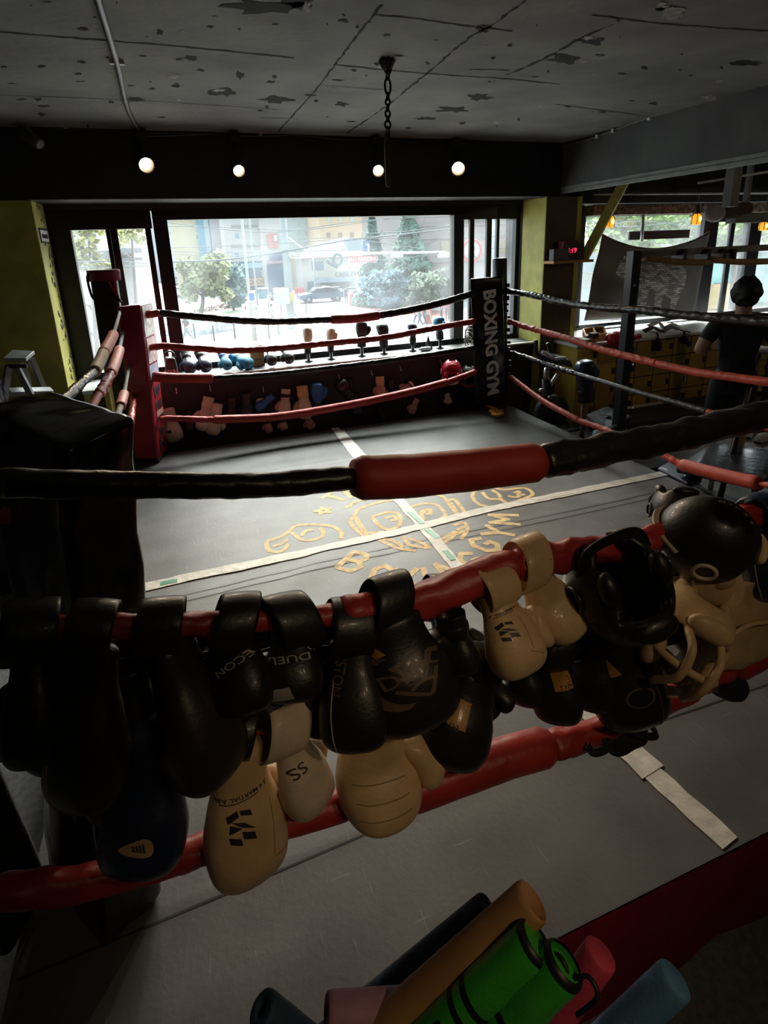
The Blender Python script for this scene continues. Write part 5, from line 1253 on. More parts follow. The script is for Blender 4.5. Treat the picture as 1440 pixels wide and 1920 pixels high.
# trees: trunk, limbs and a crown of separate small leaves in one mesh
def tree(label, px, base, cx, cy, rx, ry, y, m, n=900, leaf=.22, conical=False, bare=False, seed=1, group='street trees'):
    rr = random.Random(seed)
    b = on_y(px, base, y); b.z = ST; c = on_y(cx, cy, y); sx = (on_y(cx + rx, cy, y) - c).length; sz = (on_y(cx, cy - ry, y) - c).length
    t = thing('street_tree', label, 'tree', b, group)
    mb = MB(); top = Vector((c.x, y, c.z + sz * .5))
    mb.tube([b, b.lerp(top, .4) + Vector((rr.uniform(-.2, .2), 0, 0)), top], [sx * .07 + .06, sx * .05 + .04, .03], 8)
    for k in range(9):
        s = b.lerp(top, rr.uniform(.35, .9)); a = rr.uniform(0, 2 * PI); e = s + Vector((math.cos(a) * sx * .7, math.sin(a) * sx * .5, sz * rr.uniform(.1, .5)))
        mb.tube([s, s.lerp(e, .5) + Vector((0, 0, .1)), e], [.05 + sx * .012, .04, .015], 6)
    mb.build('trunk', K('bark', (.22, .18, .15)), t)
    mb = MB()
    blobs = [(Vector((rr.uniform(-.7, .7), rr.uniform(-.7, .7), rr.uniform(-.75, .8))), rr.uniform(.22, .42)) for _ in range(26)]
    for k in range(n):
        if conical:
            h = rr.random() ** .8; a = rr.uniform(0, 2 * PI); tier = (h * 7) % 1
            r_ = (1 - h) * (.55 + .45 * (1 - tier)) * rr.uniform(.5, 1); p = Vector((math.cos(a) * r_, math.sin(a) * r_, -1 + 2 * h))
        else:
            q, r0 = rr.choice(blobs); d = Vector((rr.gauss(0, 1), rr.gauss(0, 1), rr.gauss(0, 1))).normalized(); p = q + d * r0 * rr.uniform(.6, 1)
            if bare and rr.random() < .5: continue
        p = Vector((c.x + p.x * sx, y + p.y * sx, c.z + p.z * sz))
        u = Vector((rr.gauss(0, 1), rr.gauss(0, 1), rr.gauss(0, .6))).normalized(); v = u.orthogonal(); w = leaf * rr.uniform(.6, 1.3)
        mb.poly([p - u * w, p + v * w * .6, p + u * w, p - v * w * .6])
    mb.build('crown', m, t, normals=False)
    return t
LV = lambda n, c: mat('leaves_' + n, tuple(0.44 * 1.2 * v for v in c), .7, var=.35, scale=.9)
tree('rounded yellow green tree in the planted bed at the left of the big window', 372, 605, 383, 520, 50, 48, 46, LV('yellow', (.34, .38, .15)), 2200, .22, seed=2)
tree('blue green bushy tree right behind the rounded one', 440, 590, 437, 535, 26, 44, 50, LV('blue', (.20, .36, .32)), 1300, .22, seed=3)
tree('dark conifer left of the tall one beside the blue turn sign', 703, 590, 700, 480, 44, 82, 52, LV('fir', (.12, .26, .20)), 1800, .30, True, seed=4)
tree('tall conifer with layered branches at the right of the big window', 766, 595, 768, 486, 74, 112, 50, LV('fir_light', (.17, .31, .20)), 3600, .34, True, seed=5)
tree('grey green leafy tree low in front of the brownish building', 802, 610, 800, 545, 36, 40, 44, LV('grey', (.28, .34, .22)), 1300, .20, seed=6)
tree('blue shaded leafy tree between the two conifers', 735, 590, 722, 540, 48, 34, 47, LV('shade', (.16, .28, .32)), 1500, .22, seed=7)
tree('thin yellow leaved tree outside the left sliding window', 176, 690, 172, 470, 48, 62, 15, LV('spring', (.46, .46, .12)), 700, .085, bare=True, seed=8)
tree('thin yellow leaved tree above the grey roof at left', 250, 690, 248, 438, 40, 26, 17, LV('spring', (.46, .46, .12)), 420, .085, bare=True, seed=9)
tree('leafy green tree above the banner at right, nearer the brace', 1150, 660, 1160, 412, 95, 60, 18, LV('fresh', (.30, .44, .10)), 3200, .14, seed=10)
tree('leafy green tree above the banner at right, nearer the orange bulb', 1270, 660, 1275, 405, 95, 62, 19, LV('fresh2', (.22, .40, .12)), 3400, .14, seed=11)
tree('leafy green tree behind the narrow right sashes', 1372, 660, 1378, 415, 62, 52, 17, LV('fresh', (.30, .44, .10)), 1800, .12, seed=12)
# planted bed, hedge
t = thing('planter_wall', 'low curved stone planter wall at the left of the crossing', 'planter', gnd(400, 615))
mb = MB(); P = spline([gnd(300, 628), gnd(360, 628), gnd(420, 622), gnd(462, 612), gnd(484, 600), gnd(470, 588)], 6)
mb.rings([[p, p + Vector((0, .35, 0)), p + Vector((0, .35, .85)), p + Vector((0, 0, .85))] for p in P], True, True, True, False); mb.build('stone', mat('street_stonework', (.42, .44, .45), .9, var=.3, scale=3), t)
o = MB().prism([p + Vector((0, .3, .55)) for p in P] + [gnd(300, 580)], (0, 0, .15)).build('planting_bed', K('bed', (.22, .27, .16), var=.3)); o['kind'] = 'structure'
def leafmass(name, label, cat, pts, h, w, m, n, leaf):
    mb = MB()
    for k in range(n):
        i = RS.randrange(len(pts) - 1); p = pts[i].lerp(pts[i + 1], RS.random()) + Vector((0, RS.uniform(-w, w), RS.uniform(0, h)))
        u = Vector((RS.gauss(0, 1), RS.gauss(0, 1), RS.gauss(0, 1))).normalized(); v = u.orthogonal(); q = leaf * RS.uniform(.6, 1.2)
        mb.poly([p - u * q, p + v * q * .6, p + u * q, p - v * q * .6])
    return tag(mb.build(name, m, normals=False), label, cat)
leafmass('hedge', 'low clipped green hedge between the red barriers', 'hedge', [gnd(664, 575), gnd(710, 578), gnd(760, 584)], .9, .8, LV('hedge', (.18, .34, .20)), 900, .16)
leafmass('flower_bed', 'patch of pinkish shrubs in the planted bed', 'shrubs', [gnd(360, 598), gnd(400, 596), gnd(440, 588)], 1.0, 1.2, LV('pink', (.50, .34, .30)), 700, .15)
for i, (px, py) in enumerate(((437, 590), (446, 590))):
    p = gnd(px, py); mb = MB().lathe([(.42, 0), (.50, .5), (.38, 1.3), (.05, 2.3)], c=p, n=12); tag(mb.build('clipped_shrub', LV('yew', (.12, .24, .18))), 'small pointed dark shrub in the planted bed, %s of the pair' % ('left', 'right')[i], 'shrub')

# cars
def car(label, pxl, pxr, base, m, rev=False, hatch=False):
    a, b = gnd(pxl, base), gnd(pxr, base); y = (a.y + b.y) / 2; a = on_y(pxl, base, y); b = on_y(pxr, base, y); L_ = b.x - a.x
    t = thing('car', label, 'car', ((a.x + b.x) / 2, y, ST), 'cars in the street')
    s = L_ / 4.5; f = -1 if rev else 1
    X = lambda u: (a.x + b.x) / 2 + f * (u - .5) * L_
    lower = [(0, .35), (.0, .75), (.06, .86), (.28, .95), (.94, .98), (1, .80), (1, .35)]
    upper = [(.22, .94), (.38, 1.40), (.62, 1.46), (.74 if not hatch else .88, 1.38), (.92 if not hatch else .97, .97)]
    def ext(pr, w, inset):
        mb = MB(); rs = []
        for yy, k in ((-w, inset), (-w * .92, 1), (w * .92, 1), (w, inset)):
            cx, cz = .5, .8
            rs.append([Vector((X(cx + (u - cx) * (k if 0 < u < 1 else .985 if k < 1 else 1)), y + yy, ST + s * (cz + (z - cz) * (.94 if k < 1 else 1)))) for u, z in pr])
        return mb.rings(rs, True, True, True, False)
    ext(lower, .88 * s, .97).build('body', m, t); ext(upper, .78 * s, .95).build('cabin', K('car_glass', (.10, .14, .18), .12), t)
    rf = [(.40, 1.385), (.62, 1.47), (.72 if not hatch else .86, 1.40), (.72 if not hatch else .86, 1.36), (.62, 1.42), (.42, 1.36)]
    ext(rf, .79 * s, .98).build('roof', m, t)
    for u in (.19, .81):
        for sy in (-1, 1):
            c = Vector((X(u), y + sy * .80 * s, ST + .33 * s)); w = MB().cyl(c - Vector((0, .1 * s, 0)), c + Vector((0, .1 * s, 0)), .33 * s, 18).build('wheel', K('tyre', (.05, .05, .055)), t)
            MB().cyl(c - Vector((0, .115 * s, 0)), c + Vector((0, .115 * s, 0)), .19 * s, 14).build('rim', K('rim', (.5, .52, .54), .3), w)
    for u, nm, mm in ((.015, 'headlight', S_line), (.985, 'tail_light', K('tail_red', (.6, .05, .04)))):
        MB().cbox((X(u), y - .62 * s, ST + .72 * s), (.12 * s, .36 * s, .14 * s)).build(nm, mm, t)
    return t
C_n, C_w, C_s, C_k = (K('paint_' + n, c, .3, coat=.6) for n, c in (('navy', (.13, .22, .34)), ('white', (.78, .80, .82)), ('silver', (.45, .50, .54)), ('black', (.07, .08, .09))))
car('dark blue sedan in the middle of the street', 560, 645, 566, C_n)
car('white hatchback parked behind the dark blue sedan', 606, 640, 549, C_w, hatch=True)
car('white car parked beside the white hatchback, further right', 638, 672, 550, C_w)
car('silver car half behind the utility pole', 502, 550, 562, C_s, rev=True)
for i, (py, m) in enumerate(((529, C_s), (538, C_k), (548, C_w), (561, C_k))):
    car(('topmost', 'second', 'third', 'lowest')[i] + ' of the cars queued at the left edge of the big window', 318, 348, py, m)
t = thing('kiosk', 'small teal kiosk cart on the pavement left of the silver car', 'kiosk', gnd(495, 560)); P = gnd(495, 560)
MB().box((P.x - .5, P.y, ST), (P.x + .5, P.y + 1, ST + 1.1)).build('body', K('teal_cart', (.12, .42, .50)), t); MB().box((P.x - .6, P.y - .2, ST + 1.1), (P.x + .6, P.y + 1.2, ST + 1.25)).build('lid', S_pale, t)

# people on the street: one continuous body each, with clothes and hair
def figure(name, label, loc, H, yaw, shirt, legs, hair, skin, pose='stand', shorts=False, sub=1, group=None, bag=None, local_scale=1.0):
    """standing or walking person; +Y is the way they face before yaw"""
    sw = {'stand': (0.03, -.03), 'walk': (.24, -.26), 'work': (.04, -.02)}[pose]
    J = {'pel': (0, 0, .53), 'sp': (0, .0, .62), 'ch': (0, .0, .73), 'nk': (0, .0, .835), 'nk2': (0, .012, .865), 'hd': (0, .022, .915), 'hd2': (0, .018, .955)}
    for s, n, k in ((-1, 'l', sw[0]), (1, 'r', sw[1])):
        J['hip' + n] = (s * .052, 0, .50); J['kn' + n] = (s * .058, k * .5 + .015, .275); J['an' + n] = (s * .058, k - .02, .045 + (0.03 if k < -.1 else 0)); J['ft' + n] = (s * .066, k + .085, .015)
        J['sh' + n] = (s * .105, 0, .80); J['el' + n] = (s * .135, -k * .5 - .02, .635); J['wr' + n] = (s * .135, -k * .8 + .04, .49); J['ha' + n] = (s * .133, -k * .85 + .06, .44)
        if pose == 'work': J['el' + n] = (s * .175, -.03, .655); J['wr' + n] = (s * .095, .13, .655); J['ha' + n] = (s * .06, .17, .665)
    J['hem'] = (0, 0, .45); J['wa'] = (0, 0, .60)
    E_ = [('pel', 'hem'), ('pel', 'wa'), ('pel', 'sp', ), ('sp', 'ch'), ('ch', 'nk'), ('nk', 'nk2'), ('nk2', 'hd'), ('hd', 'hd2')]
    for n in 'lr': E_ += [('pel', 'hip' + n), ('hip' + n, 'kn' + n), ('kn' + n, 'an' + n), ('an' + n, 'ft' + n), ('ch', 'sh' + n), ('sh' + n, 'el' + n), ('el' + n, 'wr' + n), ('wr' + n, 'ha' + n)]
    Rr = {'hem': .080, 'wa': .070, 'pel': .075, 'sp': .068, 'ch': .090, 'nk': .042, 'nk2': .034, 'hd': .050, 'hd2': .042}
    for n in 'lr': Rr.update({'hip' + n: .056, 'kn' + n: .036, 'an' + n: .022, 'ft' + n: .020, 'sh' + n: .046, 'el' + n: .029, 'wr' + n: .018, 'ha' + n: .022})
    def grow(nm, keep, edges, k, m, sub_, cut=None):
        idx = {}; me = bpy.data.meshes.new(nm); vs_ = []
        for q in keep: idx[q] = len(vs_); vs_.append(tuple(H * c for c in J[q]))
        me.from_pydata(vs_, [(idx[a], idx[b]) for a, b in edges if a in idx and b in idx], [])
        o = bpy.data.objects.new(nm, me); COL.objects.link(o); md = o.modifiers.new('skin', 'SKIN'); sv = me.skin_vertices[0].data
        for q in keep: sv[idx[q]].radius = (Rr[q] * H * k(q), Rr[q] * H * k(q) * (.74 if q in ('ch', 'sp', 'pel') else 1.0)); sv[idx[q]].use_root = False
        sv[idx[keep[0]]].use_root = True
        md = o.modifiers.new('sub', 'SUBSURF'); md.levels = md.render_levels = sub_
        m2 = bpy.data.meshes.new_from_object(o.evaluated_get(bpy.context.evaluated_depsgraph_get())); bpy.data.objects.remove(o); bpy.data.meshes.remove(me)
        m2.name = nm; m2.materials.clear(); m2.materials.append(m)
        for p in m2.polygons: p.use_smooth = True
        return m2
    t = thing(name, label, 'person', loc, group); t.rotation_euler = (0, 0, yaw)
    def put(nm, me): o = bpy.data.objects.new(nm, me); COL.objects.link(o); o.parent = t; return o
    put('body', grow('body', [q for q in J if q not in ('hem', 'wa')], E_, lambda q: 1.0, skin, sub))
    J0 = dict(J)
    for n in 'lr': J['el' + n] = tuple(a + (b - a) * .75 for a, b in zip(J0['sh' + n], J0['el' + n]))
    put('shirt', grow('shirt', ['pel', 'hem', 'sp', 'ch', 'nk', 'shl', 'shr', 'ell', 'elr'], E_, lambda q: 1.20 if q not in ('nk',) else 1.5, shirt, sub))
    J = dict(J0)
    if shorts:
        for n in 'lr': J['kn' + n] = tuple(a + (b - a) * .8 for a, b in zip(J0['hip' + n], J0['kn' + n]))
        put('shorts', grow('shorts', ['pel', 'wa', 'hipl', 'hipr', 'knl', 'knr'], E_, lambda q: 1.2 if q[0] != 'k' else 1.5, legs, sub))
    else: put('trousers', grow('trousers', ['pel', 'wa', 'hipl', 'hipr', 'knl', 'knr', 'anl', 'anr'], E_, lambda q: 1.12 if q[0] != 'a' else 1.5, legs, sub))
    J = J0
    mb = MB(); hc = Vector((0, .004, .945)) * H
    mb.ball(hc, (.062 if sub < 2 else .070) * H, 26, 18, s=(.92, 1.1, 1.05)); 
    for v in mb.bm.verts:
        if sub > 1: v.co += (v.co - hc).normalized() * .020 * H * noise.noise(v.co * 30)
        if v.co.y > .035 * H and v.co.z < .965 * H: v.co.y = .035 * H - (.965 * H - v.co.z) * .35
    mb.build('hair', hair, t, local=True, sub=1)
    mb = MB(); mb.ball(Vector((0, .072, .918)) * H, .010 * H, 8, 6, s=(.7, 1, 1.2)); mb.build('nose', skin, t, local=True)
    for s in (-1, 1): MB().ball(Vector((s * .050, .015, .92)) * H, .012 * H, 8, 6, s=(.4, .8, 1.2)).build('ear', skin, t, local=True)
    if bag:
        MB().ball(Vector((0, -.10, .70)) * H, .07 * H, 10, 8, s=(1, .6, 1.4)).build('backpack', bag, t, local=True)
    return t
SKIN = mat('skin', (.48, .27, .18), .55); HAIR = mat('hair_black', (.012, .010, .010), .6)
T_blk, T_wht, T_gry, T_pnk, T_nav, T_yel = (K('cloth_' + n, c) for n, c in (('black', (.05, .05, .06)), ('white', (.80, .80, .78)), ('grey', (.35, .37, .40)), ('pink', (.70, .30, .36)), ('navy', (.08, .11, .2)), ('cream', (.70, .62, .40))))
for label, px, py, yaw, sh, lg, ps in (('man in dark clothes standing by the red barrier', 650, 569, 2.6, T_nav, T_blk, 'stand'), ('person in a pale top striding over the crossing', 512, 612, -1.3, T_wht, T_gry, 'walk'),
        ('person in dark clothes walking at the left bottom of the big window', 352, 640, 2.0, T_blk, T_gry, 'walk'), ('person in white shirt in the group crossing at the right', 783, 612, .3, T_wht, T_nav, 'walk'),
        ('person in grey clothes in the middle of the group crossing at the right', 792, 611, .2, T_gry, T_nav, 'walk'), ('person in cream trousers at the end of the group crossing', 803, 610, .1, T_wht, T_yel, 'walk'),
        ('person in grey near the window’s right edge', 828, 600, 1.2, T_gry, T_blk, 'stand'), ('person in a pink top beside the window’s right edge', 839, 601, -.6, T_pnk, T_gry, 'stand'), ('small person in dark clothes far down beside the utility pole', 546, 598, 1.0, T_gry, T_blk, 'walk')):
    figure('pedestrian', label, gnd(px, py), 1.7, yaw, sh, lg, HAIR, SKIN, ps, bag=T_blk if 'left bottom' in label else None)

# poles, signs, wires
S_pole, S_thin = K('concrete_pole', (.45, .52, .52)), K('steel_pole', (.55, .60, .62))
def pole(label, px, base, top, r, m, r2=None, arms=()):
    b = gnd(px, base); zt = on_y(px, top, b.y).z
    t = thing('street_pole', label, 'pole', b)
    MB().cyl(b, Vector((b.x, b.y, zt)), r, 14, r2 or r * .8).build('shaft', m, t)
    for p, q, w, mm in arms:
        MB().cyl(on_y(*p, b.y), on_y(*q, b.y), w, 8).build('arm', mm, t)
    return t, b
t, b = pole('thick grey utility pole in the middle of the view with signal arms', 547, 617, 340, .30, S_pole, .2, (((540, 477), (835, 473), .10, S_line), ((541, 446), (584, 478), .06, S_line), ((545, 478), (600, 477), .12, S_line), ((540, 478), (546, 480), .2, S_line)))
for px in (832, 744, 632 - 60):
    P = on_y(px, 478, b.y - .1); MB().cbox(P, (.9, .35, .4)).build('signal_head', S_line if px != 744 else S_pale, t)
MB().cbox(on_y(528, 555, b.y - .5), (1.0, .7, 1.1)).build('junction_cabinet', S_pale, t); MB().cbox(on_y(545, 557, b.y - .5), (.4, .3, .6)).build('yellow_plate', S_yel, t)
t, b2 = pole('tall thin pale pole left of the utility pole, carrying the blue notice', 476, 640, 380, .11, S_thin, .07)
P, Q = on_y(465, 545, b2.y - .15), on_y(480, 567, b2.y - .15); MB().box((P.x, P.y, Q.z), (Q.x, P.y + .05, P.z)).build('notice_board', S_line, t)
P, Q = on_y(467, 550, b2.y - .18), on_y(477, 563, b2.y - .18); MB().box((P.x, P.y, Q.z), (Q.x, P.y + .02, P.z)).build('notice_panel', K('sign_blue', (.04, .20, .55)), t)
pole('second thin pale pole behind the blue notice', 483, 572, 385, .10, S_thin)
pole('thin pole before the white shop', 592, 560, 470, .09, S_thin)
pole('thin pole in front of the grey wall at left, by the sliding sash', 270, 700, 380, .10, S_thin)
pole('slim grey pole seen through the right sliding sash', 921, 640, 380, .12, S_thin)
def board(label, x0, y0, x1, y1, y, m, arrow=None, txt=None):
    P, Q = on_y(x0, y0, y), on_y(x1, y1, y); t = thing('road_sign', label, 'sign', ((P.x + Q.x) / 2, y, Q.z))
    MB().box((P.x, y, Q.z), (Q.x, y + .05, P.z)).build('board', m, t)
    MB().box((P.x + (Q.x - P.x) * .4, y + .05, Q.z - .1), (P.x + (Q.x - P.x) * .6, y + .95, Q.z + .06)).build('bracket', S_thin, t)
    if arrow:
        mb = MB(); pts = [on_y(x, q, y - .03) for x, q in arrow]
        for u, v in zip(pts, pts[1:]): ribbon(mb, [u, v], .16, (0, -1, 0))
        mb.build('arrow', S_line, t, normals=False)
    if txt:
        bm = text_mesh(txt, (P.z - Q.z) * .6, 0, .01); mb = MB(); add_bm(mb, bm, frame(((P.x + Q.x) / 2, y - .03, (P.z + Q.z) / 2), (1, 0, 0), (0, 0, 1))); mb.build('lettering', S_line, t, normals=False)
    return t
board('blue left turn arrow sign hung over the street', 681, 452, 694, 474, 41, K('sign_blue', (.04, .20, .55)), arrow=((691, 472), (691, 458), (684, 458), (686, 456)))
board('red banner sign with white letters under the signal arm', 656, 481, 706, 491, 41, K('sign_red', (.75, .20, .20)), txt='NO PARKING')
t = thing('round_sign', 'round white road sign with a red rim in the right sliding window', 'sign', on_y(884, 470, 13)); c = on_y(884, 470, 13)
Mr = Matrix.Translation(c) @ Matrix.Rotation(PI / 2, 4, 'X')
rad = (on_y(903, 470, 13) - c).length
MB().lathe([(rad * .80, -.01), (rad * .80, .02)], n=32, M=Mr).build('face', S_line, t); MB().torus(c + Vector((0, -.02, 0)), rad * .9, rad * .11, M=Matrix.Rotation(PI / 2, 3, 'X'), n=32).build('rim', K('sign_red2', (.70, .06, .07)), t)
mb = MB(); mb.torus(c + Vector((0, -.035, rad * .15)), rad * .26, rad * .07, M=Matrix.Rotation(PI / 2, 3, 'X'), n=16).cyl(c + Vector((rad * .1, -.035, -.1 * rad)), c + Vector((rad * .35, -.035, -.6 * rad)), rad * .07, 8); mb.build('symbol', C_k, t)
o = MB().cyl(c + Vector((-.9 * rad, .05, -3)), c + Vector((-.9 * rad, .05, 1.2)), .05, 10).build('sign_post', S_thin, t)
S_wire = K('wire', (.16, .20, .22))
WIRES = (([(300, 492), (420, 487), (530, 472), (640, 452), (700, 445), (860, 428)], .055, 40), ([(300, 415), (400, 428), (520, 435), (680, 414), (860, 405)], .022, 38), ([(300, 424), (420, 426), (540, 432), (600, 428), (760, 405)], .018, 36),
         ([(300, 465), (400, 462), (500, 458), (620, 450), (760, 440)], .02, 39), ([(300, 470), (420, 474), (560, 470), (700, 468)], .02, 43), ([(530, 476), (600, 470), (690, 468)], .035, 40.5), ([(690, 438), (760, 434), (850, 422)], .03, 38),
         ([(690, 452), (760, 462), (830, 472)], .03, 42), ([(700, 488), (760, 484), (850, 468)], .02, 41), ([(310, 476), (420, 480), (530, 478)], .015, 41), ([(560, 448), (620, 446), (700, 447), (770, 446)], .02, 44),
         ([(130, 492), (200, 490), (280, 494)], .012, 14), ([(130, 500), (200, 502), (280, 498)], .012, 14.5), ([(870, 452), (920, 444), (970, 432)], .018, 24), ([(870, 470), (920, 466), (970, 464)], .018, 24), ([(1095, 412), (1180, 425), (1330, 408)], .012, 15), ([(1095, 432), (1200, 415), (1330, 430)], .012, 15.5))
for pp, r, y in WIRES:
    o = MB().tube(spline([on_y(a, b_, y) for a, b_ in pp], 6), r, 6).build('overhead_wire', S_wire); tag(o, 'thin dark overhead wire crossing the street view', 'wire', 'overhead wires')
t = thing('wire_coil', 'coil of black cable hanging from the overhead wires', 'cable coil', on_y(633, 487, 40))
for k in range(3): MB().torus(on_y(633, 487, 40 + .05 * k), .26 + .05 * k, .035, M=Matrix.Rotation(PI / 2, 3, 'X'), n=22, m=6, sy=1.15).build('loop', S_wire, t)
MB().tube([on_y(612, 487, 40), on_y(620, 494, 40), on_y(633, 500, 40)], .16, 8).build('splice', S_wire, t)
for i, (px, py) in enumerate(((366, 635), (402, 640), (441, 635), (481, 640), (505, 635), (523, 628), (462, 596), (483, 600), (505, 588), (528, 590), (575, 592))):
    p = gnd(px, py); t = thing('bollard', 'slim dark bollard along the crossing', 'bollard', p, 'bollards along the crossing')
    MB().lathe([(.055, 0), (.055, 1.0), (.03, 1.06)], c=p, n=10).build('post', K('bollard', (.18, .19, .20)), t)
for i, (px, py) in enumerate(((660, 573), (704, 575), (765, 580), (804, 606), (556, 551), (562, 551), (568, 551))):
    p = gnd(px, py); h = 1.15 if i < 4 else .8
    t = thing('traffic_barrier', ('red traffic drum at the left end of the hedge', 'red traffic drum in front of the hedge', 'red traffic drum at the right end of the hedge', 'red traffic post beside the crossing group', 'small red cone left of three', 'small red cone in the middle of three', 'small red cone right of three')[i], 'traffic barrier', p)
    MB().lathe([(.45, 0), (.45, .08), (.26, .10), (.24, h * .55), (.16, h), (.05, h + .02)], c=p, n=12).build('drum', K('barrier_red', (.80, .14, .10)), t); MB().lathe([(.225, h * .60), (.205, h * .72)], c=p, n=12, caps=False).build('white_band', S_line, t)
A, B = gnd(780, 590), gnd(830, 602); o = MB().box((A.x, A.y - 3, ST + .2), (B.x, A.y - 2.8, ST + 1.2)).build('road_barrier', K('barrier_red', (.80, .14, .10))); tag(o, 'long red plastic road barrier behind the people at right', 'barrier')
# ================================================================== the room on the right
M_lock = mat('locker_mustard', (0.36, 0.235, 0.035), 0.5, var=.10, scale=3)
M_lock2 = mat('locker_yellow', (0.55, 0.38, 0.05), 0.5, var=.08)
M_gap = mat('locker_gap', (0.02, 0.015, 0.008), 0.8)
M_metal = mat('dull_metal', (0.35, 0.35, 0.36), 0.35, metal=.8)
M_rack = mat('rack_black', (0.022, 0.024, 0.028), 0.45)
M_wood = mat('pale_wood', (0.52, 0.28, 0.11), 0.6, var=.2, scale=30)
LY, LZ = 5.20, 0.685
cw, rows = 0.285, 4
for k in range(7):
    x0 = 4.24 + k * 2 * cw; yb_ = .40 if k == 0 else .62
    t = thing('locker_bank', ['mustard locker bank at the left end beside the olive column', 'mustard locker bank second from the column, under the red gloves', 'mustard locker bank third from the column', 'mustard locker bank fourth from the column, with a hung black pouch', 'mustard locker bank just left of the standing person', 'mustard locker bank behind the standing person', 'mustard locker bank right of the standing person'][k], 'lockers', (x0 + cw, LY, FLOOR), 'locker banks under the side window')
    MB().box((x0 + .002, LY + .012, FLOOR), (x0 + 2 * cw - .002, LY + yb_, LZ - .02)).build('carcass', M_gap if k else M_lock2, t)
    for c in range(2):
        for r in range(rows):
            h = (LZ - .03 - FLOOR - .07) / rows; za = FLOOR + .07 + r * h; xa = x0 + c * cw
            d = MB().box((xa + .006, LY, za + .006), (xa + cw - .006, LY + .016, za + h - .006)).build('door', M_lock2 if (k * 2 + c + r) % 7 == 3 else M_lock, t, bevel=.004)
            MB().cbox((xa + cw - .045, LY - .008, za + h * .55), (.03, .02, .07)).build('latch', M_metal if (k + r + c) % 4 == 0 else M_rack, d)
t = MB().box((4.20, LY - .03, LZ - .02), (9.4, YW - .07, LZ + .012)).build('counter_top', M_sill); tag(t, 'long white counter top over the mustard lockers below the side window', 'counter top')
cz = LZ + .012
cp = lambda px, py, dz=0: on_z(px, py, cz + dz)
# things lying on it
t = thing('desk_tray', 'orange wooden tray with compartments on the white counter by the column', 'tray', cp(1112, 640))
a, b, c_, d_ = cp(1098, 642), cp(1136, 636), cp(1130, 622), cp(1093, 627)
for q, w in ((a, b), (b, c_), (c_, d_), (d_, a), ((a + b) / 2, (c_ + d_) / 2)):
    n_ = (w - q).normalized(); s_ = Vector((-n_.y, n_.x, 0)) * .008
    MB().prism([q - s_, w - s_, w + s_, q + s_], (0, 0, .075)).build('side', M_wood, t)
MB().prism([a, b, c_, d_], (0, 0, .01)).build('bottom', M_wood, t)
o = MB().cbox(cp(1113, 629, .08), (.09, .07, .06), None).build('phone_holder', M_rack); tag(o, 'small black block standing in the orange tray', 'block')
for i in range(4):
    o = MB().cbox(cp(1083 + i * 1.0, 637, .012 + .022 * i), (.22 - .01 * i, .17, .02)).build('notebook', mat('book_%d' % i, ((.55, .45, .05), (.05, .05, .05), (.62, .60, .40), (.20, .24, .08))[i], .6))
    tag(o, ('lowest of the notebooks stacked left of the orange tray, yellow', 'black notebook in the stack left of the orange tray', 'pale notebook third up in the stack by the tray', 'dark green notebook on top of the stack by the tray')[i], 'notebook', 'notebooks by the tray')
glove_at('red boxing glove lying on the white counter, nearer the column', cp(1172, 628, .07), cp(1149, 637, .06), G_RED, style='open', sub=1, fat=1.3, cuff=G_IVORY, toward=(0, -.4, 1), group='red gloves on the counter')
glove_at('red boxing glove on the white counter just behind the rack post', cp(1200, 630, .07), cp(1180, 634, .06), G_RED, style='open', sub=1, fat=1.3, toward=(0, -.4, 1), group='red gloves on the counter')
t = thing('flat_sheet', 'dark flat sheets lying on the counter towards the window', 'sheet', cp(1175, 614))
MB().prism([cp(1130, 618), cp(1190, 612), cp(1190, 604), cp(1140, 610)], (0, 0, .02)).build('sheet', M_rack, t); MB().prism([cp(1250, 606, .0), cp(1312, 600, 0), cp(1330, 594, 0), cp(1262, 600, 0)], (0, 0, .015)).build('sheet', M_rack, t)
for i, (pp, lb) in enumerate((([(1207, 622), (1225, 615), (1240, 622), (1258, 614), (1275, 620), (1290, 623)], 'tangled black and white straps on the counter right of the rack post'), ([(1215, 612), (1235, 606), (1245, 616), (1262, 609), (1272, 615)], 'pale grey hand wrap lying on the counter behind the black straps'))):
    mb = MB(); ribbon(mb, spline([cp(px, py, .03 + .03 * (k % 2)) for k, (px, py) in enumerate(pp)], 6), .055, (0, -.5, 1), .012); o = mb.build('hand_wrap', (M_rack, M_sill)[i]); tag(o, lb, 'hand wrap')
for px, py, ey, lb in ((1234, 632, 659, 'black pouch hanging over the locker front on a strap'), (1284, 628, 646, 'small black glove hanging over the locker front left of the person')):
    c = on_y(px, py, LY - .05); e = on_y(px, ey, LY - .06)
    t = thing('hanging_pouch', lb, 'pouch', c, 'black pouches on the lockers'); MB().tube([c, c.lerp(e, .4), c.lerp(e, .8), e], [.035, .05, .06, .03], 12, sq=.6).build('pouch', M_rack, t, sub=1)
    mb = MB(); ribbon(mb, [c + Vector((0, .14, .045)), c + Vector((0, .03, .05)), c], .03, (0, -.3, 1), .005); mb.build('strap', M_rack, t)

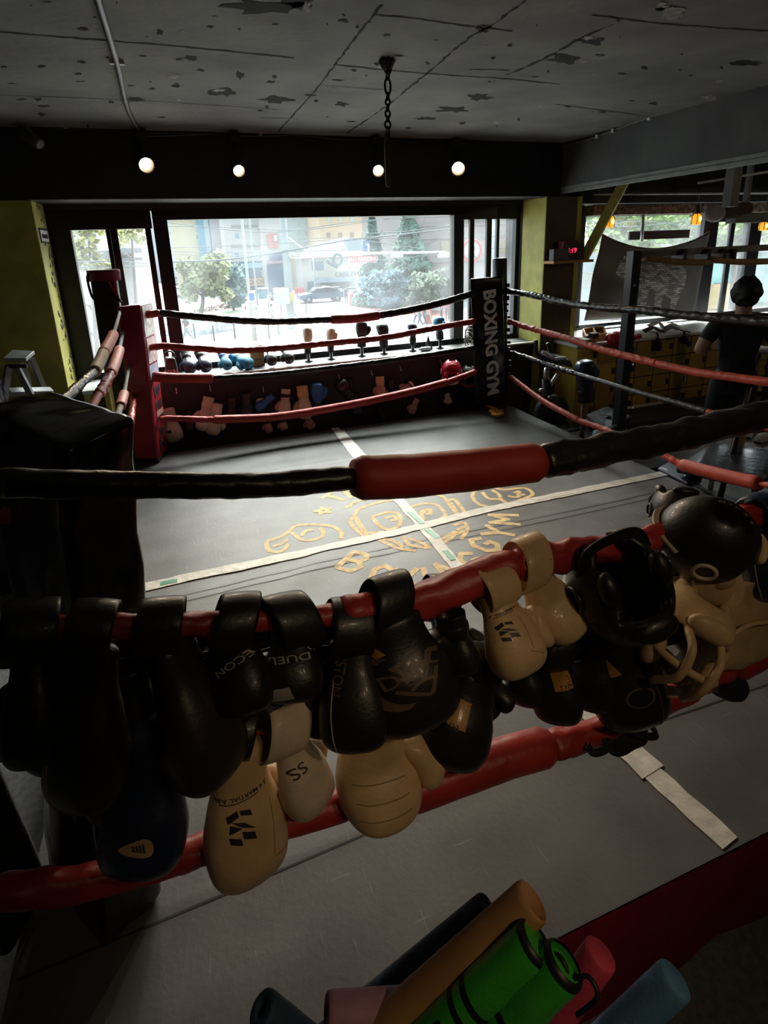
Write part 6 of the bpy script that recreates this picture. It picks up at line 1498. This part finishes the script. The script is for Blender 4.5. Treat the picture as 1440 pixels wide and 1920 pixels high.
# banner with a stone bear
BY = 5.97
bp = lambda px, py, dy=0: on_y(px, py, BY + dy)
t = thing('wall_banner', 'dark grey cloth banner with a stone patterned bear hung across the side window', 'banner', bp(1215, 600))
TL, TR, BL, BR = bp(1127, 438), bp(1330, 432), bp(1094, 601), bp(1298, 587)
def cloth(u, v, off=0):
    p = TL.lerp(TR, u).lerp(BL.lerp(BR, u), v)
    sag = (1 - v) ** 1.6 * .20 * (1 - (2 * u - 1) ** 2)
    y = BY - .02 - off + .02 * math.sin(u * 21 + v * 2) * (.3 + v * .5) * .6 + .03 * noise.noise(Vector((u * 3 - v * 1.5, v * 3, 2)))
    return Vector((p.x, y, p.z - sag))
mb = MB(); g = [[mb.bm.verts.new(cloth(i / 40, j / 24)) for i in range(41)] for j in range(25)]
for j in range(24):
    for i in range(40): f = mb.bm.faces.new((g[j][i], g[j][i + 1], g[j + 1][i + 1], g[j + 1][i])); f.smooth = True
M_cloth = mat('banner_cloth', (.13, .122, .115), .9, var=.1, scale=3)
mb.build('cloth', M_cloth, t, solid=.004)
# bear outline in photo pixels -> banner coordinates
M_stone = mat('stone_print', (.16, .16, .16), .9, var=.1)
nt, N, L, P_ = nodes_of(M_stone); tc = N.new('ShaderNodeTexCoord'); br = N.new('ShaderNodeTexBrick'); mp = N.new('ShaderNodeMapping'); mp.inputs['Rotation'].default_value = (PI / 2, 0, 0)
br.inputs['Scale'].default_value = 9.0; br.inputs['Mortar Size'].default_value = .022; br.inputs['Color1'].default_value = (.16, .16, .16, 1); br.inputs['Color2'].default_value = (.62, .60, .57, 1); br.inputs['Mortar'].default_value = (.03, .03, .03, 1)
br.inputs['Brick Width'].default_value = .7; br.inputs['Row Height'].default_value = .24
L.new(tc.outputs['Object'], mp.inputs[0]); L.new(mp.outputs[0], br.inputs[0]); L.new(br.outputs[0], P_.inputs['Base Color'])
bear = [(1152, 512), (1158, 490), (1172, 484), (1190, 488), (1215, 482), (1250, 487), (1276, 496), (1284, 512), (1280, 540), (1270, 560), (1262, 580), (1252, 578), (1256, 560), (1244, 552), (1236, 578), (1225, 576), (1226, 545), (1214, 542), (1208, 574), (1168, 574), (1178, 560), (1182, 545), (1180, 530), (1170, 522), (1158, 518)]
bw = [(bp(*q).x, bp(*q).z) for q in bear]
def inside(x, z):
    r = False
    for i in range(len(bw)):
        (x1, y1), (x2, y2) = bw[i], bw[i - 1]
        if (y1 > z) != (y2 > z) and x < (x2 - x1) * (z - y1) / (y2 - y1) + x1: r = not r
    return r
mb = MB(); nu, nv = 160, 110; vm = {}
def gv(i, j):
    if (i, j) not in vm: vm[(i, j)] = mb.bm.verts.new(cloth(i / nu, j / nv, .007))
    return vm[(i, j)]
for j in range(nv):
    for i in range(nu):
        q = cloth((i + .5) / nu, (j + .5) / nv)
        if inside(q.x, q.z): mb.bm.faces.new((gv(i, j), gv(i + 1, j), gv(i + 1, j + 1), gv(i, j + 1)))
mb.build('bear_print', M_stone, t, normals=False)
bm = text_mesh("Push it", .05, 0, .002); mb = MB(); add_bm(mb, bm, frame(bp(1180, 483, -.085), (1, 0, .05), (0, 0, 1))); mb.build('lettering', M_white_print, t, normals=False)
a, b = bp(1207, 378, .0), bp(1203, 452, .0)
o = MB().cyl(a, b, .022, 10).build('banner_pole', M_metal); tag(o, 'thin steel pole hanging over the middle of the banner', 'pole')
a, b = on_y(1180, 434, 6.05), on_y(1291, 446, 6.05); o = MB().box((a.x, 6.04, b.z), (b.x, 6.06, a.z)).build('tinted_strip', mat('brown_tint', (.05, .03, .025), .6)); tag(o, 'dark brown board across the window just above the banner', 'board')
# amber lantern bulbs
M_amber = mat('amber_glass', (.9, .35, .03), .2, emit=(1.0, .30, .02), estr=1.5); M_hot = mat('hot_filament', (1, .6, .2), .3, emit=(1.0, .50, .08), estr=8)
for i, (px, py) in enumerate(((1143, 416), (1306, 411), (1431, 424))):
    c = on_y(px, py, 5.6); k = (.060, .060, .052)[i]
    t = thing('lantern_bulb', ('amber lantern bulb beside the diagonal brace', 'amber lantern bulb hanging above the banner’s right corner', 'amber lantern bulb at the right edge of the photo')[i], 'lamp', c, 'amber lantern bulbs')
    MB().lathe([(k * .5, -k * 1.1), (k * .85, -k), (k, -.2 * k), (k * .95, .6 * k), (k * .55, 1.1 * k)], c=c, n=18).build('jar', M_amber, t)
    MB().lathe([(k * .3, -.5 * k), (k * .42, 0), (k * .3, .5 * k)], c=c + Vector((0, -k * .72, 0)), n=12).build('filament', M_hot, t)
    MB().lathe([(k * .6, 1.0 * k), (k * .62, 1.3 * k), (k * .4, 1.9 * k), (k * .36, 2.9 * k), (k * .1, 3.0 * k)], c=c, n=16).build('socket', mat('bronze_socket', (.06, .035, .02), .5), t)
    for a in range(6): MB().tube([c + Vector((math.cos(a) * k * 1.04, math.sin(a) * k * 1.04, -k)), c + Vector((math.cos(a) * k * 1.06, math.sin(a) * k * 1.06, .6 * k)), c + Vector((math.cos(a) * k * .6, math.sin(a) * k * .6, 1.2 * k))], .004, 6).build('cage_wire', M_rack, t)
    MB().cyl(c + Vector((0, 0, 2.9 * k)), Vector((c.x, c.y, CEIL)), .005, 6).build('cord', M_rack, t)

# round timer shelf on the column
yt_ = YC - .10
P = on_y(1060, 488, yt_)
o = MB().box((on_y(1028, 488, yt_).x, YC - .20, P.z - .03), (on_y(1102, 488, yt_).x, YC, P.z)).build('wall_shelf', M_wood); tag(o, 'small wooden shelf on the dark face of the right column', 'shelf')
t = thing('round_timer', 'black round timer with red digits 1:19 on the column shelf', 'timer', on_y(1085, 486, yt_))
a, b = on_y(1064, 486, yt_ - .09), on_y(1100, 455, yt_ - .09)
MB().box((a.x, yt_ - .06, P.z), (b.x, yt_ + .06, b.z)).build('case', M_rack, t, bevel=.006)
bm = text_mesh('1:19', .052, 0, .001); mb = MB(); c = on_y(1073, 470, yt_ - .064); add_bm(mb, bm, frame(c, (1, 0, 0), (0, 0, 1))); mb.build('digits', mat('red_digits', (.6, 0, .02), .4, emit=(1, .02, .08), estr=3.0), t, normals=False)
a, b = on_y(1052, 466, yt_), on_y(1086, 452, yt_)
t = thing('bell_box', 'dark red bell box standing behind the grey speaker on the column shelf', 'bell', (a.x, yt_ + .03, a.z)); MB().box((a.x, yt_ - .04, P.z + .10), (b.x - .04, yt_ + .08, b.z + .01)).box((a.x + .02, yt_ - .02, P.z), (a.x + .1, yt_ + .06, P.z + .1)).build('box', mat('dark_red_plastic', (.16, .01, .02), .35), t, bevel=.012)
a, b = on_y(1034, 487, yt_ - .05), on_y(1064, 466, yt_ - .05)
t = thing('speaker', 'small grey speaker box on the column shelf left of the red digits', 'speaker', (a.x, yt_, P.z)); MB().box((a.x, yt_ - .09, P.z), (b.x, yt_ + .0, b.z)).build('case', mat('speaker_grey', (.10, .11, .11), .6), t, bevel=.008)
# power rack
RY = 4.15
u0 = on_y(1189, 470, RY); ut = u0.z
t = thing('power_rack', 'black steel power rack post with drilled holes and cross bar beside the ring', 'rack', (u0.x + .05, RY, FLOOR))
MB().box((u0.x - .0, RY, FLOOR), (u0.x + .095, RY + .09, ut)).build('upright', M_rack, t, bevel=.005)
MB().box((5.98, RY, FLOOR), (6.07, RY + .09, ut)).build('upright', M_rack, t, bevel=.005)
for k in range(13):
    c = Vector((u0.x + .045, RY - .001, ut - .12 - .12 * k)); MB().cyl(c, c + Vector((0, .006, 0)), .014, 12).build('hole', M_gap, t)
for py in (535, 685, 766):
    c = on_y(1190, py, RY - .01); MB().cyl(c, c + Vector((0, .02, 0)), .012, 10).build('bolt', M_metal, t)
MB().box((u0.x + .05, RY + .01, ut - .06), (6.05, RY + .08, ut)).build('cross_bar', M_steel, t)
MB().box((u0.x - .25, RY - .4, FLOOR), (u0.x + .3, RY + .9, FLOOR + .06)).build('foot', M_rack, t)
for (p, q) in (((1212, 484), (1330, 492)), ((1330, 486), (1440, 490))):
    a, b = on_y(*p, RY - .02), on_y(*q, RY - .02)
    MB().tube(spline([a, a.lerp(b, .5) + Vector((0, 0, -.015)), b], 8), .032, 12).build('tan_wrap', mat('tan_wrap', (.34, .22, .12), .8, bump=.3), t, label=None) if False else MB().tube(spline([a, a.lerp(b, .5) + Vector((0, 0, -.015)), b], 8), .030, 12).build('tan_wrap', mat('tan_wrap', (.34, .22, .12), .8, bump=.3), t)
for px in (1283, 1328, 1357, 1376):
    c = on_y(px, 482, RY - .03); mb = MB(); mb.box((c.x - .02, RY - .04, c.z - .06), (c.x + .02, RY + .1, c.z + .075)); mb.build('strap', M_rack, t)
# brown roll with a white end under the beam
a, b = on_y(1326, 402, 4.9), on_y(1398, 392, 5.1)
t = thing('rolled_mat', 'brown rolled mat with a white rounded end slung under the grey beam', 'roll', a)
MB().tube([a.lerp(b, .35), b], .085, 18).build('roll', mat('brown_fur', (.10, .06, .035), .9, bump=1.0, bscale=60, dist=.02), t); MB().ball(a.lerp(b, .18), .095, 18, 12, s=(1.3, 1, 1)).build('end_cap', mat('white_cap', (.36, .35, .34), .6), t)
a = on_y(1372, 410, 5.05); MB().box((a.x, 5.0, a.z - .05), (a.x + 1.3, 5.12, a.z + .05)).cbox((a.x + .2, 5.06, (a.z + CEIL) / 2), (.05, .05, CEIL - a.z)).build('shelf_rail', M_steel, t)

# exercise bike beside the column
c0 = on_z(1040, 838, FLOOR); c0 = Vector((3.98, 4.98, FLOOR))
yk = 4.95
k_ = lambda px, py, dy=0: on_y(px, py, yk + dy)
t = thing('exercise_bike', 'black exercise bike with upright handlebars between the ring and the column', 'exercise bike', (k_(1035, 800).x, yk, FLOOR))
MB().tube(spline([k_(1014, 672), k_(1006, 660), k_(1005, 638)], 5), .022, 10).build('handlebar', M_rack, t); MB().tube(spline([k_(1044, 682, .05), k_(1034, 664, .05), k_(1027, 643, .05)], 5), .022, 10).build('handlebar', M_rack, t)
hexa([k_(1012, 672, -.15), k_(1075, 690, -.15), k_(1075, 690, .15), k_(1012, 672, .15)], [k_(1014, 660, -.12), k_(1070, 676, -.12), k_(1068, 672, .12), k_(1018, 656, .12)], 3, .004).build('console', M_rack, t)
MB().box(tuple(k_(1041, 676, -.19)), tuple(k_(1058, 668, -.16))).build('display', mat('pale_display', (.5, .53, .55), .3), t); MB().tube([k_(1016, 660, -.16), k_(1036, 671, -.16)], .018, 8).build('trim_strip', M_sill, t)
MB().cyl(k_(1026, 690), k_(1022, 716), .030, 12).build('stem', M_metal, t); MB().cyl(k_(1045, 702), k_(1031, 724), .022, 12).build('brace_tube', M_sill, t)
MB().tube([k_(1024, 712), k_(1028, 760), k_(1040, 800)], [.045, .06, .05], 12).build('frame', M_rack, t)
fl = k_(1034, 770); fl.z = .02; MB().cyl(fl - Vector((0, .04, 0)), fl + Vector((0, .04, 0)), .20, 28).build('flywheel', M_rack, t)
for px, py in ((1016, 732), (1033, 745)): MB().ball(k_(px, py, -.1), .03, 10, 8, s=(1.4, 1, .8)).build('adjust_knob', M_metal, t)
for s_, px in ((-1, 1034), (1, 1046)): MB().cbox(k_(px + 8, 790 + s_ * 4, -.12 * s_), (.11, .08, .03)).build('pedal', M_rack, t)
fx_ = k_(1040, 800).x
for dx in (-.35, .35): MB().cyl((fx_ + dx, yk - .22, FLOOR + .03), (fx_ + dx, yk + .22, FLOOR + .03), .03, 12).build('foot', M_rack, t)
MB().cyl((fx_ - .35, yk, FLOOR + .05), (fx_ + .35, yk, FLOOR + .05), .03, 12).cyl((fx_ + .1, yk, FLOOR + .05), k_(1040, 795), .035, 12).build('base_beam', M_rack, t)
# glove dried on a wooden stake
sx = 4.55
st_t, st_b = on_y(1096, 735, sx), on_y(1089, 850, sx); st_b = Vector((st_b.x, sx, FLOOR))
t = thing('wooden_stake', 'pale wooden stake standing outside the ring with a glove on its top', 'stake', st_b)
MB().tube([st_b, st_t], .024, 12).build('shaft', mat('stake_wood', (.22, .14, .10), .7), t); MB().lathe([(.12, 0), (.12, .02), (.03, .04)], c=st_b, n=16).build('base', M_rack, t)
glove_at('navy boxing glove stuck upside down on the wooden stake', on_y(1098, 752, sx), on_y(1099, 676, sx - .02), G_NAVY, style='open', sub=2, fat=1.25, cuff=G_BLACK, roll=.5)
# grey plate machine
t = thing('weight_bench', 'inclined weight bench with a pale grey padded board outside the ring', 'bench', (3.95, 4.55, FLOOR))
my_ = 4.62
m_ = lambda px, py, dy=0: on_y(px, py, my_ + dy)
A = [m_(1098, 778, -.1), m_(1135, 806, -.32), m_(1184, 779, -.1), m_(1138, 761, .18)]
mb = MB(); mb.prism(A, (0, .02, -.035)); mb.build('board', mat('pale_blue_pad', (.30, .34, .38), .45, var=.25, scale=8), t, bevel=.01)
mid = sum(A, Vector()) / 4
MB().prism([A[1] + Vector((0, 0, -.04)), A[2] + Vector((0, 0, -.04)), A[2] + Vector((0, .1, -.3)), A[1] + Vector((0, .1, -.25))], (.02, .06, 0)).build('side_panel', M_rack, t)
MB().cyl(mid, (mid.x, mid.y, FLOOR), .04, 12).build('leg', M_rack, t); MB().box((mid.x - .3, mid.y - .2, FLOOR), (mid.x + .3, mid.y + .2, FLOOR + .05)).build('base', M_rack, t)
wc = m_(1160, 830, -.5); MB().torus(wc, .17, .016, M=Matrix.Rotation(PI / 2 - .35, 3, 'X') @ Matrix.Rotation(.2, 3, 'Y'), n=30, m=10).build('wheel_rim', mat('pale_rim', (.42, .44, .46), .35), t)
MB().cyl(wc, (wc.x, wc.y, FLOOR), .03).build('wheel_stand', M_rack, t)
MB().tube([m_(1118, 818, -.55), m_(1140, 812, -.55)], .06, 16).build('roller', mat('pale_blue_pad', (.3, .34, .38)), t)
MB().cyl(m_(1130, 815, -.55), Vector((m_(1130, 815, -.55).x, my_ - .55, FLOOR)), .02).build('roller_post', M_rack, t)
# black low platform, bench, seat pad
a = on_z(1208, 770, -.02)
t = thing('low_platform', 'black low platform with a pale front edge in front of the lockers', 'platform', (4.9, 4.9, FLOOR)); MB().box((4.35, 4.55, FLOOR), (6.2, 5.05, -.10)).build('deck', M_rack, t); MB().box((4.35, 4.995, -.10), (5.4, 5.05, -.085)).build('edge', M_sill, t)
t = thing('flat_bench', 'glossy black flat bench outside the ring’s right side', 'bench', (4.35, 3.15, FLOOR))
gp = lambda px, py, z: on_z(px, py, z)
bz = .12
A = [gp(1268, 872, bz), gp(1430, 905, bz), gp(1500, 850, bz), gp(1335, 828, bz)]
hexa([p + Vector((0, 0, -.07)) for p in A], A, 4, .004).build('seat', vinyl('bench_vinyl', (.035, .037, .038), .28, coat=.4), t)
for p in A:
    q = p.lerp(sum(A, Vector()) / 4, .2); MB().cyl(q + Vector((0, 0, -.05)), (q.x, q.y, FLOOR), .022, 10).build('leg', M_metal, t)
t = thing('padded_seat', 'dark navy padded seat on chrome legs at the ring’s right edge', 'seat', gp(1265, 890, 0)); z_ = .02
A = [gp(1232, 876, z_), gp(1290, 905, z_), gp(1318, 893, z_), gp(1262, 862, z_)]
hexa([p + Vector((0, 0, -.06)) for p in A], A, 3, .006).build('pad', G_NAVY, t)
for p, q in ((gp(1300, 900, -.03), gp(1296, 925, FLOOR)), (gp(1290, 897, -.03), gp(1335, 930, FLOOR)), (gp(1262, 880, -.03), gp(1270, 900, FLOOR))): MB().cyl(p, q, .02, 10).build('leg', mat('chrome', (.7, .7, .7), .15, metal=1.0), t)
# leaning pole
a, b = on_y(1438, 610, 3.6), on_y(1352, 925, 2.95)
a2 = a + (a - b) * .25; 
t = (b.z - FLOOR) / (a.z - b.z); b2 = b - (a - b) * t
o = MB().cyl(b2, a2, .022, 14).build('steel_pole', mat('worn_steel', (.13, .10, .09), .35, metal=.6)); tag(o, 'worn steel pole leaning up to the right beside the flat bench', 'pole')
# shoes
for i, (px, py, yaw) in enumerate(((1405, 812, .5), (1432, 822, .2))):
    c = on_z(px, py, FLOOR + .03) ; t = thing('training_shoe', ('pale training shoe on the floor by the leaning pole', 'pale training shoe at the right edge beside the other shoe')[i], 'shoe', c); Mz = Matrix.Translation(c) @ Matrix.Rotation(yaw, 4, 'Z')
    mb = MB(); mb.rings([[Mz @ Vector((x, w * math.cos(a), max(-.03, h * math.sin(a)) + .0)) for a in [2 * PI * k / 14 for k in range(14)]] for x, w, h in ((-.14, .02, .03), (-.12, .04, .075), (-.04, .042, .08), (.04, .046, .055), (.12, .045, .04), (.15, .02, .02))]); mb.build('upper', M_sill, t, sub=1)
    MB().prism([Mz @ Vector((x, y, -.03)) for x, y in ((-.14, -.03), (.0, -.04), (.12, -.045), (.155, 0), (.12, .045), (0, .04), (-.14, .03))], (0, 0, .022)).build('sole', M_rack, t)
# the trainer standing with his back to the ring
ph = on_z(1408, 525, 1.475)
figure('person', 'person with short curly dark hair in a black t-shirt seen from behind by the lockers', (ph.x, ph.y + .02, FLOOR), 1.775, -.70, mat('black_tshirt', (.012, .012, .016), .85), mat('black_shorts', (.012, .012, .014), .8), HAIR, SKIN, 'work', shorts=True, sub=2)

# step ladder and bag at the far left
lx = on_y(40, 665, 4.6)
t = thing('step_ladder', 'aluminium step ladder standing by the olive column at left', 'ladder', (lx.x, 4.6, FLOOR))
l_ = lambda px, py, dy=0: on_y(px, py, 4.6 + dy)
M_alu = mat('aluminium', (.45, .46, .46), .4, metal=.5)
mb = MB(); mb.prism([l_(7, 678, -.12), l_(50, 678, -.12), l_(66, 664, .12), l_(24, 662, .12)], (0, 0, .025)); mb.build('top_step', M_alu, t, bevel=.004)
MB().prism([l_(10, 684, -.13), l_(50, 684, -.13), l_(50, 690, -.13), l_(10, 690, -.13)], (0, .03, 0)).build('cap', M_rack, t)
for p, q, dy0, dy1 in (((30, 686), (58, 740), -.1, -.2), ((16, 686), (8, 745), -.1, -.3), ((58, 672), (86, 738), .1, .15), ((42, 682), (58, 742), .1, .2)):
    a, b = l_(*p, dy0), l_(*q, dy1); k = (a.z - FLOOR) / (a.z - b.z); e = a + (b - a) * k
    MB().tube([a, e], .026, 4, smooth=False).build('rail', M_alu, t)
a, b = l_(14, 735, -.25), l_(94, 733, .1); MB().tube([a, b], .03, 4, smooth=False).build('tread', M_alu, t)
t = thing('glossy_bag', 'shiny black bag standing on the left beside the step ladder', 'bag', (on_y(8, 730, 4.0).x, 4.0, FLOOR))
a = on_y(-10, 760, 4.0); b = on_y(34, 760, 4.0)
hexa([Vector((a.x - .2, 3.9, FLOOR)), Vector((b.x, 3.9, FLOOR)), Vector((b.x, 4.25, FLOOR)), Vector((a.x - .2, 4.25, FLOOR))], [Vector((a.x - .15, 3.98, on_y(0, 690, 4).z)), Vector((b.x - .12, 3.98, on_y(20, 700, 4).z)), Vector((b.x - .12, 4.2, on_y(20, 690, 4).z)), Vector((a.x - .15, 4.2, on_y(0, 680, 4).z))], 6, .03, 6).build('body', M_pad_black, t)
# small white ledge beyond the left ropes
t = thing('side_table', 'small table with a white top beyond the left ropes, beside the red post', 'table', (on_y(180, 728, 5.3).x, 5.3, FLOOR)); a, b = on_y(160, 735, 5.3), on_y(205, 722, 5.3)
MB().box((a.x, 5.15, b.z - .03), (b.x, 5.5, b.z)).build('top', M_sill, t)
for x in (a.x + .02, b.x - .02): MB().box((x - .02, 5.2, FLOOR), (x + .02, 5.45, b.z - .03)).build('leg', M_olive, t)
# ================================================================== foam rolls and tubes in the bin right before the viewer
M_tubes = {'navy': (.035, .075, .13), 'brown': (.42, .22, .085), 'green': (.05, .44, .04), 'pink': (.62, .060, .12), 'mauve': (.44, .22, .30), 'blue': (.085, .22, .40)}
bc = CAM + ray(850, 2190) * (1.0 / F_PX); BZ = bc.z - FLOOR; bc.z = FLOOR
t = thing('storage_bin', 'black bin holding foam rolls and tubes, just below the photo’s lower edge', 'bin', bc)
MB().lathe([(.15, 0), (.17, .02), (.205, BZ - .02), (.215, BZ - .01), (.215, BZ), (.195, BZ), (.16, .03), (.001, .03)], c=bc, n=32).build('tub', M_rack, t)
def ftube(name, label, e, q, r, col, hollow=0.0, extra=None, wr=.0, cat='tube', dl=.60):
    """e, q: photo pixel and distance of the visible end and of a second point down the axis"""
    E, Q = CAM + ray(e[0], e[1]) * (e[2] / F_PX), CAM + ray(q[0], q[1]) * (q[2] / F_PX); d = (Q - E).normalized()
    Bt = E + d * dl
    t = thing(name, label, cat, Bt, 'rolls and tubes in the bin')
    m = mat('foam_' + col, M_tubes[col], .62 if col != 'green' else .30, var=.10, scale=20, bump=.35, bscale=140 if col != 'brown' else 40, dist=.003, coat=.3 if col == 'green' else 0)
    n = 28; k = 40; u = d.orthogonal().normalized(); v = d.cross(u); rs = []
    prof = [(-.0, r * .86), (.003, r * .96), (.010, r)] + [(.01 + (dl - .01) * i / k, r) for i in range(1, k + 1)]
    for s_, rr_ in prof:
        rs.append([E + d * s_ + (u * math.cos(a) + v * math.sin(a)) * rr_ * (1 + wr * noise.noise(Vector((math.cos(a) * 1.2, math.sin(a) * 1.2, s_ * 22 + e[0])))) for a in [2 * PI * j / n for j in range(n)]])
    mb = MB()
    if hollow:
        ins = [[E + d * s_ + (u * math.cos(a) + v * math.sin(a)) * r * hollow for a in [2 * PI * j / n for j in range(n)]] for s_ in (.12, 0.0)]
        mb.rings(ins + rs, True, True, True)
    else: mb.rings(rs)
    mb.build('body', m, t)
    return t, E, d, u, v, r
ftube('foam_roll', 'dark navy foam roll furthest back behind the cardboard tube', (914, 1698, 1.06), (715, 1860, 1.09), .024, 'navy', .3)
ftube('cardboard_tube', 'long brown cardboard tube, tallest in the bin', (1000, 1688, .95), (718, 1935, .98), .034, 'brown', .86)
ftube('foam_roll', 'mauve foam roll lying level at the bottom edge', (612, 1900, .98), (760, 1890, 1.01), .030, 'mauve', .42, dl=.32)
ftube('foam_roll', 'dark blue foam roll leaning left at the bottom edge', (490, 1890, .98), (585, 1966, 1.01), .030, 'navy', .42)
ftube('foam_roll', 'pink foam roll right of the green sparring sticks', (1128, 1786, .97), (985, 1985, 1.00), .029, 'pink')
ftube('foam_roll', 'light blue foam roll at the lower right corner', (1268, 1834, .95), (1120, 1972, .98), .030, 'blue')
M_band = mat('black_band', (.012, .012, .012), .45)
for i, (lb, e, q) in enumerate((('green vinyl sparring stick with two black bands, behind', (1005, 1766, .90), (832, 1925, .925)), ('green vinyl sparring stick with two black bands, in front', (1058, 1806, .875), (912, 1962, .90)))):
    t, E, d, u, v, r = ftube('sparring_stick', lb, e, q, .034, 'green', wr=.06, cat='sparring stick')
    for s0 in ((.135, .165) if i == 0 else (.125, .155)):
        MB().rings([[E + d * s_ + (u * math.cos(a) + v * math.sin(a)) * (r * 1.012) * (1 + .06 * noise.noise(Vector((math.cos(a) * 1.2, math.sin(a) * 1.2, s_ * 22 + e[0])))) for a in [2 * PI * j / 28 for j in range(28)]] for s_ in (s0, s0 + .006, s0 + .012)], True, False, False).build('band', M_band, t)
    MB().lathe([(r * .84, -.005), (r * .97, -.002), (r * 1.03, .003), (r * 1.035, .007)], n=24, M=Matrix.Translation(E) @ d.to_track_quat('Z', 'Y').to_matrix().to_4x4(), caps=False).build('rim', M_band, t)
    # silver lining showing where the zip is open and a black hand loop
    toward = (CAM - E); toward = (toward - toward.dot(d) * d).normalized(); side = d.cross(toward)
    if i == 0:
        MB().tube(spline([E + side * -.028 - d * .002, E + side * -.046 + d * .03 + toward * .01, E + side * -.040 + d * .07 + toward * .012], 5), .007, 8).build('lining', M_metal, t)
    MB().tube(spline([E + side * -.02, E - d * .022 + side * -.03, E - d * .016 + side * -.052, E + d * .03 + side * -.050], 5), .0038, 8).build('hand_loop', M_band, t)
    if i == 0:
        c = E + d * .235 + toward * (r * 1.03)
        bm = text_mesh('BULL', .022, 0, .001); mb = MB(); add_bm(mb, bm, frame(c, -d, side * -1)); mb.build('lettering', M_band, t, normals=False)
